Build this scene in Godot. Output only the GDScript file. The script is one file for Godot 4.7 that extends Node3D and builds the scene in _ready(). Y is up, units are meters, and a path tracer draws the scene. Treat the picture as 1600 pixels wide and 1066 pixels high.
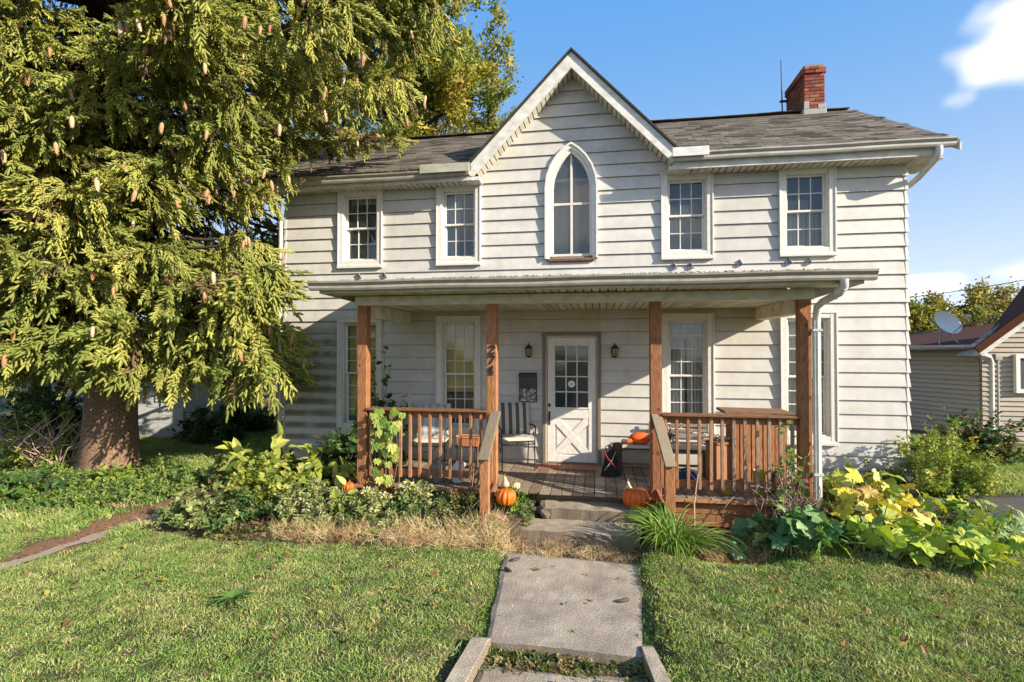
extends Node3D

var rng := RandomNumberGenerator.new()
var nz := FastNoiseLite.new()
var M := {}
var base_count := {}


# ---------------------------------------------------------------- mesh builder
class MB:
	var v := PackedVector3Array()
	var n := PackedVector3Array()
	var c := PackedColorArray()
	var col := Color.WHITE
	var xf := Transform3D.IDENTITY

	func vert(p: Vector3, nn: Vector3, cc: Color) -> void:
		v.append(xf * p)
		n.append((xf.basis * nn).normalized())
		c.append(cc)

	func tri(a: Vector3, b: Vector3, d: Vector3) -> void:   # counter-clockwise seen from outside
		var nn := (b - a).cross(d - a).normalized()
		vert(a, nn, col)
		vert(d, nn, col)
		vert(b, nn, col)

	func tri_n(a: Vector3, b: Vector3, d: Vector3, na: Vector3, nb: Vector3, nd: Vector3) -> void:
		vert(a, na, col)
		vert(d, nd, col)
		vert(b, nb, col)

	func tri_c(a: Vector3, b: Vector3, d: Vector3, ca: Color, cb: Color, cd: Color) -> void:
		var nn := (b - a).cross(d - a).normalized()
		vert(a, nn, ca)
		vert(d, nn, cd)
		vert(b, nn, cb)

	func quad(a: Vector3, b: Vector3, d: Vector3, e: Vector3) -> void:
		tri(a, b, d)
		tri(a, d, e)

	func quad_from(a: Vector3, b: Vector3, d: Vector3, e: Vector3, o: Vector3) -> void:   # faces away from o
		if (b - a).cross(d - a).dot((a + d) * 0.5 - o) < 0.0:
			quad(e, d, b, a)
		else:
			quad(a, b, d, e)

	func tri_from(a: Vector3, b: Vector3, d: Vector3, o: Vector3) -> void:
		if (b - a).cross(d - a).dot((a + b + d) / 3.0 - o) < 0.0:
			tri(a, d, b)
		else:
			tri(a, b, d)

	func box(at: Vector3, s: Vector3, bev := 0.0) -> void:
		var h := s * 0.5
		var bv := minf(bev, minf(h.x, minf(h.y, h.z)) * 0.9)
		var hh := [h.x, h.y, h.z]
		for ax in 3:
			var u := (ax + 1) % 3
			var w := (ax + 2) % 3
			for sg in [-1.0, 1.0]:
				var q := []
				for k in [[-1, -1], [1, -1], [1, 1], [-1, 1]]:
					var p := [0.0, 0.0, 0.0]
					p[ax] = sg * hh[ax]
					p[u] = k[0] * (hh[u] - bv)
					p[w] = k[1] * (hh[w] - bv)
					q.append(at + Vector3(p[0], p[1], p[2]))
				quad_from(q[0], q[1], q[2], q[3], at)
			if bv > 0.0:
				for su in [-1.0, 1.0]:
					for sw in [-1.0, 1.0]:
						var q := []
						for k in [[-1, 0], [1, 0], [1, 1], [-1, 1]]:
							var p := [0.0, 0.0, 0.0]
							p[ax] = k[0] * (hh[ax] - bv)
							p[u] = su * (hh[u] - (bv if k[1] == 0 else 0.0))
							p[w] = sw * (hh[w] - (0.0 if k[1] == 0 else bv))
							q.append(at + Vector3(p[0], p[1], p[2]))
						quad_from(q[0], q[1], q[2], q[3], at)
		if bv > 0.0:
			for sx in [-1.0, 1.0]:
				for sy in [-1.0, 1.0]:
					for sz in [-1.0, 1.0]:
						tri_from(at + Vector3(sx * h.x, sy * (h.y - bv), sz * (h.z - bv)), at + Vector3(sx * (h.x - bv), sy * h.y, sz * (h.z - bv)), at + Vector3(sx * (h.x - bv), sy * (h.y - bv), sz * h.z), at)

	func span(a: Vector3, b: Vector3, bev := 0.0) -> void:   # box between two corners
		box((a + b) * 0.5, (b - a).abs(), bev)

	func tube(pts: Array, radii: Array, sides := 6, cap := true) -> void:
		var m := pts.size()
		var t0: Vector3 = (pts[1] - pts[0]).normalized()
		var up := Vector3.UP if absf(t0.y) < 0.9 else Vector3.RIGHT
		var side := t0.cross(up).normalized()
		var rp := []
		var rn := []
		for i in m:
			var t: Vector3 = (pts[mini(i + 1, m - 1)] - pts[maxi(i - 1, 0)]).normalized()
			side = (side - t * side.dot(t)).normalized()
			var bi := t.cross(side)
			var pr := []
			var nr := []
			for k in sides:
				var a := TAU * k / sides
				var d := side * cos(a) + bi * sin(a)
				nr.append(d)
				pr.append(pts[i] + d * radii[i])
			rp.append(pr)
			rn.append(nr)
		for i in m - 1:
			for k in sides:
				var k2 := (k + 1) % sides
				tri_n(rp[i][k], rp[i][k2], rp[i + 1][k2], rn[i][k], rn[i][k2], rn[i + 1][k2])
				tri_n(rp[i][k], rp[i + 1][k2], rp[i + 1][k], rn[i][k], rn[i + 1][k2], rn[i + 1][k])
		if cap:
			for k in range(1, sides - 1):
				tri(rp[0][0], rp[0][k + 1], rp[0][k])
				tri(rp[m - 1][0], rp[m - 1][k], rp[m - 1][k + 1])

	func lathe(prof: Array, seg := 16, at := Vector3.ZERO, ribs := 0, rib_depth := 0.0) -> void:   # prof: Vector2(r, y) bottom to top
		var m := prof.size()
		var ring := []
		for i in m:
			var r := []
			for k in seg:
				var a := TAU * k / seg
				var rr: float = prof[i].x * (1.0 - (rib_depth * pow(absf(cos(a * ribs * 0.5)), 6.0) if ribs > 0 else 0.0))
				r.append(at + Vector3(cos(a) * rr, prof[i].y, sin(a) * rr))
			ring.append(r)
		var nrm := []
		for i in m:
			var r := []
			for k in seg:
				var du: Vector3 = ring[i][(k + 1) % seg] - ring[i][(k - 1 + seg) % seg]
				var dv: Vector3 = ring[mini(i + 1, m - 1)][k] - ring[maxi(i - 1, 0)][k]
				var nn := dv.cross(du)
				r.append(nn.normalized() if nn.length() > 1e-9 else Vector3(0, 1 if i > m / 2 else -1, 0))
			nrm.append(r)
		for i in m - 1:
			for k in seg:
				var k2 := (k + 1) % seg
				tri_n(ring[i][k], ring[i + 1][k], ring[i + 1][k2], nrm[i][k], nrm[i + 1][k], nrm[i + 1][k2])
				tri_n(ring[i][k], ring[i + 1][k2], ring[i][k2], nrm[i][k], nrm[i + 1][k2], nrm[i][k2])

	func prism(poly: PackedVector2Array, z0: float, z1: float) -> void:   # poly in x,y; extruded along z
		var o := Vector2.ZERO
		for p in poly:
			o += p
		var ids := Geometry2D.triangulate_polygon(poly)
		for i in range(0, ids.size(), 3):
			var a := poly[ids[i]]
			var b := poly[ids[i + 1]]
			var d := poly[ids[i + 2]]
			if (b - a).cross(d - a) < 0.0:
				var t := b
				b = d
				d = t
			tri(Vector3(a.x, a.y, z1), Vector3(b.x, b.y, z1), Vector3(d.x, d.y, z1))
			tri(Vector3(a.x, a.y, z0), Vector3(d.x, d.y, z0), Vector3(b.x, b.y, z0))
		var cw := Geometry2D.is_polygon_clockwise(poly)
		for i in poly.size():
			var a := poly[i]
			var b := poly[(i + 1) % poly.size()]
			if cw:   # Godot's test has y down: true here means counter-clockwise with y up
				quad(Vector3(a.x, a.y, z0), Vector3(b.x, b.y, z0), Vector3(b.x, b.y, z1), Vector3(a.x, a.y, z1))
			else:
				quad(Vector3(b.x, b.y, z0), Vector3(a.x, a.y, z0), Vector3(a.x, a.y, z1), Vector3(b.x, b.y, z1))

	func done(mat: Material) -> ArrayMesh:
		var am := ArrayMesh.new()
		var arr := []
		arr.resize(Mesh.ARRAY_MAX)
		arr[Mesh.ARRAY_VERTEX] = v
		arr[Mesh.ARRAY_NORMAL] = n
		arr[Mesh.ARRAY_COLOR] = c
		am.add_surface_from_arrays(Mesh.PRIMITIVE_TRIANGLES, arr)
		am.surface_set_material(0, mat)
		return am


class Scatter:
	var buf := PackedFloat32Array()
	var count := 0

	func add(t: Transform3D, k: Color) -> void:
		var b := t.basis
		buf.append_array(PackedFloat32Array([b.x.x, b.y.x, b.z.x, t.origin.x, b.x.y, b.y.y, b.z.y, t.origin.y, b.x.z, b.y.z, b.z.z, t.origin.z, k.r, k.g, k.b, 1.0]))
		count += 1


# ---------------------------------------------------------------- nodes
func free_name(parent: Node, called: String) -> String:
	var key := str(parent.get_instance_id()) + called
	var k: int = base_count.get(key, 0)
	base_count[key] = k + 1
	return called if k == 0 else "%s_%03d" % [called, k]


func tag(o: Node, label := "", category := "", group := "", kind := "") -> Node:
	if label:
		o.set_meta("label", label)
	if category:
		o.set_meta("category", category)
	if group:
		o.set_meta("group", group)
	if kind:
		o.set_meta("kind", kind)
	return o


func thing(called: String, at: Vector3, label: String, category: String, group := "") -> Node3D:
	var o := Node3D.new()
	o.name = free_name(self, called)
	add_child(o, true)
	o.position = at
	tag(o, label, category, group)
	return o


func part(parent: Node3D, called: String, mesh: Mesh, t := Transform3D.IDENTITY) -> MeshInstance3D:   # t is in the world
	var o := MeshInstance3D.new()
	o.name = free_name(parent, called)
	o.mesh = mesh
	parent.add_child(o, true)
	o.global_transform = t
	return o


func structure(called: String, mesh: Mesh) -> MeshInstance3D:
	var o := part(self, called, mesh)
	o.set_meta("kind", "structure")
	return o


func many(parent: Node3D, called: String, mesh: Mesh, s: Scatter, kind := "stuff") -> void:
	if s.count == 0:
		return
	var mm := MultiMesh.new()
	mm.transform_format = MultiMesh.TRANSFORM_3D
	mm.use_colors = true
	mm.mesh = mesh
	mm.instance_count = s.count
	mm.buffer = s.buf
	var o := MultiMeshInstance3D.new()
	o.name = free_name(parent, called)
	o.multimesh = mm
	parent.add_child(o, true)
	o.global_transform = Transform3D.IDENTITY
	if kind:
		o.set_meta("kind", kind)


func copy_of(src: Node3D, at: Vector3, turn: float, label: String, group := "") -> Node3D:
	var o: Node3D = src.duplicate()
	o.name = free_name(self, String(src.name))
	add_child(o, true)
	o.position = at
	o.rotation.y = turn
	tag(o, label, "", group)
	return o


# ---------------------------------------------------------------- materials
func lin(r: float, g: float, b: float) -> Color:
	return Color(r, g, b).linear_to_srgb()


func noise_tex(freq: float, oct: int, lo: Color, hi: Color, size := 256, seedv := 1, normal := false, bump := 4.0, mid := 0.5) -> NoiseTexture2D:
	var f := FastNoiseLite.new()
	f.seed = seedv
	f.noise_type = FastNoiseLite.TYPE_SIMPLEX_SMOOTH
	f.frequency = freq
	f.fractal_octaves = oct
	var t := NoiseTexture2D.new()
	t.width = size
	t.height = size
	t.seamless = true
	t.noise = f
	if normal:
		t.as_normal_map = true
		t.bump_strength = bump
	else:
		var g := Gradient.new()
		g.offsets = PackedFloat32Array([0.0, mid, 1.0])
		g.colors = PackedColorArray([lo, lo.lerp(hi, 0.5), hi])
		t.color_ramp = g
	return t


func mat(key: String, c: Color, rough := 0.7, metal := 0.0, tex: Texture2D = null, scale := Vector3.ONE, bump: Texture2D = null, bscale := 1.0, spec := 0.5) -> StandardMaterial3D:
	var m := StandardMaterial3D.new()
	m.resource_name = key
	m.albedo_color = c
	m.roughness = rough
	m.metallic = metal
	m.metallic_specular = spec
	m.vertex_color_use_as_albedo = true
	m.cull_mode = BaseMaterial3D.CULL_DISABLED
	if tex or bump:
		m.uv1_triplanar = true
		m.uv1_world_triplanar = true
		m.uv1_scale = scale
		m.albedo_texture = tex
	if bump:
		m.heightmap_enabled = true
		m.heightmap_texture = bump
		m.heightmap_scale = bscale
	M[key] = m
	return m


func leaf_mat(key: String, trans: float, rough := 0.55) -> StandardMaterial3D:
	var m := mat(key, Color.WHITE, rough)
	m.backlight_enabled = true
	m.backlight = Color(trans, trans, trans * 0.6)
	m.metallic_specular = 0.35
	return m


func vary(c: Color, amt: float) -> Color:
	var k := 1.0 + rng.randf_range(-amt, amt)
	return Color(c.r * k * (1.0 + rng.randf_range(-amt, amt) * 0.35), c.g * k, c.b * k * (1.0 + rng.randf_range(-amt, amt) * 0.35))


func pick(a: Array):
	return a[rng.randi() % a.size()]


func smooth(a: float, b: float, x: float) -> float:
	return smoothstep(a, b, x)


func materials() -> void:
	var w := Color.WHITE
	mat("siding", w, 0.5, 0.0, noise_tex(0.02, 4, Color(0.93, 0.925, 0.91), w, 256, 3), Vector3(0.9, 0.9, 0.9))
	mat("paint", w, 0.55, 0.0, noise_tex(0.03, 4, Color(0.92, 0.915, 0.90), w, 256, 5), Vector3(1.3, 1.3, 1.3))
	mat("soffit", w, 0.6, 0.0, noise_tex(0.02, 3, Color(0.80, 0.78, 0.70), w, 256, 6, false, 1, 0.35), Vector3(0.8, 0.8, 0.8))
	mat("metal_white", w, 0.42, 0.0, noise_tex(0.02, 4, Color(0.82, 0.81, 0.78), w, 256, 7, false, 1, 0.4), Vector3(0.8, 1.2, 1.2))
	mat("shingle", w, 1.0, 0.0, noise_tex(0.12, 4, Color(0.55, 0.54, 0.52), Color(1, 1, 1), 256, 8), Vector3(1.6, 1.6, 1.6), noise_tex(0.3, 3, Color.BLACK, w, 256, 9), 0.25)
	M.shingle.metallic_specular = 0.15
	mat("brick", w, 0.9, 0.0, noise_tex(0.09, 4, Color(0.68, 0.66, 0.64), w, 256, 10), Vector3(2, 2, 2), noise_tex(0.2, 3, Color.BLACK, w, 128, 11), 0.3)
	mat("mortar", w, 0.95, 0.0, noise_tex(0.1, 4, Color(0.6, 0.6, 0.6), w, 256, 12), Vector3(3, 3, 3), noise_tex(0.2, 3, Color.BLACK, w, 128, 13), 0.4)
	var grain := noise_tex(0.022, 5, Color(0.50, 0.44, 0.38), w, 512, 14, false, 1, 0.45)
	var grain_b := noise_tex(0.03, 4, Color.BLACK, w, 256, 15)
	mat("wood_y", w, 0.75, 0.0, grain, Vector3(9, 0.55, 9), grain_b, 0.12)
	mat("wood_x", w, 0.75, 0.0, grain, Vector3(0.55, 9, 9), grain_b, 0.12)
	mat("wood_z", w, 0.85, 0.0, grain, Vector3(9, 9, 0.55), grain_b, 0.15)
	mat("concrete", w, 0.95, 0.0, noise_tex(0.14, 5, Color(0.50, 0.47, 0.43), w, 512, 16), Vector3(0.8, 0.8, 0.8), noise_tex(0.3, 4, Color.BLACK, w, 512, 17), 0.22)
	mat("soil", w, 1.0, 0.0, noise_tex(0.05, 6, Color(0.45, 0.42, 0.38), Color(1, 1, 1), 512, 18), Vector3(0.7, 0.7, 0.7), noise_tex(0.15, 5, Color.BLACK, w, 512, 19), 2.0)
	mat("bark", w, 0.95, 0.0, noise_tex(0.03, 5, Color(0.32, 0.27, 0.22), w, 512, 20), Vector3(3, 1.0, 3), noise_tex(0.05, 4, Color.BLACK, w, 512, 21), 3.0)
	mat("plain", w, 0.7)
	mat("satin", w, 0.4)
	mat("iron", w, 0.5, 0.3)
	mat("steel", w, 0.35, 0.85, noise_tex(0.05, 4, Color(0.5, 0.5, 0.5), w, 128, 22), Vector3(6, 6, 6))
	mat("cloth", w, 0.95, 0.0, noise_tex(0.1, 4, Color(0.82, 0.82, 0.8), w, 256, 23), Vector3(4, 4, 4))
	mat("vinyl", w, 0.55, 0.0, noise_tex(0.04, 3, Color(0.9, 0.9, 0.89), w, 256, 24), Vector3(0.7, 0.7, 0.7))
	mat("skin_pumpkin", w, 0.52, 0.0, noise_tex(0.05, 5, Color(0.60, 0.52, 0.42), w, 256, 25, false, 1, 0.35), Vector3(4, 4, 4))
	var g := mat("glass", Color(0.5, 0.6, 0.65, 0.06), 0.02)
	g.transparency = BaseMaterial3D.TRANSPARENCY_ALPHA
	g.metallic_specular = 0.9
	g.vertex_color_use_as_albedo = false
	var sheer := mat("sheer", Color(1, 1, 1, 1), 0.9)
	sheer.backlight_enabled = true
	sheer.backlight = Color(0.6, 0.6, 0.6)
	leaf_mat("leaf", 0.85)
	leaf_mat("needle", 0.8, 0.6)
	leaf_mat("grass", 0.8)
	leaf_mat("big_leaf", 0.75, 0.5)
	leaf_mat("weed_leaf", 0.5).albedo_color = lin(0.10, 0.19, 0.04)


# ---------------------------------------------------------------- ground
func ground_y(x: float, z: float) -> float:
	var y := 0.05 + 0.25 * smooth(3.3, 0.7, z)
	y -= 0.06 * maxf(0.0, z - 4.4)
	y += 0.03 * nz.get_noise_2d(x * 12.0, z * 12.0) + 0.012 * nz.get_noise_2d(x * 60.0 + 50.0, z * 60.0)
	y -= 1.75 * smooth(-3.0, -12.0, z) * smooth(-4.5, -6.5, x)
	y -= 0.5 * smooth(5.5, 11.0, x) * smooth(4.0, -6.0, z) * 0.6
	y -= 0.19 * smooth(1.2, 1.5, x) * smooth(2.5, 2.0, x) * smooth(1.3, 1.6, z) * smooth(3.0, 2.5, z)
	if x > -0.75 and x < 0.95 and z > 1.5:   # the cut that holds the walk
		var left := -0.75 if z > 2.4 else -0.46
		var k := smooth(left, left + 0.13, x) * smooth(0.95, 0.82, x) * smooth(1.5, 1.8, z)
		y = lerpf(y, -0.05 if z < 4.5 else -0.085, k)
	return y


func sky() -> void:
	var cam := Camera3D.new()
	cam.name = "camera"
	add_child(cam)
	cam.position = Vector3(0.40, 2.24, 8.50)
	cam.rotation_degrees = Vector3(0.9, 9.3, 0.0)
	cam.fov = rad_to_deg(2.0 * atan(533.0 / 820.0))
	cam.near = 0.1
	cam.far = 3000.0
	cam.current = true
	var env := Environment.new()
	env.background_mode = Environment.BG_SKY
	env.tonemap_mode = Environment.TONE_MAPPER_LINEAR
	env.tonemap_exposure = 3.15
	env.sdfgi_enabled = true
	env.ssao_enabled = true
	env.ssil_enabled = true
	var sm := ProceduralSkyMaterial.new()
	sm.sky_top_color = lin(0.033, 0.122, 0.275)
	sm.sky_horizon_color = lin(0.345, 0.37, 0.375)
	sm.sky_curve = 0.16
	sm.ground_bottom_color = lin(0.16, 0.17, 0.09)
	sm.ground_horizon_color = lin(0.35, 0.36, 0.30)
	sm.sun_angle_max = 35.0
	sm.sun_curve = 0.45
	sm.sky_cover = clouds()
	env.sky = Sky.new()
	env.sky.sky_material = sm
	var we := WorldEnvironment.new()
	we.name = "environment"
	we.environment = env
	add_child(we)
	var sun := DirectionalLight3D.new()
	sun.name = "sun"
	add_child(sun)
	sun.light_energy = 0.98
	sun.light_color = Color(1.0, 0.945, 0.86)
	sun.light_angular_distance = 0.5
	sun.shadow_enabled = true
	sun.look_at_from_position(Vector3(2.6, 1.27, 1.10) * 10.0, Vector3.ZERO)


func clouds() -> ImageTexture:
	var w := 1024
	var h := 512
	var img := Image.create(w, h, false, Image.FORMAT_RGBA8)
	img.fill(Color(1, 1, 1, 0))
	var f := FastNoiseLite.new()
	f.seed = 11
	f.frequency = 1.6
	f.fractal_octaves = 6
	var g := FastNoiseLite.new()
	g.seed = 4
	g.frequency = 0.9
	g.fractal_octaves = 3
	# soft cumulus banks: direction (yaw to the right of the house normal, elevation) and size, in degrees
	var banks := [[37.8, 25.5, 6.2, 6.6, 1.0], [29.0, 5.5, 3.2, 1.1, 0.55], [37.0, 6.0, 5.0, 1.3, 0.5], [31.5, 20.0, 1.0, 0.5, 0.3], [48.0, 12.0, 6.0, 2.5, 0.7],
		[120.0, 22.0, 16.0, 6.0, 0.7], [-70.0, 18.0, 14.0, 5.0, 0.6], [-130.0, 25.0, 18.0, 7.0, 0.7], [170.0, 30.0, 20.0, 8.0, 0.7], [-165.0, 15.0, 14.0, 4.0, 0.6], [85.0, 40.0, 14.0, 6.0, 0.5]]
	for y in range(90, 256):
		var el := (0.5 - (y + 0.5) / h) * PI
		for x in w:
			# panorama: u = 0 looks along -z, growing to the right
			var yaw := (x + 0.5) / w * TAU
			var d := Vector3(sin(yaw) * cos(el), sin(el), -cos(yaw) * cos(el))
			var a := 0.0
			var nn := f.get_noise_3d(d.x * 3.0, d.y * 5.0, d.z * 3.0)
			for b in banks:
				var dx: float = wrapf(rad_to_deg(yaw) - b[0], -180.0, 180.0) / b[2]
				var dy: float = (rad_to_deg(el) - b[1]) / b[3]
				var q := 1.0 - sqrt(dx * dx + dy * dy) + nn * 0.9
				a = maxf(a, clampf(q * 2.4, 0.0, 1.0) * b[4])
			# cumulus added only outside the view, to raise the fill light
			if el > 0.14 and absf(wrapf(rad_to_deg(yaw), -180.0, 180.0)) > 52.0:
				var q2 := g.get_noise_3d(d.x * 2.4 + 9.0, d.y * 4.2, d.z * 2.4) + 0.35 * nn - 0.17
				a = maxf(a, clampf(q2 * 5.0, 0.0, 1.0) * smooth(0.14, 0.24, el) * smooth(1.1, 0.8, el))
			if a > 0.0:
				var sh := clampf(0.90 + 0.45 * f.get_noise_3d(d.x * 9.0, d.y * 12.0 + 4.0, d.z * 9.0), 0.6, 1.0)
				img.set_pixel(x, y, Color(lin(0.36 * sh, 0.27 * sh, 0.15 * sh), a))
	return ImageTexture.create_from_image(img)


func _ready() -> void:
	rng.seed = 20241
	nz.seed = 7
	nz.frequency = 0.05
	nz.fractal_octaves = 3
	materials()
	sky()
	ground()
	house()
	house_roof()
	porch()
	neighbour()
	yard_structures()
	porch_things()
	spruce()
	far_trees()
	garden()
	lawn()


# ---------------------------------------------------------------- the farmhouse
const WINX := [[-4.03, -3.24], [-2.26, -1.52], [1.39, 2.15], [3.12, 3.89]]
const XL := -5.08
const XR := 4.89
const ROW := 0.206
const ROW0 := 0.254
var house_node: Node3D


func gothic_half(y: float, a: float, spring: float, h: float) -> float:   # half width of a pointed arch at height y
	if y <= spring:
		return a
	var r := (a * a + h * h) / (2.0 * a)
	var dy := y - spring
	if dy >= h:
		return 0.0
	return maxf(0.0, sqrt(maxf(0.0, r * r - dy * dy)) - (r - a))


func dirt_and_bounce(x: float, y: float, t: float, seedv: float) -> Color:
	var c := Color(0.60, 0.588, 0.568)
	var k := 0.95 + 0.10 * nz.get_noise_2d(x * 14.0, y * 60.0 + seedv * 7.0) + 0.05 * sin(seedv * 12.7)
	c = Color(c.r * k, c.g * k, c.b * k)
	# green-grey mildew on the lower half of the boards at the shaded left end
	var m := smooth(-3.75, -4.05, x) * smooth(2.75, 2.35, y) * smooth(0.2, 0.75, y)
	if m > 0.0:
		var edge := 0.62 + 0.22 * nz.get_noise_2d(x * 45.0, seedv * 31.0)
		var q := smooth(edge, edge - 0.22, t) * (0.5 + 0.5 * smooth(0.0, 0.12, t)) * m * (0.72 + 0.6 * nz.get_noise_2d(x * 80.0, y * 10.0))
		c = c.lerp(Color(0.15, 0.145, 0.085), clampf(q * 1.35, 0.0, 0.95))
	# grey patches high in the gable, stronger towards the right
	var gq := smooth(5.0, 5.5, y) * smooth(-0.7, 0.1, x + 0.25 * (y - 5.6)) * clampf(0.45 + 1.6 * nz.get_noise_2d(x * 20.0, y * 26.0), 0.0, 1.0)
	c = c.lerp(Color(0.36, 0.37, 0.38), gq * 0.5)
	# tea stain under the porch ceiling, warmed further to stand in for bounced light
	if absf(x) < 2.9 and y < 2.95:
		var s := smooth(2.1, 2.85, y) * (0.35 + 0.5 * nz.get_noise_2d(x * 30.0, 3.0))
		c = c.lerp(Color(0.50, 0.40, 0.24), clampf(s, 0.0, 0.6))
	# streaks of dirt
	var st := smooth(0.22, 0.5, nz.get_noise_2d(x * 50.0 + 90.0, y * 5.0 + seedv))
	c = c.lerp(Color(0.42, 0.40, 0.36), st * 0.3)
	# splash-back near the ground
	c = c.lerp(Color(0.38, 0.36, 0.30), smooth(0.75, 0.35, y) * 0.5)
	return c


func board_mesh(xb0: float, xb1: float, xt0: float, xt1: float, y0: float, y1: float, seedv: float) -> ArrayMesh:
	var b := MB.new()
	var nx := maxi(1, int(ceil((xb1 - xb0) / 0.12)))
	var ny := 5
	var z0 := 0.030
	var z1 := 0.004
	var t0 := clampf(1.0 - (y1 - y0) / ROW, 0.0, 1.0)
	z0 = lerpf(z0, z1, 0.0)
	for i in nx:
		for j in ny:
			var q := []
			for k in [[0, 0], [1, 0], [1, 1], [0, 1]]:
				var u: float = float(i + k[0]) / nx
				var t: float = float(j + k[1]) / ny
				var x := lerpf(lerpf(xb0, xb1, u), lerpf(xt0, xt1, u), t)
				var y := lerpf(y0, y1, t)
				var wob := 0.0025 * nz.get_noise_2d(x * 9.0, seedv * 13.0)
				q.append([Vector3(x, y + (wob if j + k[1] == 0 else 0.0), lerpf(z0, z1, t) + wob), dirt_and_bounce(x, y, t + t0, seedv)])
			b.tri_c(q[0][0], q[1][0], q[2][0], q[0][1], q[1][1], q[2][1])
			b.tri_c(q[0][0], q[2][0], q[3][0], q[0][1], q[2][1], q[3][1])
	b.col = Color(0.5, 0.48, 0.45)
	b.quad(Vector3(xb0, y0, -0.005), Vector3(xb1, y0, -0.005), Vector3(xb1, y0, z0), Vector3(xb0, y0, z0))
	b.col = Color(0.68, 0.65, 0.6)
	b.quad(Vector3(xb0, y0, -0.005), Vector3(xb0, y0, z0), Vector3(xt0, y1, z1), Vector3(xt0, y1, -0.005))
	b.quad(Vector3(xb1, y0, z0), Vector3(xb1, y0, -0.005), Vector3(xt1, y1, -0.005), Vector3(xt1, y1, z1))
	return b.done(M.siding)


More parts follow.
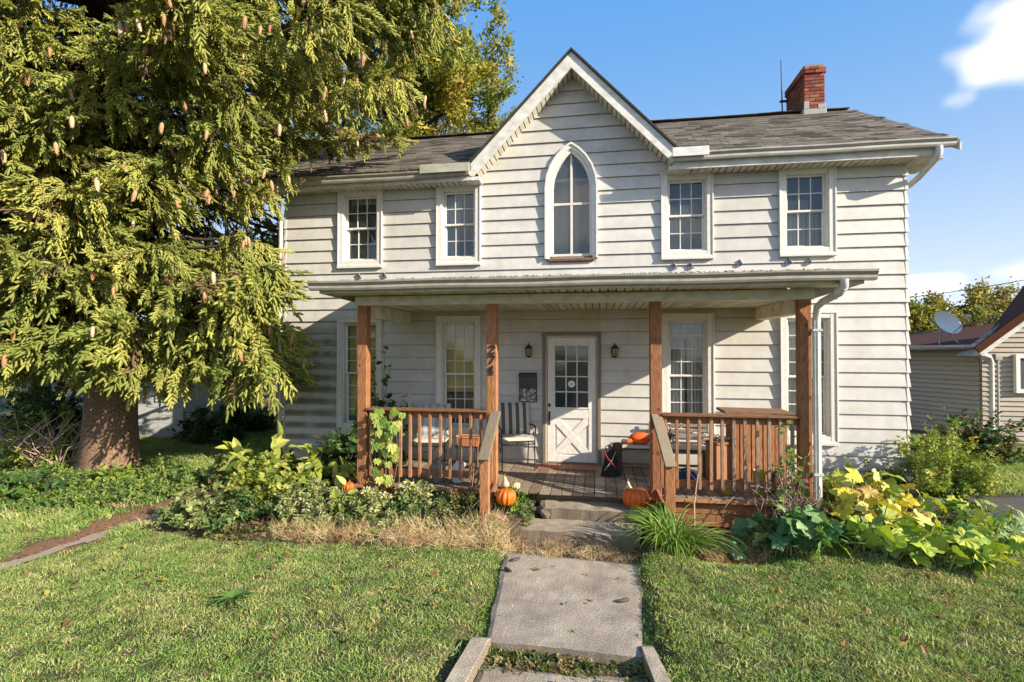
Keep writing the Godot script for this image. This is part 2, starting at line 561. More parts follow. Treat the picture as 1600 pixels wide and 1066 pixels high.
func house() -> void:
	var h := thing("farmhouse", Vector3(0, 0.3, 0), "white two-storey clapboard farmhouse with a steep centre gable and a pointed arch window", "house")
	house_node = h
	var openings := []   # x0, x1, y0, y1 of trim
	for i in 4:
		openings.append([WINX[i][0], WINX[i][1], 3.68, 4.97])
		openings.append([WINX[i][0], WINX[i][1], 0.86, 2.79])
	openings.append([-0.49, 0.45, 0.2, 2.5])
	var arch := [-0.43, 0.39, 3.68, 4.86, 0.70]   # x0 x1 bottom spring rise
	# the framed wall behind the boards, pierced at every opening
	var xs := [XL + 0.02, XR - 0.02]
	var ys := [0.2, 5.0]
	var holes := []
	for o in openings:
		holes.append([o[0] + 0.05, o[1] - 0.05, o[2] + 0.05, o[3] - 0.05])
	holes.append([-0.35, 0.31, 3.74, 5.0])
	for o in holes:
		xs.append_array([o[0], o[1]])
		ys.append_array([o[2], o[3]])
	xs.sort()
	ys.sort()
	var wb := MB.new()
	wb.col = Color(0.20, 0.19, 0.175)  # dark colour so the gaps between boards read as shade
	for i in xs.size() - 1:
		for j in ys.size() - 1:
			if xs[i + 1] - xs[i] < 0.002 or ys[j + 1] - ys[j] < 0.002:
				continue
			var mx: float = (xs[i] + xs[i + 1]) * 0.5
			var my: float = (ys[j] + ys[j + 1]) * 0.5
			var open := false
			for o in holes:
				if mx > o[0] and mx < o[1] and my > o[2] and my < o[3]:
					open = true
			if not open:
				wb.span(Vector3(xs[i], ys[j], -0.16), Vector3(xs[i + 1], ys[j + 1], -0.006))
	# gable wall above the eaves, with the arch cut out
	var gp := PackedVector2Array([Vector2(-1.62, 5.0), Vector2(-0.35, 5.0)])
	for k in 9:
		var yy := 5.0 + 0.46 * k / 8.0
		gp.append(Vector2(-0.02 - gothic_half(yy, 0.33, 4.86, 0.6), yy))
	for k in 9:
		var yy := 5.46 - 0.46 * k / 8.0
		gp.append(Vector2(-0.02 + gothic_half(yy, 0.33, 4.86, 0.6), yy))
	gp.append_array(PackedVector2Array([Vector2(0.31, 5.0), Vector2(1.62, 5.0), Vector2(0.0, 6.64)]))
	wb.prism(gp, -0.16, -0.006)
	# side walls with gable ends, rear wall, floors and partitions
	for sx in [XL, XR]:
		var x0: float = sx + (0.02 if sx < 0 else -0.16)
		wb.span(Vector3(x0, 0.2, -5.0), Vector3(x0 + 0.14, 5.0, -0.17))
		var k0 := wb.v.size()
		wb.prism(PackedVector2Array([Vector2(0.1, 5.0), Vector2(-5.1, 5.0), Vector2(-2.5, 6.72)]), 0.0, 0.14)
		for q in range(k0, wb.v.size()):
			var p := wb.v[q]
			wb.v[q] = Vector3(x0 + 0.14 - p.z, p.y, p.x)
			var n0 := wb.n[q]
			wb.n[q] = Vector3(-n0.z, n0.y, n0.x)
	wb.span(Vector3(XL + 0.17, 0.2, -5.0), Vector3(XR - 0.17, 5.0, -4.86))
	part(h, "wall", wb.done(M.plain))
	var fb := MB.new()
	fb.col = Color(0.10, 0.075, 0.05)
	fb.span(Vector3(XL + 0.17, 0.3, -4.85), Vector3(XR - 0.17, 0.40, -0.17))
	fb.col = Color(0.17, 0.16, 0.14)
	fb.span(Vector3(XL + 0.17, 2.84, -4.85), Vector3(XR - 0.17, 3.05, -0.17))
	fb.span(Vector3(XL + 0.17, 5.01, -4.85), Vector3(XR - 0.17, 5.06, -0.17))
	for x in [-1.3, 1.1]:
		fb.span(Vector3(x, 0.41, -4.85), Vector3(x + 0.1, 2.83, -0.17))
		fb.span(Vector3(x, 3.06, -4.85), Vector3(x + 0.1, 5.0, -0.17))
	part(h, "room", fb.done(M.plain))
	# foundation
	var fo := MB.new()
	fo.col = Color(0.42, 0.40, 0.37)
	fo.span(Vector3(XL + 0.05, -0.4, -0.2), Vector3(XR - 0.05, 0.26, -0.02))
	part(h, "foundation", fo.done(M.concrete))
	# clapboards
	var k := 0
	while true:
		var y0 := ROW0 + k * ROW
		var y1 := y0 + ROW - 0.006
		if y0 > 6.6:
			break
		k += 1
		var limit_l := XL + 0.045
		var limit_r := XR - 0.045
		var top_l := limit_l
		var top_r := limit_r
		if y0 > 4.92:   # inside the gable
			var f0 := (6.66 - y0) / 1.037
			var f1 := (6.66 - y1) / 1.037
			limit_l = -f0
			limit_r = f0
			top_l = -maxf(f1, 0.01)
			top_r = maxf(f1, 0.01)
		elif y1 > 5.0:
			y1 = 5.0
		var cuts := []
		for o in openings:
			if o[3] > y0 + 0.012 and o[2] < y0 + ROW - 0.004:
				cuts.append([o[0] + 0.02, o[1] - 0.02, o[0] + 0.02, o[1] - 0.02])
				if o[2] > y0 + 0.03:
					part(h, "clapboard", board_mesh(o[0] + 0.021, o[1] - 0.021, o[0] + 0.021, o[1] - 0.021, y0, o[2] + 0.01, k))
				if o[3] < y0 + ROW - 0.03:
					part(h, "clapboard", board_mesh(o[0] + 0.021, o[1] - 0.021, o[0] + 0.021, o[1] - 0.021, o[3] - 0.01, y1, k))
		if y0 + ROW > arch[2] + 0.03 and y0 < arch[3] + arch[4]:
			var hb := gothic_half(y0, 0.385, arch[3], arch[4] - 0.03)
			var ht := gothic_half(y1, 0.385, arch[3], arch[4] - 0.03)
			cuts.append([-0.02 - hb, -0.02 + hb, -0.02 - ht, -0.02 + ht])
			if y0 < arch[2] - 0.03:
				part(h, "clapboard", board_mesh(-0.405, 0.365, -0.405, 0.365, y0, arch[2] + 0.01, k))
		cuts.sort_custom(func(p, q): return p[0] < q[0])
		var xb := limit_l
		var xt := top_l
		cuts.append([limit_r, 0, top_r, 0])
		for cc in cuts:
			if cc[0] - xb > 0.03:
				# long runs are lapped from two lengths
				var run: float = cc[0] - xb
				if run > 2.2 and y0 < 4.9:
					var mid: float = xb + run * (0.3 + 0.4 * fposmod(k * 0.377, 1.0))
					part(h, "clapboard", board_mesh(xb, mid, xt, mid, y0, y1, k))
					part(h, "clapboard", board_mesh(mid + 0.004, cc[0], mid + 0.004, cc[2], y0, y1, k + 0.5), Transform3D(Basis.IDENTITY, Vector3(0, 0, 0.0015)))
				else:
					part(h, "clapboard", board_mesh(xb, cc[0], xt, cc[2], y0, y1, k + xb))
			xb = cc[1]
			xt = cc[3]
		if y0 < 4.9:   # little caps where the courses turn the corner
			for s in [-1.0, 1.0]:
				var cb := MB.new()
				var kk := 0.9 + 0.1 * sin(k * 3.1)
				cb.col = Color(0.74 * kk, 0.72 * kk, 0.69 * kk)
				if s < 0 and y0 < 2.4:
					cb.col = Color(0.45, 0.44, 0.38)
				var xo := XR if s > 0 else XL
				var tp: float = minf(y0 + ROW - 0.003, 4.99)
				var xi: float = xo - s * 0.05
				var a := [Vector3(xi, y0 - 0.004, 0.034), Vector3(xo, y0 - 0.004, 0.034), Vector3(xo - s * 0.02, tp, 0.013), Vector3(xi, tp, 0.013)]
				var bk := [Vector3(xi, y0 - 0.004, -0.06), Vector3(xo, y0 - 0.004, -0.06), Vector3(xo - s * 0.02, tp, -0.06), Vector3(xi, tp, -0.06)]
				var o := Vector3(xo - s * 0.025, (y0 + tp) / 2, -0.02)
				cb.quad_from(a[0], a[1], a[2], a[3], o)
				for e in 4:
					cb.quad_from(a[e], a[(e + 1) % 4], bk[(e + 1) % 4], bk[e], o)
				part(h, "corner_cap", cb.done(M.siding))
	# windows
	for i in 4:
		window(h, WINX[i][0], WINX[i][1], 3.68, 4.99, 2, 2, i)
		window(h, WINX[i][0], WINX[i][1], 0.86, 2.79, 4, 4, i + 4)
	gothic_window(h)
	door(h)
	# a frieze-like cover strip under the upper windows and small flashing nubs on the wall
	for p in [[-3.68, 3.50], [-3.22, 3.50], [1.55, 3.53], [1.80, 3.53], [2.52, 3.56], [3.22, 3.56], [3.50, 3.56]]:
		var b := MB.new()
		b.col = Color(0.25, 0.26, 0.27)
		b.xf = Transform3D(Basis(Vector3.FORWARD, 0.3), Vector3(p[0], p[1], 0.05))
		b.span(Vector3(-0.006, -0.05, -0.04), Vector3(0.006, 0.05, -0.01), 0.002)
		b.xf = Transform3D(Basis(Vector3.FORWARD, -0.55), Vector3(p[0] + 0.045, p[1] + 0.01, 0.06))
		b.span(Vector3(-0.004, -0.05, -0.045), Vector3(0.004, 0.05, 0.0), 0.001)
		part(h, "snow_bracket", b.done(M.iron))


func frame_boxes(b: MB, x0: float, x1: float, y0: float, y1: float, w: float, za: float, zb: float, bev := 0.004) -> void:
	b.span(Vector3(x0, y0, za), Vector3(x0 + w, y1, zb), bev)
	b.span(Vector3(x1 - w, y0, za), Vector3(x1, y1, zb), bev)
	b.span(Vector3(x0 + w, y1 - w, za), Vector3(x1 - w, y1, zb - 0.002), bev)
	b.span(Vector3(x0 + w, y0, za), Vector3(x1 - w, y0 + w, zb - 0.002), bev)


func window(h: Node3D, x0: float, x1: float, y0: float, y1: float, rows_up: int, rows_low: int, idx: int) -> void:
	var b := MB.new()
	b.col = Color(0.72, 0.70, 0.655)
	frame_boxes(b, x0, x1, y0, y1, 0.085, -0.02, 0.058)          # casing
	frame_boxes(b, x0 - 0.012, x1 + 0.012, y0 - 0.008, y1 + 0.008, 0.022, -0.01, 0.072)   # raised outer moulding
	frame_boxes(b, x0 + 0.083, x1 - 0.083, y0 + 0.083, y1 - 0.083, 0.022, -0.13, 0.03)    # jambs
	var win := part(h, "window", b.done(M.paint))
	var sb := MB.new()
	sb.col = Color(0.70, 0.68, 0.63)
	sb.span(Vector3(x0 - 0.015, y0 - 0.05, 0.0), Vector3(x1 + 0.015, y0 - 0.006, 0.085), 0.006)
	part(win, "sill", sb.done(M.paint))
	var gx0 := x0 + 0.106
	var gx1 := x1 - 0.106
	var gy0 := y0 + 0.106
	var gy1 := y1 - 0.106
	var mid := gy0 + (gy1 - gy0) * 0.5
	# sashes: the upper one stands in front of the lower one
	for s in 2:
		var a := mid - 0.014 if s == 0 else gy0
		var e := gy1 if s == 0 else mid + 0.018
		var z := -0.035 if s == 0 else -0.075
		var rows := rows_up if s == 0 else rows_low
		var f := MB.new()
		f.col = Color(0.76, 0.745, 0.71)
		frame_boxes(f, gx0 - 0.002, gx1 + 0.002, a, e, 0.032, z - 0.035, z, 0.004)
		var ix0 := gx0 + 0.030
		var ix1 := gx1 - 0.030
		var iy0 := a + 0.032
		var iy1 := e - 0.032
		var cw := (ix1 - ix0) / 3.0
		var rh := (iy1 - iy0) / rows
		for k in [1, 2]:
			f.span(Vector3(ix0 + cw * k - 0.006, iy0, z - 0.026), Vector3(ix0 + cw * k + 0.006, iy1, z - 0.006))
		for k in range(1, rows):
			f.span(Vector3(ix0, iy0 + rh * k - 0.006, z - 0.025), Vector3(ix1, iy0 + rh * k + 0.006, z - 0.008))
		part(win, "upper_sash" if s == 0 else "lower_sash", f.done(M.paint))
		var g := MB.new()
		g.box(Vector3.ZERO, Vector3(cw - 0.010, rh - 0.010, 0.003))
		var gm := g.done(M.glass)
		for r in rows:
			for c in 3:
				var t := Transform3D(Basis.from_euler(Vector3(rng.randf_range(-0.012, 0.012), rng.randf_range(-0.012, 0.012), 0)), Vector3(ix0 + cw * (c + 0.5), iy0 + rh * (r + 0.5), z - 0.016))
				part(win, "pane", gm, t)
	# what hangs behind the glass
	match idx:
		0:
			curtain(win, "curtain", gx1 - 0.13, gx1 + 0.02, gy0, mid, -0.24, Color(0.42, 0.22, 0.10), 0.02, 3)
			curtain(win, "blind_and_sky_tint", gx0, gx1, gy1 - 0.09, gy1 + 0.05, -0.22, Color(0.40, 0.37, 0.30), 0.0, 1)
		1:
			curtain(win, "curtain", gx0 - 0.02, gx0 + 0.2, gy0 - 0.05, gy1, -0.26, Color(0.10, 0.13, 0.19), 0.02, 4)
			curtain(win, "blind_and_sky_tint", gx0, gx1, gy0 - 0.05, gy1 + 0.05, -0.5, Color(0.012, 0.03, 0.075), 0.004, 8)  # navy panel, its colour stands in for sky reflected in the panes
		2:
			curtain(win, "blind_and_sky_tint", gx0, gx1, gy0 - 0.05, gy1 + 0.05, -0.3, Color(0.045, 0.06, 0.085), 0.003, 8)  # bluish panel that imitates a sky reflection by colour
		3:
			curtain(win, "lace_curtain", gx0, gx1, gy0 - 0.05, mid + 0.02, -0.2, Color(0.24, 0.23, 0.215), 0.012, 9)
			curtain(win, "blind_and_sky_tint", gx0, gx1, mid - 0.05, gy1 + 0.05, -0.4, Color(0.025, 0.045, 0.08), 0.003, 8)  # dark blue panel painting the reflected sky into the upper panes
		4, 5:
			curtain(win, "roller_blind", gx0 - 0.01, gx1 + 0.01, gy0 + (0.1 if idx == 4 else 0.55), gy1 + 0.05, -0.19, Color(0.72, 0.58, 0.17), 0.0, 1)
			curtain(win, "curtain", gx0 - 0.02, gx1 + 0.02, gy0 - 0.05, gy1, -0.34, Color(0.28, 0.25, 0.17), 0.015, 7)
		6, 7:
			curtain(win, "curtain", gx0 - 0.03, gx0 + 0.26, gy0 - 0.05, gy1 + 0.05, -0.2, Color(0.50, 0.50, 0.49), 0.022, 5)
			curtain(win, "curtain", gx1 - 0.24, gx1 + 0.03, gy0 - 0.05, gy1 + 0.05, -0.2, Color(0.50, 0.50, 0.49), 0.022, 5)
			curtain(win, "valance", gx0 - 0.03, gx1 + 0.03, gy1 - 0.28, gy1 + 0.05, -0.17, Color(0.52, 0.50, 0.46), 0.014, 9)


func curtain(win: Node3D, called: String, x0: float, x1: float, y0: float, y1: float, z: float, c: Color, amp: float, folds: int) -> void:
	var b := MB.new()
	var nx := maxi(2, folds * 6)
	b.col = c
	for i in nx:
		var xa := lerpf(x0, x1, float(i) / nx)
		var xb := lerpf(x0, x1, float(i + 1) / nx)
		var za := z + amp * sin(TAU * folds * i / nx + sin(i * 0.7) * 0.6)
		var zb := z + amp * sin(TAU * folds * (i + 1) / nx + sin((i + 1) * 0.7) * 0.6)
		b.quad(Vector3(xa, y0, za), Vector3(xb, y0, zb), Vector3(xb, y1, zb), Vector3(xa, y1, za))
		b.quad(Vector3(xb, y0, zb - 0.004), Vector3(xa, y0, za - 0.004), Vector3(xa, y1, za - 0.004), Vector3(xb, y1, zb - 0.004))
	part(win, called, b.done(M.cloth))


func arch_strip(b: MB, cx: float, y0: float, spring: float, a_out: float, h_out: float, a_in: float, h_in: float, za: float, zb: float) -> void:
	# an arched frame: inner and outer outline, from bottom left up over the point and down the right side
	var po := []
	var pi := []
	for k in 25:
		var s := float(k) / 24.0
		var d := s * 2.0 - 1.0
		var up := 1.0 - absf(d)
		var yo := 0.0
		var yi := 0.0
		if up < 0.5:
			yo = lerpf(y0, spring, up / 0.5)
			yi = yo
		else:
			var q := (up - 0.5) / 0.5
			yo = spring + h_out * sin(q * PI / 2) if q < 1.0 else spring + h_out
			yi = spring + h_in * sin(q * PI / 2) if q < 1.0 else spring + h_in
		var sg := -1.0 if d < 0 else 1.0
		po.append(Vector2(cx + sg * gothic_half(yo, a_out, spring, h_out), yo))
		pi.append(Vector2(cx + sg * gothic_half(yi, a_in, spring, h_in), yi))
	for k in 24:
		var o := [po[k], po[k + 1], pi[k + 1], pi[k]]
		var f := []
		var r := []
		for p in o:
			f.append(Vector3(p.x, p.y, zb))
			r.append(Vector3(p.x, p.y, za))
		var ce: Vector3 = (f[0] + f[2] + r[0] + r[2]) / 4.0
		b.quad_from(f[0], f[1], f[2], f[3], ce)
		b.quad_from(f[0], f[1], r[1], r[0], ce)
		b.quad_from(f[3], f[2], r[2], r[3], ce)


func gothic_window(h: Node3D) -> void:
	var cx := -0.02
	var b := MB.new()
	b.col = Color(0.73, 0.72, 0.69)
	arch_strip(b, cx, 3.70, 4.86, 0.41, 0.70, 0.345, 0.625, -0.02, 0.055)
	arch_strip(b, cx, 3.70, 4.86, 0.425, 0.72, 0.395, 0.685, -0.01, 0.075)
	arch_strip(b, cx, 3.74, 4.86, 0.35, 0.63, 0.292, 0.555, -0.10, 0.028)
	var win := part(h, "arched_window", b.done(M.paint))
	tag(win, "pointed arch window of four panes in flaking white paint")
	var m := MB.new()
	m.col = Color(0.68, 0.65, 0.60)
	m.span(Vector3(cx - 0.018, 3.76, -0.06), Vector3(cx + 0.018, 5.405, -0.022), 0.004)
	m.span(Vector3(cx - 0.292, 4.575, -0.06), Vector3(cx + 0.292, 4.615, -0.02), 0.004)
	m.span(Vector3(cx - 0.292, 3.745, -0.06), Vector3(cx + 0.292, 3.785, -0.02), 0.004)
	part(win, "muntin", m.done(M.paint))
	var sb := MB.new()
	sb.col = Color(0.30, 0.15, 0.09)
	sb.span(Vector3(cx - 0.37, 3.655, 0.0), Vector3(cx + 0.37, 3.70, 0.07), 0.006)
	part(win, "sill", sb.done(M.wood_x))
	for s in [-1.0, 1.0]:
		var lo := MB.new()
		lo.span(Vector3(cx + s * 0.014, 3.77, -0.046), Vector3(cx + s * 0.30, 4.585, -0.042))
		part(win, "pane", lo.done(M.glass))
		var up := PackedVector2Array([Vector2(cx + s * 0.014, 4.605), Vector2(cx + s * 0.31, 4.605)])
		for k in 12:
			var y := 4.86 + 0.56 * k / 11.0
			up.append(Vector2(cx + s * maxf(0.014, gothic_half(y, 0.31, 4.86, 0.575)), y))
		var g := MB.new()
		g.prism(up, -0.046, -0.042)
		part(win, "pane", g.done(M.glass))
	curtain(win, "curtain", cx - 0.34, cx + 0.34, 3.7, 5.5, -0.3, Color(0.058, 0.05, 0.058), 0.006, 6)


func door(h: Node3D) -> void:
	var fr := MB.new()
	fr.col = Color(0.215, 0.165, 0.115)   # bare, weathered casing
	fr.span(Vector3(-0.485, 0.40, -0.02), Vector3(-0.435, 2.46, 0.062), 0.005)
	fr.span(Vector3(0.395, 0.40, -0.02), Vector3(0.445, 2.46, 0.062), 0.005)
	fr.span(Vector3(-0.485, 2.461, -0.02), Vector3(0.445, 2.515, 0.068), 0.005)
	fr.col = Color(0.55, 0.52, 0.47)
	fr.span(Vector3(-0.434, 0.40, -0.10), Vector3(-0.412, 2.46, 0.035))
	fr.span(Vector3(0.372, 0.40, -0.10), Vector3(0.394, 2.46, 0.035))
	fr.span(Vector3(-0.411, 2.435, -0.10), Vector3(0.371, 2.46, 0.035))
	fr.col = Color(0.2, 0.16, 0.12)
	fr.span(Vector3(-0.434, 0.395, -0.10), Vector3(0.394, 0.425, 0.06))
	part(h, "door_frame", fr.done(M.paint))
	var x0 := -0.405
	var x1 := 0.365
	var d := MB.new()
	d.col = Color(0.75, 0.735, 0.70)
	var z := 0.02
	# stiles and rails round a glazed upper half
	d.span(Vector3(x0, 0.43, -0.03), Vector3(-0.29, 2.43, z), 0.003)
	d.span(Vector3(0.25, 0.43, -0.03), Vector3(x1, 2.43, z), 0.003)
	d.span(Vector3(-0.289, 2.30, -0.03), Vector3(0.249, 2.43, z - 0.001), 0.003)
	d.span(Vector3(-0.289, 1.13, -0.03), Vector3(0.249, 1.30, z - 0.001), 0.003)
	d.span(Vector3(-0.289, 0.43, -0.03), Vector3(0.249, 0.53, z - 0.001), 0.003)
	d.span(Vector3(-0.289, 0.531, -0.03), Vector3(0.249, 1.129, -0.012))
	# crossbuck of two diagonal boards
	var cx := -0.02
	var cy := 0.83
	for s in [-1.0, 1.0]:
		d.xf = Transform3D(Basis(Vector3.BACK, s * 0.838), Vector3(cx, cy, 0))
		d.span(Vector3(-0.395, -0.058, -0.012), Vector3(0.395, 0.058, z - (0.003 if s < 0 else 0.005)), 0.003)
	d.xf = Transform3D.IDENTITY
	var dn := part(h, "door", d.done(M.paint))
	tag(dn, "white door with a glazed upper half above a crossbuck panel")
	# raised triangular fields between the boards
	for q in 4:
		var a := q * PI / 2
		var t := MB.new()
		t.col = Color(0.75, 0.735, 0.70)
		var hw := 0.175 if q % 2 == 0 else 0.155
		var pts := [Vector2(-hw, 0.0), Vector2(hw, 0.0), Vector2(0, -hw * 1.0)]
		var off := 0.27 if q % 2 == 0 else 0.235
		var poly := PackedVector2Array()
		for p in pts:
			poly.append((Vector2(p.x, p.y + off)).rotated(a) + Vector2(cx, cy))
		t.prism(poly, -0.012, 0.004)
		part(dn, "field_panel", t.done(M.paint))
	var mo := MB.new()
	mo.col = Color(0.72, 0.70, 0.66)
	frame_boxes(mo, -0.31, 0.27, 1.28, 2.32, 0.028, z - 0.004, z + 0.012, 0.003)
	var iw := 0.526 / 3.0
	var ih := 0.986 / 4.0
	for k in [1, 2]:
		mo.span(Vector3(-0.283 + iw * k - 0.009, 1.307, -0.012), Vector3(-0.283 + iw * k + 0.009, 2.293, 0.012))
	for k in [1, 2, 3]:
		mo.span(Vector3(-0.283, 1.307 + ih * k - 0.009, -0.011), Vector3(0.243, 1.307 + ih * k + 0.009, 0.011))
	part(dn, "glazing_bars", mo.done(M.paint))
	var g := MB.new()
	g.box(Vector3.ZERO, Vector3(iw - 0.014, ih - 0.014, 0.003))
	var gm := g.done(M.glass)
	for r in 4:
		for c in 3:
			part(dn, "pane", gm, Transform3D(Basis.from_euler(Vector3(rng.randf_range(-0.015, 0.015), rng.randf_range(-0.015, 0.015), 0)), Vector3(-0.283 + iw * (c + 0.5), 1.307 + ih * (r + 0.5), 0.0)))
	var hd := MB.new()
	hd.col = Color(0.02, 0.02, 0.02)
	hd.span(Vector3(-0.392, 1.02, z), Vector3(-0.362, 1.24, z + 0.012), 0.004)
	hd.tube([Vector3(-0.377, 1.05, z + 0.01), Vector3(-0.377, 1.07, z + 0.05), Vector3(-0.377, 1.17, z + 0.05), Vector3(-0.377, 1.20, z + 0.01)], [0.008, 0.009, 0.009, 0.008], 8)
	part(dn, "handle", hd.done(M.iron))
	var lk := MB.new()
	lk.col = Color(0.03, 0.03, 0.03)
	lk.span(Vector3(-0.395, 1.31, z), Vector3(-0.355, 1.365, z + 0.014), 0.006)
	part(dn, "lock", lk.done(M.iron))
	# a round paper sticker on the glass with a few grey marks
	var st := MB.new()
	st.col = Color(0.82, 0.82, 0.80)
	var sc := Vector3(-0.02, 1.68, 0.006)
	for k in 20:
		var a := TAU * k / 20.0
		var a2 := TAU * (k + 1) / 20.0
		st.tri(sc, sc + Vector3(cos(a), sin(a), 0) * 0.055, sc + Vector3(cos(a2), sin(a2), 0) * 0.055)
	st.col = Color(0.30, 0.36, 0.40)
	for k in 5:
		var w: float = [0.022, 0.034, 0.03, 0.034, 0.02][k]
		st.span(sc + Vector3(-w, 0.026 - 0.013 * k - 0.003, 0.0005), sc + Vector3(w, 0.026 - 0.013 * k + 0.003, 0.0015))
	part(dn, "sticker", st.done(M.satin))
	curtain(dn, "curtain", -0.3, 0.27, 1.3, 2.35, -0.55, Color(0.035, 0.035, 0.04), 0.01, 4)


# ---------------------------------------------------------------- roof, eaves, chimneys
func main_roof_y(z: float) -> float:
	return 5.14 + (0.42 - z) * (1.72 / 2.92)


func house_roof() -> void:
	var h := house_node
	var rb := MB.new()
	rb.col = Color(0.10, 0.095, 0.09)
	# slopes as slabs; the front one leaves room for the gable face
	for q in [[-5.38, -1.60, 0.42, -2.5], [1.52, 5.33, 0.42, -2.5], [-1.60, 1.52, -0.17, -2.5], [-5.38, 5.33, -5.42, -2.5]]:
		var za: float = q[2]
		var zb: float = q[3]
		var ya: float = main_roof_y(za) - 0.01 if za > -2.5 else 5.13
		var yb := 6.85
		var o := Vector3((q[0] + q[1]) / 2.0, (ya + yb) / 2 - 0.02, (za + zb) / 2)
		var e := []
		for x in [q[0], q[1]]:
			e.append([Vector3(x, ya, za), Vector3(x, yb, zb), Vector3(x, yb - 0.05, zb), Vector3(x, ya - 0.05, za)])
		rb.quad_from(e[0][0], e[0][1], e[1][1], e[1][0], o)
		rb.quad_from(e[0][3], e[0][2], e[1][2], e[1][3], o)
		rb.quad_from(e[0][0], e[0][3], e[1][3], e[1][0], o)
		for k in 2:
			rb.quad_from(e[k][0], e[k][1], e[k][2], e[k][3], o)
	part(h, "roof_deck", rb.done(M.plain))
	# shingles: each a thin tab; the nearest courses singly, the rest joined
	var tab := []
	var greys := [Color(0.21, 0.188, 0.16), Color(0.26, 0.235, 0.20), Color(0.165, 0.148, 0.127), Color(0.31, 0.28, 0.24), Color(0.115, 0.104, 0.09), Color(0.23, 0.205, 0.175)]
	for k in 6:
		var b := MB.new()
		b.col = greys[k]
		b.box(Vector3(0, 0.004, 0), Vector3(0.297, 0.009, 0.16), 0.0025)
		tab.append(b.done(M.shingle))
	var rest := MB.new()
	var n_single := 0
	var slope := atan2(1.72, 2.92)
	var len := Vector2(1.72, 2.92).length()
	var courses := int(len / 0.135)
	var spots := []
	for c in courses:
		var d := 0.05 + c * 0.135
		var z := 0.42 - d * cos(slope)
		var y := 5.135 + d * sin(slope)
		var x := -5.38 + (0.15 if c % 2 else 0.0) + 0.03 * sin(c * 2.3)
		while x < 5.17:
			var cover := (6.93 - y) / 1.037
			if absf(x) > cover - 0.12:
				spots.append([Vector3(x, y, z), c])
			x += 0.302
	spots.sort_custom(func(p, q): return p[0].y - 0.05 * p[0].x < q[0].y - 0.05 * q[0].x)
	for s in spots:
		var t := Transform3D(Basis(Vector3.RIGHT, slope - 0.035 + rng.randf_range(-0.012, 0.02)) * Basis(Vector3.UP, rng.randf_range(-0.012, 0.012)), s[0] + Vector3(0, 0.009 + rng.randf_range(0, 0.006) + 0.012 * nz.get_noise_1d(s[0].x * 12.0), 0))
		var kk := rng.randi() % 6
		if n_single < 300:
			part(h, "shingle", tab[kk], t)
			n_single += 1
		else:
			rest.xf = t
			rest.col = greys[kk]
			rest.box(Vector3(0, 0.004, 0), Vector3(0.297, 0.009, 0.16))
	rest.xf = Transform3D.IDENTITY
	var ro := part(h, "shingles", rest.done(M.shingle))
	ro.set_meta("kind", "stuff")
	# ridge caps
	var rc := MB.new()
	rc.col = greys[0]
	rc.box(Vector3.ZERO, Vector3(0.26, 0.012, 0.26), 0.003)
	var rcm := rc.done(M.shingle)
	var xr := -5.3
	while xr < 5.2:
		if absf(xr) > 0.25:
			part(h, "ridge_cap", rcm, Transform3D(Basis(Vector3.FORWARD, rng.randf_range(-0.03, 0.03)) , Vector3(xr, 6.872 + rng.randf_range(-0.006, 0.006), -2.5)))
		xr += 0.235
	# cross gable roof
	var cg := MB.new()
	cg.col = Color(0.09, 0.088, 0.085)
	for s in [-1.0, 1.0]:
		var top := Vector2(0, 6.935)
		var bot := Vector2(s * 1.64, 5.235)
		var nn := Vector2(s * 0.72, 0.694) * 0.03
		var poly := PackedVector2Array([top, bot, bot - nn, top - Vector2(0, 0.04)])
		cg.prism(poly, -2.45, 0.385)
	part(h, "gable_roof", cg.done(M.shingle))
	# rake boards, their soffits
	for s in [-1.0, 1.0]:
		var b := MB.new()
		b.col = Color(0.74, 0.735, 0.72)
		var y_out := 6.885
		var pts := PackedVector2Array([Vector2(s * 0.0, y_out), Vector2(s * 1.615, y_out - 1.615 * 1.037), Vector2(s * 1.615, y_out - 1.615 * 1.037 - 0.20), Vector2(s * 1.56, y_out - 1.56 * 1.037 - 0.25), Vector2(0.0, y_out - 0.25)])
		b.prism(pts, 0.315 - (0.001 if s > 0 else 0.0), 0.35 - (0.001 if s > 0 else 0.0))
		part(h, "rake_board", b.done(M.metal_white))
		var ang: float = -atan(1.037) * s
		for k in 22:
			var dd := 0.055 + k * 0.1
			var xx: float = s * dd * cos(atan(1.037))
			var yy := 6.665 - dd * sin(atan(1.037))
			var p := MB.new()
			var kk := 0.94 + 0.06 * sin(k * 2.7 + s)
			p.col = Color(0.72 * kk, 0.70 * kk, 0.63 * kk)
			p.box(Vector3.ZERO, Vector3(0.086, 0.014, 0.315), 0.006)
			part(h, "soffit_panel", p.done(M.soffit), Transform3D(Basis(Vector3.BACK, ang), Vector3(xx, yy, 0.157)))
	# eaves on both sides of the gable: soffit panels, fascia, gutter
	for side in [[-5.16, -1.58], [1.52, 5.14]]:
		var x: float = side[0] + 0.05
		var i := 0
		while x < side[1]:
			var p := MB.new()
			var kk := 0.93 + 0.07 * sin(i * 1.9)
			p.col = Color(0.70 * kk, 0.67 * kk, 0.57 * kk)
			p.box(Vector3.ZERO, Vector3(0.087, 0.014, 0.30), 0.006)
			part(h, "soffit_panel", p.done(M.soffit), Transform3D(Basis.IDENTITY, Vector3(x, 4.965 + 0.006 * sin(x), 0.165)))
			x += 0.101
			i += 1
		var f := MB.new()
		f.col = Color(0.66, 0.655, 0.64)
		f.span(Vector3(side[0], 4.95, 0.316), Vector3(side[1], 5.09, 0.34), 0.004)
		part(h, "fascia", f.done(M.metal_white))
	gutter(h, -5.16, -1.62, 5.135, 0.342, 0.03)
	gutter(h, 1.52, 5.28, 5.165, 0.342, 0.0)
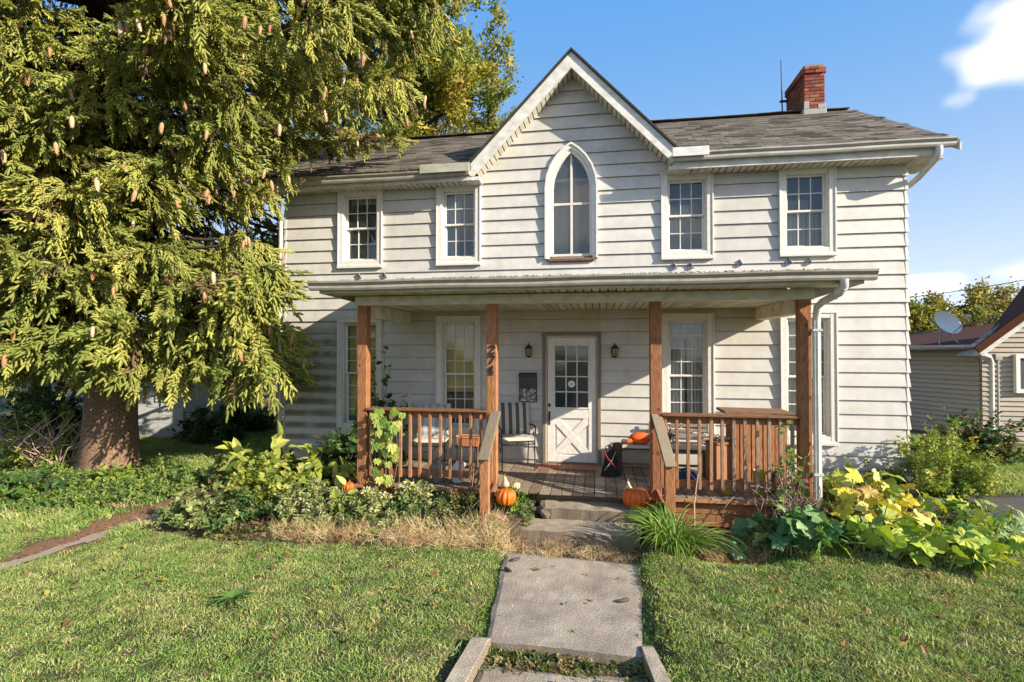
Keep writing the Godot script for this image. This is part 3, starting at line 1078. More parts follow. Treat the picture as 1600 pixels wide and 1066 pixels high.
	# bright metal turn-up where the right gutter meets the gable, and the grey one on the left
	var e1 := MB.new()
	e1.col = Color(0.74, 0.74, 0.73)
	e1.span(Vector3(1.50, 5.10, 0.455), Vector3(2.02, 5.235, 0.475), 0.004)
	part(h, "gutter_splash_guard", e1.done(M.metal_white))
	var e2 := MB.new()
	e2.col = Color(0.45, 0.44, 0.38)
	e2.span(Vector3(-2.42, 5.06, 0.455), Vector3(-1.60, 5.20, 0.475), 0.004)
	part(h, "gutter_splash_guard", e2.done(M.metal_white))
	for s in [-1.0, 1.0]:   # boxed ends where the eaves die into the gable rakes
		var bx := MB.new()
		bx.col = Color(0.68, 0.66, 0.60)
		bx.span(Vector3(s * 1.60 - 0.13, 4.958, 0.04), Vector3(s * 1.60 + 0.13, 5.02, 0.312), 0.004)
		part(h, "eave_return", bx.done(M.metal_white))
	# barge boards at the two gable ends
	for x in [-5.39, 5.335]:
		var b := MB.new()
		b.col = Color(0.66, 0.65, 0.63)
		for s in [0, 1]:
			var za := 0.40 if s == 0 else -5.4
			var o := Vector3(x, 5.9, -1.0 if s == 0 else -4.0)
			var q := [Vector3(x, 5.11, za), Vector3(x, 6.83, -2.5), Vector3(x, 6.70, -2.5), Vector3(x, 4.99, za)]
			var r := []
			for p in q:
				r.append(p + Vector3(0.025, 0, 0))
			b.quad_from(q[0], q[1], q[2], q[3], o + Vector3(0.5, 0, 0))
			b.quad_from(r[0], r[1], r[2], r[3], o - Vector3(0.5, 0, 0))
			b.quad_from(q[3], q[2], r[2], r[3], o)
			b.quad_from(q[0], q[3], r[3], r[0], o - Vector3(0, 0, 3.0 if s == 0 else -3.0))
		part(h, "barge_board", b.done(M.metal_white))
	# overhang underside at the right end
	var ob := MB.new()
	ob.col = Color(0.66, 0.63, 0.55)
	ob.span(Vector3(XR, 4.99, -0.6), Vector3(5.32, 5.005, 0.1))
	part(h, "soffit_return", ob.done(M.soffit))
	# downspouts
	var dp := MB.new()
	dp.col = Color(0.66, 0.655, 0.64)
	dp.tube([Vector3(5.08, 5.06, 0.40), Vector3(5.08, 4.97, 0.40), Vector3(5.07, 4.91, 0.37), Vector3(5.01, 4.74, 0.06), Vector3(4.98, 4.68, -0.12), Vector3(4.955, 4.60, -0.32), Vector3(4.955, 0.6, -0.32)], [0.045, 0.045, 0.045, 0.043, 0.043, 0.043, 0.043], 10)
	part(h, "downspout", dp.done(M.metal_white))
	var dl := MB.new()
	dl.col = Color(0.62, 0.62, 0.6)
	dl.tube([Vector3(-5.06, 5.03, 0.40), Vector3(-5.06, 4.94, 0.40), Vector3(-5.09, 4.86, 0.32), Vector3(-5.14, 4.62, 0.08), Vector3(-5.14, 4.5, 0.02), Vector3(-5.14, 0.6, 0.02)], [0.04, 0.04, 0.04, 0.04, 0.04, 0.04], 10)
	part(h, "downspout", dl.done(M.metal_white))
	# needles and twigs caught in the left gutter
	var lb := MB.new()
	for k in 420:
		var cl: float = pick([-4.45, -4.3, -3.9, -3.0, -2.9, -2.75, -2.6, -4.4, -4.5])
		var x := cl + rng.randfn(0, 0.18)
		if x > -2.45 or x < -5.1:
			continue
		var a := Vector3(x, 5.10 + rng.randf_range(0, 0.05), rng.randf_range(0.36, 0.46))
		var hgt := 0.05 if rng.randf() < 0.9 or cl > -4.2 else 0.3
		var d := Vector3(rng.randf_range(-0.08, 0.08), rng.randf_range(-0.02, hgt), rng.randf_range(-0.05, 0.06))
		lb.col = vary(Color(0.42, 0.25, 0.13), 0.3)
		var w := Vector3(0.003, 0.002, 0)
		lb.tri(a - w, a + w, a + d)
	for k in 60:
		var a := Vector3(-4.42 + rng.randfn(0, 0.09), 5.12, 0.47)
		lb.col = vary(Color(0.5, 0.32, 0.18), 0.3)
		lb.tri(a, a + Vector3(0.006, 0, 0), a + Vector3(rng.randf_range(-0.08, 0.08), rng.randf_range(-0.2, -0.02), rng.randf_range(-0.01, 0.03)))
	part(h, "gutter_litter", lb.done(M.plain))
	chimney(h, 4.33, 4.70, -3.28, -2.3, 6.6, 7.74, true)
	chimney(h, -4.97, -4.55, -3.2, -2.7, 6.5, 7.2, false)
	# mast strapped to the chimney
	var an := MB.new()
	an.col = Color(0.03, 0.03, 0.035)
	an.tube([Vector3(4.24, 6.7, -3.2), Vector3(4.21, 8.32, -3.2)], [0.017, 0.010], 8)
	an.span(Vector3(4.18, 7.42, -3.22), Vector3(4.345, 7.455, -3.17))
	part(h, "mast", an.done(M.iron))


func gutter(h: Node3D, x0: float, x1: float, ytop: float, z: float, sag: float) -> void:
	# ogee profile swept along x, with a little sag
	var prof := [Vector2(0.0, 0.0), Vector2(0.0, -0.11), Vector2(0.075, -0.11), Vector2(0.088, -0.085), Vector2(0.085, -0.055), Vector2(0.105, -0.035), Vector2(0.118, -0.02), Vector2(0.12, 0.0), Vector2(0.110, 0.004), Vector2(0.106, -0.008)]
	var b := MB.new()
	var n := 20
	for i in n:
		var xa := lerpf(x0, x1, float(i) / n)
		var xb := lerpf(x0, x1, float(i + 1) / n)
		var ya := ytop - sag * sin(PI * i / n) + 0.004 * sin(xa * 3.1)
		var yb := ytop - sag * sin(PI * (i + 1) / n) + 0.004 * sin(xb * 3.1)
		for k in prof.size() - 1:
			var p: Vector2 = prof[k]
			var q: Vector2 = prof[k + 1]
			var g := 0.95 + 0.08 * nz.get_noise_2d(xa * 30.0, k * 20.0)
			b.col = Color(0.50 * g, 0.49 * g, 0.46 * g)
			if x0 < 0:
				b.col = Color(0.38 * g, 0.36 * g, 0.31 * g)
			b.quad(Vector3(xa, ya + p.y, z + p.x), Vector3(xa, ya + q.y, z + q.x), Vector3(xb, yb + q.y, z + q.x), Vector3(xb, yb + p.y, z + p.x))
	b.col = Color(0.55, 0.545, 0.52)
	for x in [x0, x1]:
		var o := Vector3((x0 + x1) / 2, ytop, z)
		for k in prof.size() - 2:
			b.tri_from(Vector3(x, ytop, z), Vector3(x, ytop + prof[k].y, z + prof[k].x), Vector3(x, ytop + prof[k + 1].y, z + prof[k + 1].x), o)
	part(h, "gutter", b.done(M.metal_white))


func chimney(h: Node3D, x0: float, x1: float, z0: float, z1: float, y0: float, y1: float, full: bool) -> void:
	var c := MB.new()
	c.col = Color(0.40, 0.36, 0.33)
	c.span(Vector3(x0 + 0.012, y0, z0 + 0.012), Vector3(x1 - 0.012, y1 - 0.02, z1 - 0.012))
	var ch := part(h, "chimney", c.done(M.mortar))
	var base := MB.new()
	base.col = Color(0.58, 0.57, 0.55) if full else Color(0.60, 0.58, 0.55)
	base.span(Vector3(x0 - 0.03, y0 - 0.1, z0 - 0.03), Vector3(x1 + 0.03, 6.86 if full else 6.95, z1 + 0.012), 0.02)
	if full:
		base.xf = Transform3D(Basis.IDENTITY, Vector3((x0 + x1) / 2 + 0.13, 6.90, z1 + 0.002))
		base.box(Vector3.ZERO, Vector3(0.14, 0.09, 0.012), 0.004)
		base.xf = Transform3D(Basis.IDENTITY, Vector3(x0 + 0.04, 6.93, z1 + 0.002))
		base.box(Vector3.ZERO, Vector3(0.09, 0.15, 0.012), 0.004)
	part(ch, "mortar_base", base.done(M.mortar))
	var reds := [Color(0.36, 0.085, 0.045), Color(0.29, 0.06, 0.035), Color(0.42, 0.12, 0.06), Color(0.24, 0.055, 0.035), Color(0.44, 0.16, 0.09)]
	var br := []
	for k in 5:
		var b := MB.new()
		b.col = reds[k]
		b.box(Vector3.ZERO, Vector3(0.19, 0.056, 0.09), 0.005)
		br.append(b.done(M.brick))
	var rows := int((y1 - 6.86) / 0.068)
	for r in rows:
		var y := 6.89 + r * 0.068
		var out := 0.03 if full and r >= rows - 2 else 0.0
		if full and (r == 3):
			y += 0.008
		# front and left faces by courses in running bond
		for f in 4:
			var along := x1 - x0 if f % 2 == 0 else z1 - z0
			var n := maxi(1, int(round(along / 0.2)))
			var step := along / n
			var shift := 0.5 if (r + f) % 2 else 0.0
			for i in n + 1:
				var u0 := maxf(0.0, (i - shift) * step)
				var u1 := minf(along, (i + 1 - shift) * step)
				if u1 - u0 < 0.03 or u0 >= along:
					continue
				if full and r == rows - 1 and f == 0 and u0 > 0.25:
					continue
				var mid := (u0 + u1) * 0.5
				var p := Vector3.ZERO
				var turn := 0.0
				if f == 0:
					p = Vector3(x0 + mid, y, z1 - 0.045 + out)
				elif f == 1:
					p = Vector3(x0 + 0.045 - out, y, z0 + mid)
					turn = PI / 2
				elif f == 2:
					p = Vector3(x0 + mid, y, z0 + 0.045 - out)
				else:
					p = Vector3(x1 - 0.045 + out, y, z0 + mid)
					turn = PI / 2
				var jit := Vector3(rng.randf_range(-0.002, 0.002), 0, rng.randf_range(-0.002, 0.002))
				part(ch, "brick", br[rng.randi() % 5], Transform3D(Basis(Vector3.UP, turn + rng.randf_range(-0.01, 0.01)).scaled_local(Vector3((u1 - u0 - 0.012) / 0.19, 1, 1)), p + jit))


# ---------------------------------------------------------------- the porch
const STAIN := [Color(0.51, 0.235, 0.10), Color(0.43, 0.19, 0.083), Color(0.57, 0.28, 0.13), Color(0.46, 0.21, 0.093), Color(0.54, 0.26, 0.115)]
const GREYW := [Color(0.40, 0.33, 0.26), Color(0.46, 0.38, 0.295), Color(0.34, 0.28, 0.215), Color(0.52, 0.43, 0.33), Color(0.38, 0.32, 0.26)]


func bar(parent: Node3D, called: String, a: Vector3, b: Vector3, c: Color, m: Material, bev := 0.004) -> MeshInstance3D:
	var s := MB.new()
	s.col = c
	s.span(a, b, bev)
	return part(parent, called, s.done(m))


func beam_between(b: MB, p: Vector3, q: Vector3, w: float, h: float, bev := 0.004) -> void:   # box of width w, height h along p-q
	var d := (q - p)
	var z := d.normalized()
	var x := Vector3.UP.cross(z)
	x = Vector3.RIGHT if x.length() < 0.01 else x.normalized()
	var y := z.cross(x)
	b.xf = Transform3D(Basis(x, y, z), (p + q) * 0.5)
	b.box(Vector3.ZERO, Vector3(w, h, d.length()), bev)
	b.xf = Transform3D.IDENTITY


func porch() -> void:
	var h := thing("front_porch", Vector3(0, 0.1, 0.9), "open front porch with cedar coloured posts and railings under a low white roof", "porch")
	var F := 0.40
	# deck boards run out from the wall
	var x := -2.90
	var i := 0
	while x < 2.92:
		var s := MB.new()
		s.col = vary(GREYW[i % 5], 0.12)
		var front := 1.72 + rng.randf_range(-0.012, 0.02)
		var l := front - 0.03
		s.box(Vector3.ZERO, Vector3(0.134, 0.036, l), 0.005)
		part(h, "deck_board", s.done(M.wood_z), Transform3D(Basis(Vector3.RIGHT, rng.randf_range(-0.003, 0.003)), Vector3(x + 0.069, F - 0.018 + rng.randf_range(-0.003, 0.003), 0.03 + l / 2)))
		x += 0.1415
		i += 1
	# joists and skirt boards
	var jb := MB.new()
	jb.col = Color(0.16, 0.10, 0.06)
	for xx in [-2.86, -1.7, -0.45, 0.95, 1.9, 2.83]:
		jb.span(Vector3(xx, 0.18, 0.03), Vector3(xx + 0.04, F - 0.04, 1.64))
	part(h, "joist", jb.done(M.wood_z))
	for sp in [[-2.88, -0.92], [1.02, 2.90]]:
		for r in 2:
			var b0: float = 0.205 - r * 0.155
			bar(h, "skirt_board", Vector3(sp[0] + r * 0.004, b0 + 0.003, 1.655 - r * 0.006), Vector3(sp[1] - r * 0.004, b0 + 0.15, 1.695 - r * 0.006), vary(STAIN[3], 0.06), M.wood_x)
		# nosing made of short lengths
		var xx: float = sp[0]
		while xx < sp[1] - 0.05:
			var e := minf(xx + 0.142, sp[1])
			bar(h, "nosing_block", Vector3(xx, 0.362, 1.74), Vector3(e - 0.004, 0.398 + rng.randf_range(-0.003, 0.004), 1.775 + rng.randf_range(0, 0.008)), vary(STAIN[2], 0.12), M.wood_x)
			xx += 0.142
	bar(h, "rim_board", Vector3(-0.918, 0.02, 1.52), Vector3(1.018, 0.355, 1.555), Color(0.36, 0.26, 0.15), M.wood_x)
	# posts
	var px := [-2.80, -0.985, 1.115, 2.86]
	for k in 4:
		var s := MB.new()
		s.col = vary(STAIN[[0, 2, 1, 3][k]], 0.03)
		s.span(Vector3(px[k] - 0.068, 0.05, 1.585), Vector3(px[k] + 0.068, 2.86, 1.721), 0.007)
		var po := part(h, "post", s.done(M.wood_y))
		if k == 1:
			tag(po, "post with a split golden streak that carries the house number")
			var st := MB.new()   # pale streak where the stain has flaked away
			st.col = Color(0.58, 0.30, 0.09)
			for q in [[-0.045, -0.02, 1.05, 1.90], [0.004, 0.028, 1.32, 1.88], [-0.02, 0.0, 1.5, 1.78]]:
				var n := 14
				for e in n:
					var ya: float = lerpf(q[2], q[3], float(e) / n)
					var yb: float = lerpf(q[2], q[3], float(e + 1) / n)
					var wa: float = 0.008 * nz.get_noise_2d(ya * 200.0, q[0] * 900.0)
					var wb: float = 0.008 * nz.get_noise_2d(yb * 200.0, q[0] * 900.0)
					st.quad(Vector3(px[k] + q[0] + wa, ya, 1.724), Vector3(px[k] + q[1] - wa, ya, 1.724), Vector3(px[k] + q[1] - wb, yb, 1.724), Vector3(px[k] + q[0] + wb, yb, 1.724))
			part(po, "worn_streak", st.done(M.wood_y))
		else:
			for kn in [[0.6, 0.02], [2.02, -0.01], [1.15, 0.03]]:   # knots
				var kb := MB.new()
				kb.col = Color(0.13, 0.05, 0.02)
				kb.xf = Transform3D(Basis(Vector3.RIGHT, PI / 2).scaled(Vector3(1, 1.5, 1)), Vector3(px[k] + kn[1] + 0.012 * k - 0.02, kn[0] + 0.17 * k, 1.720))
				kb.lathe([Vector2(0.017, 0.0), Vector2(0.015, 0.003), Vector2(0.009, 0.0035), Vector2(0.007, 0.001), Vector2(0.001, 0.0015)], 12)
				part(po, "knot", kb.done(M.plain))
	# railings
	for sp in [[-2.73, -1.055, 12], [1.185, 2.79, 12]]:
		var rl := MB.new()
		rl.col = Color(0.30, 0.15, 0.075)
		rl.span(Vector3(sp[0], 0, 1.600), Vector3(sp[1], 0.035, 1.745), 0.006)
		var railing := part(h, "railing", rl.done(M.wood_x), Transform3D(Basis.IDENTITY, Vector3(0, 1.405, 0)))
		tag(railing, "left railing wound with creeper" if sp[0] < 0 else "right railing of paler weathered balusters")
		bar(railing, "top_rail", Vector3(sp[0], 1.315, 1.625), Vector3(sp[1], 1.403, 1.663), STAIN[1], M.wood_x)
		bar(railing, "bottom_rail", Vector3(sp[0], 0.52, 1.625), Vector3(sp[1], 0.608, 1.663), STAIN[1], M.wood_x)
		var n: int = sp[2]
		for k in n:
			var xx: float = lerpf(sp[0] + 0.05, sp[1] - 0.075, float(k) / (n - 1))
			var pale: bool = sp[0] > 0 and k > 2
			var s := MB.new()
			s.col = vary(STAIN[(k * 3) % 5].lerp(Color(0.44, 0.34, 0.27), (0.3 + 0.06 * k if pale else 0.22)), 0.08)
			s.span(Vector3(-0.019, 0.505, 1.664), Vector3(0.019, 1.40, 1.702), 0.004)
			part(railing, "baluster", s.done(M.wood_y), Transform3D(Basis(Vector3.BACK, rng.randf_range(-0.006, 0.006)), Vector3(xx, 0, 0)))
	# stair rails: newel, sloping grey cap, balusters
	for sd in [-1.0, 1.0]:
		var nx := -0.985 if sd < 0 else 1.235
		var topx := -0.93 if sd < 0 else 1.12
		var nb := MB.new()
		nb.col = STAIN[2] if sd < 0 else STAIN[0]
		nb.span(Vector3(nx - 0.065, 0.0, 2.04), Vector3(nx + 0.05, 0.86, 2.14), 0.006)
		var nw := part(h, "newel", nb.done(M.wood_y))
		var cap := MB.new()
		cap.col = Color(0.36, 0.31, 0.235)
		beam_between(cap, Vector3(topx, 1.42, 1.70), Vector3(nx - 0.005, 0.875, 2.19), 0.135, 0.036, 0.005)
		part(nw, "handrail", cap.done(M.wood_z))
		var sr := MB.new()
		sr.col = STAIN[1]
		beam_between(sr, Vector3(topx, 0.46, 1.70), Vector3(nx, 0.22, 2.06), 0.038, 0.088)
		part(nw, "stringer_rail", sr.done(M.wood_z))
		for k in 3:
			var u := 0.22 + 0.26 * k
			var p := Vector3(lerpf(topx, nx, u), 0, lerpf(1.70, 2.10, u))
			bar(nw, "baluster", p + Vector3(-0.018 + sd * 0.03, lerpf(0.6, 0.3, u), -0.018), p + Vector3(0.018 + sd * 0.03, lerpf(1.38, 0.9, u) - 0.02, 0.018), STAIN[k % 5], M.wood_y)
	# beam across the front and the two end beams
	var cream := Color(0.62, 0.59, 0.50)
	bar(h, "beam", Vector3(-2.90, 2.84, 1.60), Vector3(2.96, 2.965, 1.735), Color(0.66, 0.635, 0.56), M.metal_white)
	bar(h, "end_beam", Vector3(-2.88, 2.68, 0.02), Vector3(-2.72, 2.868, 1.583), Color(0.76, 0.72, 0.61), M.soffit)
	bar(h, "end_beam", Vector3(2.76, 2.68, 0.02), Vector3(2.92, 2.868, 1.583), Color(0.76, 0.72, 0.61), M.soffit)
	# ceiling planks and the soffit under the eave
	x = -2.715
	i = 0
	while x < 2.74:
		var s := MB.new()
		var k := 0.9 + 0.1 * sin(i * 2.1)
		s.col = Color(0.78 * k, 0.73 * k, 0.60 * k).lerp(Color(0.42, 0.34, 0.18), 0.35 if i % 7 in [2, 3] else 0.05)
		s.span(Vector3(x, 2.872, 0.03), Vector3(x + 0.090, 2.884, 1.595), 0.005)
		part(h, "ceiling_plank", s.done(M.soffit))
		x += 0.1015
		i += 1
	x = -3.12
	i = 0
	while x < 3.26:
		var s := MB.new()
		var k := 0.9 + 0.1 * sin(i * 1.7)
		s.col = Color(0.76 * k, 0.71 * k, 0.57 * k).lerp(Color(0.36, 0.28, 0.14), 0.45 if i % 5 == 1 else 0.06)
		s.span(Vector3(x, 2.975, 1.738), Vector3(x + 0.088, 2.987, 2.22), 0.005)
		part(h, "soffit_panel", s.done(M.soffit))
		x += 0.1015
		i += 1
	# fascia, roof and gutter
	bar(h, "fascia", Vector3(-3.14, 2.955, 2.222), Vector3(3.27, 3.08, 2.245), Color(0.52, 0.50, 0.43), M.metal_white)
	for xx in [-3.14, 3.25]:
		var e := MB.new()
		e.col = Color(0.60, 0.58, 0.52)
		e.prism(PackedVector2Array([Vector2(0.05, 2.90), Vector2(2.22, 2.958), Vector2(2.22, 3.08), Vector2(0.05, 3.33)]), 0.0, 0.022)
		var q := MB.new()
		for k in e.v.size():
			q.vert(Vector3(xx + 0.022 - e.v[k].z, e.v[k].y, e.v[k].x), Vector3(-e.n[k].z, e.n[k].y, e.n[k].x), e.col)
		part(h, "end_fascia", q.done(M.metal_white))
	var rf := MB.new()
	rf.col = Color(0.12, 0.115, 0.11)
	var o := Vector3(0, 3.2, 1.0)
	var t := [Vector3(-3.2, 3.105, 2.28), Vector3(3.31, 3.105, 2.28), Vector3(3.31, 3.40, 0.034), Vector3(-3.2, 3.40, 0.034)]
	var u := []
	for p in t:
		u.append(p - Vector3(0, 0.04, 0))
	rf.quad_from(t[0], t[1], t[2], t[3], o)
	rf.quad_from(u[0], u[1], u[2], u[3], o + Vector3(0, 0.1, 0))
	for k in 4:
		rf.quad_from(t[k], t[(k + 1) % 4], u[(k + 1) % 4], u[k], o - Vector3(0, 0.05, 0))
	part(h, "roof", rf.done(M.shingle))
	gutter(h, -3.24, 3.36, 3.10, 2.248, 0.0)
	# moss and needles heaped along the gutter lip
	var ms := MB.new()
	for k in 1500:
		var xx := rng.randf_range(-3.24, 3.2)
		if nz.get_noise_1d(xx * 40.0) < -0.12:
			continue
		ms.col = vary(pick([Color(0.05, 0.05, 0.045), Color(0.08, 0.08, 0.06), Color(0.12, 0.11, 0.08)]), 0.3)
		var p := Vector3(xx, 3.10 + rng.randf_range(-0.008, 0.012), rng.randf_range(2.30, 2.372))
		var w := rng.randf_range(0.006, 0.02)
		ms.tri(p, p + Vector3(w, rng.randf_range(-0.004, 0.004), 0.004), p + Vector3(w * 0.5, rng.randf_range(0.004, 0.016), rng.randf_range(-0.01, 0.01)))
	part(h, "gutter_litter", ms.done(M.plain))
	# downspout with its elbow at the right-hand post
	var dp := MB.new()
	dp.col = Color(0.66, 0.655, 0.63)
	dp.tube([Vector3(3.04, 3.0, 2.31), Vector3(3.04, 2.93, 2.31), Vector3(3.02, 2.86, 2.24), Vector3(2.965, 2.79, 1.95), Vector3(2.955, 2.74, 1.82), Vector3(2.955, 2.6, 1.79)], [0.044, 0.044, 0.044, 0.042, 0.042, 0.042], 12)
	for k in 3:
		dp.tube([Vector3(3.038 - 0.02 * k, 2.92 - 0.04 * k, 2.30 - 0.06 * k), Vector3(3.035 - 0.02 * k, 2.91 - 0.04 * k, 2.285 - 0.06 * k)], [0.048, 0.048], 12)
	var prof := []
	for k in 16:
		var a := TAU * k / 16.0
		prof.append(Vector2(cos(a) * (0.043 + 0.004 * cos(a * 8.0)), sin(a) * (0.036 + 0.003 * cos(a * 8.0))))
	for k in 16:
		var p0: Vector2 = prof[k]
		var p1: Vector2 = prof[(k + 1) % 16]
		dp.quad_from(Vector3(2.955 + p0.x, 0.42, 1.79 + p0.y), Vector3(2.955 + p1.x, 0.42, 1.79 + p1.y), Vector3(2.955 + p1.x, 2.62, 1.79 + p1.y), Vector3(2.955 + p0.x, 2.62, 1.79 + p0.y), Vector3(2.955, 1.5, 1.79))
	dp.tube([Vector3(2.955, 0.46, 1.79), Vector3(2.955, 0.36, 1.80), Vector3(2.96, 0.30, 1.88), Vector3(2.965, 0.26, 2.02)], [0.047, 0.047, 0.047, 0.047], 10)
	var ds := part(h, "downspout", dp.done(M.metal_white))
	for y in [0.75, 2.45]:
		var s := MB.new()
		s.col = Color(0.6, 0.6, 0.58)
		s.span(Vector3(2.90, y, 1.735), Vector3(3.01, y + 0.03, 1.832), 0.003)
		part(ds, "strap", s.done(M.metal_white))


# ---------------------------------------------------------------- things on and around the porch
func pumpkin(called: String, at: Vector3, r: float, hgt: float, ribs: int, c: Color, label: String, cat: String, group := "") -> Node3D:
	var t := thing(called, at, label, cat, group)
	var b := MB.new()
	b.col = c
	var prof := []
	for k in 15:
		var a := -PI / 2 + PI * k / 14.0
		var rr := r * pow(maxf(cos(a), 0.0), 0.72)
		var y := hgt * 0.5 + hgt * 0.5 * sin(a)
		if k >= 12:
			y -= (k - 11) * hgt * 0.03
		prof.append(Vector2(maxf(rr, 0.001), y))
	b.lathe(prof, ribs * 6, Vector3.ZERO, ribs, 0.16)
	part(t, "rind", b.done(M.skin_pumpkin), Transform3D(Basis.from_euler(Vector3(0.05, rng.randf() * 6.0, -0.06)).scaled_local(Vector3(1.05, 1.0, 0.94)), at))
	var s := MB.new()
	s.col = Color(0.28, 0.22, 0.08)
	s.tube([Vector3(0, hgt * 0.88, 0), Vector3(0.01, hgt * 0.98, 0.005), Vector3(0.02, hgt * 1.08 + 0.01, 0.012)], [r * 0.16, r * 0.085, r * 0.10], 6)
	part(t, "stem", s.done(M.plain), Transform3D(Basis(Vector3.UP, rng.randf() * 6.0), at))
	return t


func gourd(at: Vector3, r: float, long: bool, c: Color, label: String) -> void:
	var t := thing("gourd", at, label, "gourd", "small pale gourds beside the big pumpkins")
	var b := MB.new()
	b.col = c
	if long:
		b.lathe([Vector2(0.002, 0), Vector2(r * 0.7, r * 0.15), Vector2(r, r * 0.8), Vector2(r * 0.85, r * 1.4), Vector2(r * 0.5, r * 2.0), Vector2(r * 0.36, r * 2.5), Vector2(r * 0.3, r * 2.9), Vector2(0.002, r * 3.0)], 20)
	else:
		b.lathe([Vector2(0.002, 0.004), Vector2(r * 0.6, r * 0.06), Vector2(r * 0.95, r * 0.45), Vector2(r, r * 0.8), Vector2(r * 0.9, r * 1.2), Vector2(r * 0.5, r * 1.5), Vector2(0.002, r * 1.46)], 40, Vector3.ZERO, 8, 0.12)
	part(t, "rind", b.done(M.skin_pumpkin), Transform3D(Basis(Vector3.BACK, 0.12 if long else 0.05), at))
	var s := MB.new()
	s.col = Color(0.3, 0.27, 0.12)
	var h := r * (2.95 if long else 1.45)
	s.tube([Vector3(-0.004 if long else 0.0, h - 0.005, 0), Vector3(0.002, h + 0.02, 0.004), Vector3(0.012, h + 0.035, 0.004)], [0.008, 0.006, 0.007], 6)
	part(t, "stem", s.done(M.plain), Transform3D(Basis(Vector3.BACK, 0.12 if long else 0.05), at))


func chair(at: Vector3, turn: float, label: String, bluish: bool) -> void:
	var t := thing("porch_chair", at, label, "chair", "wrought iron porch chairs with striped cushions")
	t.rotation.y = turn
	var W := Transform3D(Basis(Vector3.UP, turn), at)
	var ic := Color(0.03, 0.028, 0.026)
	for sx in [-1.0, 1.0]:
		var b := MB.new()
		b.col = ic
		b.tube([Vector3(sx * 0.25, 0.0, 0.24), Vector3(sx * 0.25, 0.40, 0.23), Vector3(sx * 0.26, 0.62, 0.22)], [0.010, 0.009, 0.009], 6)
		part(t, "leg", b.done(M.iron), W)
		b = MB.new()
		b.col = ic
		b.tube([Vector3(sx * 0.24, 0.0, -0.28), Vector3(sx * 0.24, 0.40, -0.22), Vector3(sx * 0.25, 0.9, -0.34)], [0.010, 0.009, 0.008], 6)
		part(t, "leg", b.done(M.iron), W)
		b = MB.new()
		b.col = ic
		b.tube([Vector3(sx * 0.25, 0.64, -0.27), Vector3(sx * 0.28, 0.645, -0.1), Vector3(sx * 0.28, 0.645, 0.12), Vector3(sx * 0.265, 0.63, 0.22), Vector3(sx * 0.262, 0.58, 0.25), Vector3(sx * 0.26, 0.555, 0.23)], [0.011, 0.012, 0.013, 0.012, 0.009, 0.006], 6)
		for s in 2:   # scrolls between arm and seat, and under the seat
			var pts := []
			var rad := []
			for k in 14:
				var a: float = 0.5 + k * 0.55
				var rr := 0.062 * (1.0 - k / 16.0)
				pts.append(Vector3(sx * 0.262, (0.53 if s == 0 else 0.31) + rr * cos(a), (0.06 if s == 0 else 0.12) + rr * sin(a)))
				rad.append(0.0055)
			b.tube(pts, rad, 5)
		part(t, "arm", b.done(M.iron), W)
	var f := MB.new()
	f.col = ic
	for s in [[-0.25, -0.24, 0.25, -0.24], [-0.25, 0.24, 0.25, 0.24], [-0.25, -0.24, -0.25, 0.24], [0.25, -0.24, 0.25, 0.24], [0.0, -0.24, 0.0, 0.24]]:
		f.tube([Vector3(s[0], 0.40, s[1]), Vector3(s[2], 0.40, s[3])], [0.009, 0.009], 6)
	for k in 12:   # apron curl at the front
		var a := PI * k / 11.0
		var a2 := PI * (k + 1) / 11.0
		if k < 11:
			f.tube([Vector3(-0.12 * cos(a), 0.39 - 0.07 * sin(a), 0.24), Vector3(-0.12 * cos(a2), 0.39 - 0.07 * sin(a2), 0.24)], [0.0055, 0.0055], 5)
	f.tube([Vector3(-0.245, 0.88, -0.335), Vector3(-0.1, 0.92, -0.345), Vector3(0.1, 0.92, -0.345), Vector3(0.245, 0.88, -0.335)], [0.009, 0.009, 0.009, 0.009], 6)
	part(t, "seat_frame", f.done(M.iron), W)
	var cs := MB.new()
	cs.col = Color(0.66, 0.62, 0.53)
	cushion(cs, Vector3(0.51, 0.085, 0.47), [], 0)
	part(t, "seat_cushion", cs.done(M.cloth), W * Transform3D(Basis.IDENTITY, Vector3(0, 0.455, 0.0)))
	var cb := MB.new()
	var stripes := [Color(0.60, 0.58, 0.54), Color(0.12, 0.115, 0.11)]
	if bluish:
		stripes = [Color(0.52, 0.56, 0.60), Color(0.34, 0.37, 0.40)]
	cushion(cb, Vector3(0.52, 0.50, 0.09), stripes, 9)
	part(t, "back_cushion", cb.done(M.cloth), W * Transform3D(Basis(Vector3.RIGHT, -0.2), Vector3(0, 0.735, -0.235)))


func cushion(b: MB, s: Vector3, stripes: Array, n: int) -> void:   # pillowed box; stripes of colour along y when given
	var nx := 18
	var ny := 8
	var flat := s.y < s.z
	for side in [-1.0, 1.0]:
		for i in nx:
			for j in ny:
				var q := []
				for k in [[0, 0], [1, 0], [1, 1], [0, 1]]:
					var u := float(i + k[0]) / nx * 2.0 - 1.0
					var w := float(j + k[1]) / ny * 2.0 - 1.0
					var th: float = pow(maxf(0.0, (1.0 - pow(absf(u), 6.0)) * (1.0 - pow(absf(w), 6.0))), 0.5) * 0.5 * side
					if flat:
						q.append(Vector3(u * s.x * 0.5, th * s.y, w * s.z * 0.5))
					else:
						q.append(Vector3(u * s.x * 0.5, w * s.y * 0.5, th * s.z))
				if stripes.size():
					b.col = stripes[int(float(i) * n / nx) % 2]
				b.quad_from(q[0], q[1], q[2], q[3], Vector3.ZERO)


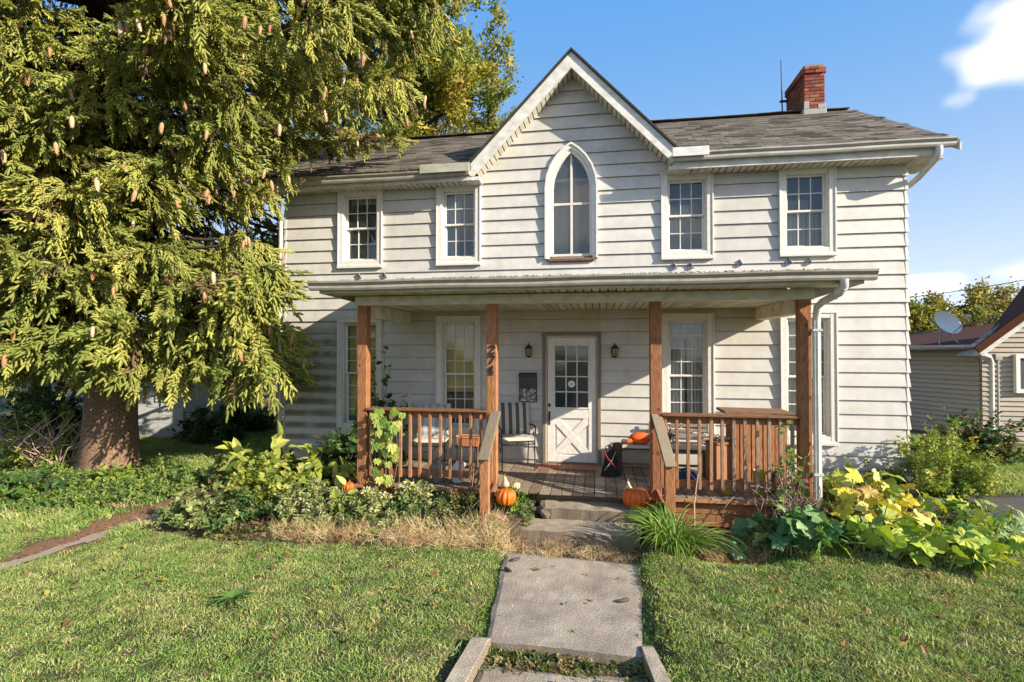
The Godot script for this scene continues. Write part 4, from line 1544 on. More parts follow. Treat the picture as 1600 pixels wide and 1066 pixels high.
func porch_things() -> void:
	var F := 0.402
	pumpkin("pumpkin", Vector3(-0.755, 0.27, 1.95), 0.135, 0.215, 11, Color(0.83, 0.21, 0.012), "medium orange pumpkin in the grass left of the porch steps", "pumpkin", "pumpkins at the porch steps")
	pumpkin("pumpkin", Vector3(0.86, 0.28, 1.83), 0.165, 0.25, 12, Color(0.84, 0.15, 0.01), "largest glossy orange pumpkin on the right end of the concrete step", "pumpkin", "pumpkins at the porch steps")
	pumpkin("pumpkin", Vector3(-2.86, 0.36, 1.98), 0.085, 0.13, 10, Color(0.75, 0.17, 0.02), "small orange pumpkin half hidden in weeds at the left corner post", "pumpkin")
	gourd(Vector3(-0.80, 0.402, 1.66), 0.055, true, Color(0.72, 0.68, 0.45), "cream pear-shaped gourd behind the pumpkin left of the steps")
	gourd(Vector3(-0.665, 0.402, 1.67), 0.06, false, Color(0.78, 0.72, 0.50), "round cream gourd right of the pear-shaped gourd, left of the steps")
	gourd(Vector3(0.79, 0.402, 1.665), 0.055, true, Color(0.76, 0.70, 0.50), "pale pear-shaped gourd behind the largest pumpkin right of the steps")
	gourd(Vector3(0.945, 0.402, 1.66), 0.068, false, Color(0.70, 0.58, 0.40), "squat buff gourd between the pear-shaped gourd and the right inner post")
	# lanterns beside the door
	for s in [-1.0, 1.0]:
		var at := Vector3(-0.70 if s < 0 else 0.66, 2.20, 0.03)
		var t := thing("wall_lantern", at, "black carriage lantern on the wall left of the front door, above the letterbox" if s < 0 else "black carriage lantern on the wall right of the front door", "lantern", "lanterns beside the front door")
		var b := MB.new()
		b.col = Color(0.05, 0.04, 0.03)
		b.span(Vector3(-0.04, -0.05, -0.005), Vector3(0.04, 0.07, 0.012), 0.004)
		b.tube([Vector3(0, 0.06, 0.01), Vector3(0, 0.10, 0.05), Vector3(0, 0.095, 0.085)], [0.008, 0.008, 0.008], 6)
		b.lathe([Vector2(0.062, 0.05), Vector2(0.058, 0.065), Vector2(0.03, 0.095), Vector2(0.012, 0.11), Vector2(0.012, 0.125), Vector2(0.004, 0.14), Vector2(0.001, 0.15)], 12, Vector3(0, 0, 0.09))
		b.lathe([Vector2(0.001, -0.095), Vector2(0.03, -0.09), Vector2(0.042, -0.075), Vector2(0.046, -0.07), Vector2(0.001, -0.066)], 12, Vector3(0, 0, 0.09))
		for k in 6:
			var a := TAU * k / 6.0 + 0.3
			b.tube([Vector3(cos(a) * 0.045, -0.072, 0.09 + sin(a) * 0.045), Vector3(cos(a) * 0.058, 0.052, 0.09 + sin(a) * 0.058)], [0.004, 0.004], 4)
		part(t, "frame", b.done(M.iron), Transform3D(Basis.IDENTITY, at))
		var g := MB.new()
		g.col = Color(0.32, 0.24, 0.12)
		g.lathe([Vector2(0.038, -0.066), Vector2(0.05, 0.05)], 12, Vector3(0, 0, 0.09))
		part(t, "amber_glass", g.done(M.satin), Transform3D(Basis.IDENTITY, at))
	# letterbox with a newspaper pocket
	var mb := thing("letterbox", Vector3(-0.72, 1.40, 0.03), "dark metal wall letterbox with a crumpled silver pocket, left of the door", "letterbox")
	var b := MB.new()
	b.col = Color(0.13, 0.125, 0.12)
	b.span(Vector3(-0.86, 1.61, 0.02), Vector3(-0.585, 1.845, 0.10), 0.008)
	part(mb, "box", b.done(M.steel))
	b = MB.new()
	b.col = Color(0.10, 0.095, 0.09)
	b.span(Vector3(-0.866, 1.80, 0.05), Vector3(-0.579, 1.853, 0.112), 0.006)
	part(mb, "lid", b.done(M.steel))
	b = MB.new()
	b.col = Color(0.55, 0.54, 0.52)
	for i in 10:
		for j in 8:
			var q := []
			for k in [[0, 0], [1, 0], [1, 1], [0, 1]]:
				var u := float(i + k[0]) / 10
				var v := float(j + k[1]) / 8
				q.append(Vector3(lerpf(-0.855, -0.59, u), lerpf(1.40, 1.605, v), 0.075 + 0.03 * nz.get_noise_2d(u * 60.0, v * 60.0) + 0.02 * sin(PI * u)))
			b.quad(q[0], q[1], q[2], q[3])
	part(mb, "pocket", b.done(M.steel))
	b = MB.new()
	b.col = Color(0.04, 0.04, 0.04)
	frame_boxes(b, -0.868, -0.578, 1.385, 1.86, 0.01, 0.012, 0.05)
	part(mb, "bracket", b.done(M.iron))
	# house number on the second post
	var hn := thing("house_number", Vector3(-0.985, 1.92, 1.725), "dark slanted metal numerals 274 down the second porch post", "house number")
	for k in 3:
		var tm := TextMesh.new()
		tm.text = ["2", "7", "4"][k]
		var f := SystemFont.new()
		f.font_names = PackedStringArray(["Droid Serif"])
		f.font_weight = 700
		tm.font = f
		tm.font_size = 64
		tm.pixel_size = 0.0026
		tm.depth = 0.014
		tm.material = mat("numeral", Color(0.05, 0.035, 0.03).linear_to_srgb(), 0.45, 0.6)
		part(hn, "digit", tm, Transform3D(Basis(Vector3.BACK, -0.16), Vector3(-0.98 + 0.012 * (1 - k), 2.235 - 0.135 * k, 1.733)))
	# chairs
	chair(Vector3(-0.86, F, 0.42), 0.32, "iron chair with a grey and cream striped back below the letterbox", false)
	chair(Vector3(-2.12, F, 0.78), 0.12, "iron chair with a faded bluish striped back behind the left railing", true)
	# low table with planter
	var tb := thing("side_table", Vector3(-1.42, F, 1.2), "small black iron plant stand behind the left railing", "plant stand")
	b = MB.new()
	b.col = Color(0.02, 0.02, 0.02)
	b.span(Vector3(-1.60, 0.86, 1.10), Vector3(-1.24, 0.872, 1.32), 0.004)
	part(tb, "top", b.done(M.iron))
	for q in [[-1.56, 1.13, -0.03], [-1.28, 1.13, 0.03], [-1.56, 1.29, -0.03], [-1.28, 1.29, 0.04]]:
		b = MB.new()
		b.col = Color(0.02, 0.02, 0.02)
		b.tube([Vector3(q[0], 0.86, q[1]), Vector3(q[0] + q[2] * 0.3, 0.6, q[1]), Vector3(q[0] + q[2] * 2.2, F, q[1])], [0.011, 0.011, 0.011], 6)
		part(tb, "leg", b.done(M.iron))
	var tp := thing("planter", Vector3(-1.42, 0.873, 1.21), "terracotta trough planter on the black plant stand", "planter")
	b = MB.new()
	b.col = Color(0.50, 0.20, 0.08)
	for k in 4:
		var r0 := Vector2(0.135, 0.075)
		var r1 := Vector2(0.165, 0.10)
		var sg := [[-1, 1], [1, 1], [1, -1], [-1, -1]]
		var a: Array = sg[k]
		var c: Array = sg[(k + 1) % 4]
		var o := Vector3(-1.42, 0.94, 1.21)
		b.quad_from(o + Vector3(a[0] * r0.x, -0.066, a[1] * r0.y), o + Vector3(c[0] * r0.x, -0.066, c[1] * r0.y), o + Vector3(c[0] * r1.x, 0.07, c[1] * r1.y), o + Vector3(a[0] * r1.x, 0.07, a[1] * r1.y), o)
	b.span(Vector3(-1.555, 0.874, 1.135), Vector3(-1.285, 0.884, 1.285))
	part(tp, "trough", b.done(M.plain))
	b = MB.new()
	b.col = Color(0.55, 0.23, 0.10)
	frame_boxes(b, -1.595, -1.245, 1.105, 1.315, 0.02, -0.012, 0.012)
	part(tp, "rim", b.done(M.plain), Transform3D(Basis(Vector3(1, 0, 0), Vector3(0, 0, 1), Vector3(0, -1, 0)), Vector3(0, 1.0, 0)))
	b = MB.new()
	b.col = Color(0.05, 0.035, 0.02)
	b.span(Vector3(-1.57, 0.985, 1.12), Vector3(-1.27, 0.99, 1.30))
	part(tp, "soil", b.done(M.soil))
	# white jug and teal watering can on the deck
	var jg := thing("jug", Vector3(-1.52, F, 1.40), "white plastic jug with a red cap on the deck behind the left railing", "jug")
	b = MB.new()
	b.col = Color(0.72, 0.72, 0.72)
	b.lathe([Vector2(0.07, 0.0), Vector2(0.085, 0.01), Vector2(0.085, 0.17), Vector2(0.075, 0.22), Vector2(0.03, 0.275), Vector2(0.026, 0.30), Vector2(0.001, 0.301)], 18)
	b.tube([Vector3(0.075, 0.20, 0), Vector3(0.10, 0.23, 0), Vector3(0.07, 0.27, 0), Vector3(0.03, 0.28, 0)], [0.012, 0.012, 0.012, 0.012], 6)
	part(jg, "body", b.done(M.satin), Transform3D(Basis(Vector3.UP, 0.5), Vector3(-1.52, F, 1.40)))
	b = MB.new()
	b.col = Color(0.55, 0.05, 0.03)
	b.lathe([Vector2(0.03, 0.295), Vector2(0.03, 0.325), Vector2(0.001, 0.326)], 14)
	part(jg, "cap", b.done(M.satin), Transform3D(Basis.IDENTITY, Vector3(-1.52, F, 1.40)))
	var bk := thing("bucket", Vector3(-1.80, F, 1.42), "grey green bucket on the deck below the left railing", "bucket")
	b = MB.new()
	b.col = Color(0.22, 0.30, 0.28)
	b.lathe([Vector2(0.001, 0.0), Vector2(0.085, 0.0), Vector2(0.108, 0.23), Vector2(0.116, 0.235), Vector2(0.114, 0.245), Vector2(0.10, 0.242), Vector2(0.08, 0.02), Vector2(0.001, 0.02)], 20)
	part(bk, "pail", b.done(M.satin), Transform3D(Basis.IDENTITY, Vector3(-1.80, F, 1.42)))
	b = MB.new()
	b.col = Color(0.1, 0.1, 0.1)
	b.tube([Vector3(-0.112, 0.22, 0), Vector3(-0.09, 0.29, 0.03), Vector3(0, 0.33, 0.05), Vector3(0.09, 0.29, 0.03), Vector3(0.112, 0.22, 0)], [0.004, 0.004, 0.004, 0.004, 0.004], 5)
	part(bk, "handle", b.done(M.iron), Transform3D(Basis.IDENTITY, Vector3(-1.80, F, 1.42)))
	# board leaning in the left corner
	var pl := thing("board", Vector3(-2.32, F, 0.9), "narrow white board leaning up behind the left railing", "board")
	b = MB.new()
	b.col = Color(0.72, 0.69, 0.64)
	beam_between(b, Vector3(-2.28, 0.42, 1.2), Vector3(-2.55, 1.68, 0.55), 0.045, 0.02)
	part(pl, "plank", b.done(M.wood_y))
	# door mat
	var dm := thing("doormat", Vector3(-0.05, F, 0.28), "worn rust red doormat lying at the front door", "doormat")
	b = MB.new()
	b.col = Color(0.42, 0.16, 0.09)
	for i in 24:
		var xa := -0.52 + 0.90 * i / 24.0
		var yb := 0.010 + 0.005 * nz.get_noise_1d(i * 30.0)
		b.col = vary(Color(0.42, 0.16, 0.09).lerp(Color(0.45, 0.34, 0.25), maxf(0.0, nz.get_noise_1d(i * 40.0))), 0.12)
		b.span(Vector3(xa, F, 0.14), Vector3(xa + 0.0375, F + yb + 0.006, 0.46), 0.002)
	part(dm, "pile", b.done(M.cloth))
	# bench with a pale pad, right of the door
	var bn := thing("bench", Vector3(1.25, F, 0.42), "long porch bench with a thin pale pad, right of the front door", "bench")
	b = MB.new()
	b.col = Color(0.36, 0.31, 0.26)
	b.span(Vector3(0.55, 0.73, 0.20), Vector3(2.02, 0.765, 0.62), 0.006)
	part(bn, "seat", b.done(M.wood_x))
	for q in [[0.66, 0.24], [0.66, 0.55], [1.92, 0.24], [1.92, 0.55]]:
		bar(bn, "leg", Vector3(q[0] - 0.03, F, q[1] - 0.03), Vector3(q[0] + 0.03, 0.729, q[1] + 0.03), Color(0.22, 0.15, 0.10), M.wood_y)
	b = MB.new()
	b.col = Color(0.62, 0.58, 0.52)
	cushion(b, Vector3(1.42, 0.055, 0.42), [], 0)
	part(bn, "pad", b.done(M.cloth), Transform3D(Basis.IDENTITY, Vector3(1.29, 0.795, 0.41)))
	bar(bn, "stretcher", Vector3(0.70, 0.50, 0.39), Vector3(1.88, 0.53, 0.42), Color(0.3, 0.25, 0.2), M.wood_x)
	for s in 3:
		bar(bn, "back_slat", Vector3(1.16 + 0.0, 0.90 + 0.075 * s, 0.11), Vector3(2.02, 0.945 + 0.075 * s, 0.135), Color(0.42, 0.39, 0.35), M.wood_x)
	bar(bn, "back_post", Vector3(1.18, 0.73, 0.09), Vector3(1.22, 1.12, 0.109), Color(0.3, 0.26, 0.22), M.wood_y)
	bar(bn, "back_post", Vector3(1.95, 0.73, 0.09), Vector3(1.99, 1.12, 0.109), Color(0.3, 0.26, 0.22), M.wood_y)
	# orange stuffed cushion doll lying on the pad
	var od := thing("stuffed_toy", Vector3(0.97, 0.82, 0.42), "orange stuffed cloth pumpkin toy with brown boots lying on the bench", "stuffed toy")
	b = MB.new()
	b.col = Color(0.78, 0.13, 0.02)
	b.lathe([Vector2(0.001, -0.16), Vector2(0.06, -0.15), Vector2(0.105, -0.07), Vector2(0.115, 0.02), Vector2(0.09, 0.11), Vector2(0.04, 0.16), Vector2(0.001, 0.165)], 28, Vector3.ZERO, 7, 0.12)
	part(od, "body", b.done(M.cloth), Transform3D(Basis(Vector3.BACK, PI / 2).rotated(Vector3.UP, 0.2).scaled(Vector3(1, 0.85, 1)), Vector3(1.02, 0.905, 0.42)))
	b = MB.new()
	b.col = Color(0.78, 0.15, 0.02)
	b.tube([Vector3(0.93, 0.89, 0.46), Vector3(0.86, 0.88, 0.5), Vector3(0.81, 0.865, 0.5)], [0.04, 0.032, 0.028], 8)
	part(od, "leg", b.done(M.cloth))
	b = MB.new()
	b.col = Color(0.12, 0.06, 0.04)
	b.tube([Vector3(0.83, 0.868, 0.5), Vector3(0.78, 0.866, 0.5), Vector3(0.755, 0.875, 0.51), Vector3(0.74, 0.875, 0.51)], [0.03, 0.038, 0.034, 0.018], 8)
	part(od, "boot", b.done(M.cloth))
	b = MB.new()
	b.col = Color(0.68, 0.10, 0.02)
	b.tube([Vector3(1.12, 0.93, 0.44), Vector3(1.2, 0.9, 0.5), Vector3(1.27, 0.86, 0.5)], [0.035, 0.03, 0.03], 8)
	part(od, "arm", b.done(M.cloth))
	# shaggy brown roll standing at the bench end, and a black bag with red straps
	var fr := thing("rolled_rug", Vector3(0.68, F, 0.66), "dark brown shaggy roll standing at the left end of the bench", "rug")
	b = MB.new()
	b.col = Color(0.10, 0.065, 0.045)
	b.lathe([Vector2(0.001, 0.0), Vector2(0.055, 0.0), Vector2(0.06, 0.2), Vector2(0.068, 0.42), Vector2(0.06, 0.46), Vector2(0.001, 0.475)], 16)
	for k in 1400:
		var a := rng.randf() * TAU
		var y := rng.randf_range(0.01, 0.47)
		var p := Vector3(cos(a) * 0.06, y, sin(a) * 0.06)
		var d := Vector3(cos(a + 0.4) * 0.016, rng.randf_range(-0.02, 0.006), sin(a + 0.4) * 0.016)
		b.col = vary(Color(0.12, 0.08, 0.055), 0.5)
		b.tri(p, p + Vector3(0, 0.007, 0), p + d)
	part(fr, "pile", b.done(M.cloth), Transform3D(Basis.IDENTITY, Vector3(0.68, F, 0.66)))
	var bg := thing("bag", Vector3(0.56, F, 0.72), "black slouching bag with red and grey straps beside the door", "bag")
	b = MB.new()
	b.col = Color(0.022, 0.022, 0.024)
	var nxs := 16
	for i in nxs:
		for j in 8:
			var q := []
			for k in [[0, 0], [1, 0], [1, 1], [0, 1]]:
				var a: float = TAU * (i + k[0]) / nxs
				var v := float(j + k[1]) / 8.0
				var rr := (0.125 - 0.05 * v) * (1.0 + 0.25 * nz.get_noise_2d(cos(a) * 30.0 + v * 20.0, sin(a) * 30.0 + v * 30.0)) * (1.0 if v < 0.95 else 0.3)
				q.append(Vector3(0.56 + cos(a) * rr + 0.02 * v, F + v * 0.36, 0.72 + sin(a) * rr * 0.75))
			b.quad_from(q[0], q[1], q[2], q[3], Vector3(0.57, F + 0.15, 0.72))
	part(bg, "body", b.done(M.cloth))
	b = MB.new()
	b.col = Color(0.32, 0.03, 0.02)
	b.tube([Vector3(0.48, 0.78, 0.78), Vector3(0.53, 0.68, 0.83), Vector3(0.6, 0.60, 0.84), Vector3(0.66, 0.52, 0.81)], [0.010, 0.011, 0.011, 0.010], 6)
	part(bg, "strap", b.done(M.cloth))
	b = MB.new()
	b.col = Color(0.3, 0.3, 0.3)
	b.tube([Vector3(0.65, 0.76, 0.76), Vector3(0.60, 0.66, 0.825), Vector3(0.53, 0.56, 0.84), Vector3(0.49, 0.5, 0.82)], [0.009, 0.009, 0.009, 0.009], 6)
	part(bg, "strap", b.done(M.cloth))
	b = MB.new()
	b.col = Color(0.03, 0.03, 0.03)
	b.tube([Vector3(0.52, 0.74, 0.72), Vector3(0.5, 0.82, 0.72), Vector3(0.56, 0.85, 0.72), Vector3(0.61, 0.81, 0.72), Vector3(0.6, 0.74, 0.72)], [0.008, 0.008, 0.008, 0.008, 0.008], 6)
	part(bg, "handle", b.done(M.cloth))
	# slatted cedar crate planter at the right end of the porch
	var cr := thing("slatted_box", Vector3(2.45, F, 0.95), "tall cedar box of upright slats in the right corner of the porch", "planter box")
	for s in 9:
		var xx := 2.18 + s * 0.072
		bar(cr, "slat", Vector3(xx, F + 0.02, 1.13), Vector3(xx + 0.058, 1.37, 1.15), vary(STAIN[2], 0.15), M.wood_y)
		bar(cr, "slat", Vector3(xx, F + 0.02, 0.70), Vector3(xx + 0.058, 1.37, 0.72), vary(STAIN[0], 0.15), M.wood_y)
	for s in 5:
		var zz := 0.74 + s * 0.077
		bar(cr, "slat", Vector3(2.165, F + 0.02, zz), Vector3(2.179, 1.37, zz + 0.06), vary(STAIN[1], 0.15), M.wood_y)
		bar(cr, "slat", Vector3(2.83, F + 0.02, zz), Vector3(2.845, 1.37, zz + 0.06), vary(STAIN[1], 0.15), M.wood_y)
	b = MB.new()
	b.col = Color(0.34, 0.19, 0.10)
	b.xf = Transform3D(Basis(Vector3.BACK, -0.01), Vector3(2.48, 1.40, 0.93))
	b.box(Vector3.ZERO, Vector3(0.86, 0.035, 0.52), 0.006)
	part(cr, "lid", b.done(M.wood_x))
	# clay pot with a paper sack, green and yellow pots, blue bundle
	var cp := thing("clay_planter", Vector3(2.2, F, 1.02), "square brown clay planter box stuffed with dry stalks behind the right railing", "planter")
	b = MB.new()
	b.col = Color(0.33, 0.15, 0.07)
	b.xf = Transform3D(Basis(Vector3.UP, 0.35), Vector3(2.02, F, 1.0))
	b.span(Vector3(-0.13, 0.0, -0.13), Vector3(0.13, 0.56, 0.13), 0.01)
	part(cp, "box", b.done(M.plain))
	b = MB.new()
	b.col = Color(0.24, 0.11, 0.05)
	b.xf = Transform3D(Basis(Vector3.UP, 0.35), Vector3(2.02, F, 1.0))
	b.span(Vector3(-0.145, 0.561, -0.145), Vector3(0.145, 0.60, 0.145), 0.008)
	part(cp, "rim", b.done(M.plain))
	b = MB.new()
	for k in 60:
		b.col = vary(Color(0.30, 0.24, 0.18), 0.4)
		var p := Vector3(2.02 + rng.randfn(0, 0.06), 1.0, 1.0 + rng.randfn(0, 0.06))
		var q := p + Vector3(rng.randfn(0, 0.11), rng.randf_range(-0.03, 0.10), rng.randfn(0, 0.1))
		b.tube([p, (p + q) / 2 + Vector3(0, 0.03, 0), q], [0.004, 0.004, 0.003], 4)
	part(cp, "dry_stalks", b.done(M.plain))
	for q in [[2.42, 1.38, 0.075, 0.30, Color(0.36, 0.33, 0.05), "tall olive yellow pot behind the right railing"], [2.02, 1.42, 0.085, 0.15, Color(0.44, 0.33, 0.06), "low mustard yellow pot on the deck edge behind the right railing"], [2.60, 1.36, 0.08, 0.28, Color(0.09, 0.055, 0.035), "dark brown pot next to the tall olive yellow pot"]]:
		var t := thing("flower_pot", Vector3(q[0], F, q[1]), q[5], "flower pot", "plant pots behind the right railing")
		var pb := MB.new()
		pb.col = q[4]
		pb.lathe([Vector2(0.001, 0), Vector2(q[2] * 0.85, 0), Vector2(q[2], q[3] * 0.86), Vector2(q[2] * 1.1, q[3] * 0.87), Vector2(q[2] * 1.1, q[3]), Vector2(q[2] * 0.95, q[3]), Vector2(q[2] * 0.9, q[3] * 0.9), Vector2(0.001, q[3] * 0.9)], 20)
		part(t, "pot", pb.done(M.satin), Transform3D(Basis.IDENTITY, Vector3(q[0], F, q[1])))
	var bb := thing("bundle", Vector3(1.62, F, 0.9), "dark blue cloth bundle on the deck behind the right railing", "bundle")
	b = MB.new()
	for i in 18:
		for j in 8:
			var q := []
			for k in [[0, 0], [1, 0], [1, 1], [0, 1]]:
				var a: float = TAU * (i + k[0]) / 18.0
				var v := float(j + k[1]) / 8.0 * PI / 2
				var rr := cos(v) * (1.0 + 0.3 * nz.get_noise_2d(cos(a) * 40.0, sin(a) * 40.0 + v * 30.0))
				q.append(Vector3(1.60 + cos(a) * rr * 0.22, F + 0.19 * sin(v) * (1.0 + 0.2 * nz.get_noise_2d(a * 20.0, 3.0)), 0.95 + sin(a) * rr * 0.14))
			b.col = Color(0.03, 0.06, 0.14) if i % 9 > 1 else Color(0.4, 0.42, 0.45)
			b.quad_from(q[0], q[1], q[2], q[3], Vector3(1.60, F, 0.95))
	part(bb, "cloth", b.done(M.cloth))
	var ds := thing("carved_stick", Vector3(1.33, F, 0.98), "dark carved stick with a tuft of dry leaves standing before the bench", "stick")
	b = MB.new()
	b.col = Color(0.05, 0.035, 0.03)
	b.tube([Vector3(1.37, F, 0.98), Vector3(1.36, 0.8, 0.97), Vector3(1.345, 1.0, 0.96)], [0.022, 0.02, 0.016], 8)
	for k in 7:
		b.tube([Vector3(1.365, 0.48 + k * 0.07, 0.975), Vector3(1.363, 0.50 + k * 0.07, 0.975)], [0.03, 0.03], 8)
	part(ds, "shaft", b.done(M.plain))
	b = MB.new()
	for k in 70:
		var p := Vector3(1.345, 1.0, 0.96) + Vector3(rng.randfn(0, 0.05), rng.randfn(0.03, 0.05), rng.randfn(0, 0.05))
		b.col = vary(Color(0.12, 0.06, 0.04), 0.5)
		b.tri(p, p + Vector3(rng.randfn(0, 0.04), rng.randfn(0, 0.04), rng.randfn(0, 0.03)), p + Vector3(rng.randfn(0, 0.04), rng.randfn(0, 0.04), rng.randfn(0, 0.03)))
	part(ds, "dry_leaves", b.done(M.plain))


# ---------------------------------------------------------------- ground, walk, steps
func ground_tint(x: float, z: float) -> Color:
	var n1 := nz.get_noise_2d(x * 18.0, z * 18.0)
	var n2 := nz.get_noise_2d(x * 70.0 + 40.0, z * 70.0)
	var c := Color(0.12, 0.14, 0.040).lerp(Color(0.22, 0.19, 0.085), clampf(0.4 + n1 * 0.9 + n2 * 0.5, 0.0, 1.0))
	# bare earth: track on the left, beds along the house, foot of the walk
	c = c.lerp(Color(0.50, 0.27, 0.155), bare_left(x, z))
	var bed := smooth(2.75, 2.35, z + 0.25 * n1) * smooth(-5.3, -4.6, x) * smooth(4.6, 4.0, x) * smooth(-0.6, 0.1, z)
	c = c.lerp(Color(0.13, 0.085, 0.05), bed * 0.85)
	if x > -0.75 and x < 0.95 and z > 1.6:
		c = c.lerp(Color(0.20, 0.145, 0.085), smooth(-0.8, -0.6, x) * smooth(1.0, 0.8, x))
	var dr := smooth(4.9, 5.2, x - 0.12 * (2.0 - z)) * smooth(1.9, 1.5, z) * smooth(0.2, 0.6, z)
	c = c.lerp(Color(0.12, 0.105, 0.09), dr)
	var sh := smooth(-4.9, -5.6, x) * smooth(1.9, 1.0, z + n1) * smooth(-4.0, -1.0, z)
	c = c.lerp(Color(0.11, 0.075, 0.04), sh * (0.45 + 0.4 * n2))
	return c


func bare_left(x: float, z: float) -> float:   # the reddish worn track that runs out to the left
	var xc := -5.42 - 0.16 * (z - 2.6) + 0.38 * smooth(2.4, 1.6, z)
	var n := nz.get_noise_2d(x * 30.0 + 7.0, z * 30.0) * 0.30
	return smooth(0.40, 0.14, absf(x - xc) + n) * smooth(4.3, 3.6, z) * smooth(1.3, 1.8, z)


func ground() -> void:
	var b := MB.new()
	# one sheet, fine near the house, coarse to the horizon
	var xs := []
	var zs := []
	for e in [-600.0, -300.0, -120.0, -60.0, -35.0, -22.0, -16.0]:
		xs.append(e)
	var x := -12.0
	while x < 10.01:
		xs.append(x)
		x += 0.125
	for e in [14.0, 20.0, 35.0, 60.0, 120.0, 300.0, 600.0]:
		xs.append(e)
	for e in [-800.0, -300.0, -120.0, -60.0, -35.0, -22.0, -15.0, -11.0]:
		zs.append(e)
	var z := -8.0
	while z < 6.51:
		zs.append(z)
		z += 0.125
	for e in [8.0, 10.0, 14.0, 20.0, 40.0, 100.0, 300.0]:
		zs.append(e)
	var nx := xs.size()
	var ht := []
	var tn := []
	for j in zs.size():
		for i in nx:
			ht.append(Vector3(xs[i], ground_y(xs[i], zs[j]) if absf(xs[i]) < 30.0 and absf(zs[j]) < 30.0 else (0.0 if zs[j] < 0 else -1.5), zs[j]))
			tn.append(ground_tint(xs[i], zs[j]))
	var nn := []
	for j in zs.size():
		for i in nx:
			var dx: Vector3 = ht[j * nx + mini(i + 1, nx - 1)] - ht[j * nx + maxi(i - 1, 0)]
			var dz: Vector3 = ht[mini(j + 1, zs.size() - 1) * nx + i] - ht[maxi(j - 1, 0) * nx + i]
			nn.append(dz.cross(dx).normalized())
	for j in zs.size() - 1:
		for i in nx - 1:
			var q := [j * nx + i, (j + 1) * nx + i, (j + 1) * nx + i + 1, j * nx + i + 1]
			for t in [[0, 1, 2], [0, 2, 3]]:
				for k in [t[0], t[2], t[1]]:
					b.vert(ht[q[k]], nn[q[k]], tn[q[k]])
	tag(structure("ground", b.done(M.soil)), "earth under the lawn and beds, reaching to the horizon", "ground")
	# walk slab
	var s := MB.new()
	s.col = Color(0.58, 0.52, 0.445)
	rough_slab(s, [Vector2(-0.62, 2.74), Vector2(0.84, 2.84), Vector2(0.72, 4.52), Vector2(-0.46, 4.50)], -0.14, 0.0)
	var walk := structure("walkway", s.done(M.concrete))
	tag(walk, "weathered concrete walk slab leading to the porch steps", "walkway")
	var l := MB.new()
	l.col = Color(0.56, 0.49, 0.40)
	rough_slab(l, [Vector2(-0.44, 4.72), Vector2(0.73, 4.70), Vector2(0.80, 6.4), Vector2(-0.50, 6.4)], -0.24, -0.055)
	var lw := structure("walkway", l.done(M.concrete))
	tag(lw, "lower concrete walk below the front edge of the slab", "walkway")
	# kerbs that flank the drop
	for k in 2:
		var c := MB.new()
		c.col = Color(0.58, 0.51, 0.42) if k else Color(0.66, 0.59, 0.48)
		if k == 0:
			rough_slab(c, [Vector2(-0.56, 4.52), Vector2(-0.425, 4.50), Vector2(-0.52, 5.6), Vector2(-0.66, 5.6)], -0.25, 0.03)
		else:
			rough_slab(c, [Vector2(0.71, 4.42), Vector2(0.80, 4.40), Vector2(1.02, 5.6), Vector2(0.86, 5.6)], -0.25, 0.02)
		var kb := structure("kerb", c.done(M.concrete))
		tag(kb, ["left splayed concrete kerb at the bottom edge of the picture", "right splayed concrete kerb at the bottom edge of the picture"][k], "kerb", "kerbs beside the lower walk")
	# two rough concrete steps
	var st := thing("steps", Vector3(0.2, 0, 2.0), "two rough concrete steps up to the porch, the upper broken at its left end", "steps")
	var s1 := MB.new()
	s1.col = Color(0.52, 0.44, 0.35)
	rough_slab(s1, [Vector2(-0.34, 1.56), Vector2(1.04, 1.56), Vector2(1.02, 1.95), Vector2(-0.30, 1.92)], -0.1, 0.275, 0.02)
	part(st, "upper_step", s1.done(M.concrete))
	var s2 := MB.new()
	s2.col = Color(0.58, 0.50, 0.405)
	rough_slab(s2, [Vector2(-0.62, 1.90), Vector2(0.92, 1.92), Vector2(0.86, 2.38), Vector2(-0.62, 2.34)], -0.1, 0.125, 0.015)
	part(st, "lower_step", s2.done(M.concrete))
	var rk := MB.new()
	for k in 9:
		rk.col = vary(Color(0.22, 0.19, 0.15), 0.3)
		var p := Vector3(-0.62 + 0.045 * k + rng.randfn(0, 0.02), 0.16 + rng.randf_range(0, 0.05), 1.82 + rng.randfn(0, 0.05))
		rk.xf = Transform3D(Basis.from_euler(Vector3(rng.randf() * 3, rng.randf() * 3, rng.randf() * 3)), p)
		rk.box(Vector3.ZERO, Vector3(rng.randf_range(0.06, 0.16), rng.randf_range(0.06, 0.11), rng.randf_range(0.06, 0.12)), 0.02)
	part(st, "rubble", rk.done(M.concrete))
	# thin concrete strip that edges the track on the left
	var e := MB.new()
	e.col = Color(0.60, 0.50, 0.39)
	for k in 14:
		var u := k / 14.0
		var u2 := (k + 1) / 14.0
		var a := Vector2(lerpf(-5.60, -5.02, u), lerpf(4.5, 1.9, u))
		var a2 := Vector2(lerpf(-5.60, -5.02, u2), lerpf(4.5, 1.9, u2))
		var w := 0.085 + 0.06 * nz.get_noise_1d(k * 40.0)
		var ya := ground_y(a.x, a.y) + 0.018
		var yb := ground_y(a2.x, a2.y) + 0.018
		var o := Vector3((a.x + a2.x) / 2, ya - 0.1, (a.y + a2.y) / 2)
		e.quad_from(Vector3(a.x - w, ya, a.y - w * 0.3), Vector3(a.x + w, ya, a.y + w * 0.6), Vector3(a2.x + w, yb, a2.y + w * 0.6), Vector3(a2.x - w, yb, a2.y - w * 0.3), o)
	var ed := structure("path_edging", e.done(M.concrete))
	tag(ed, "narrow pale concrete strip along the bare track at far left", "path")


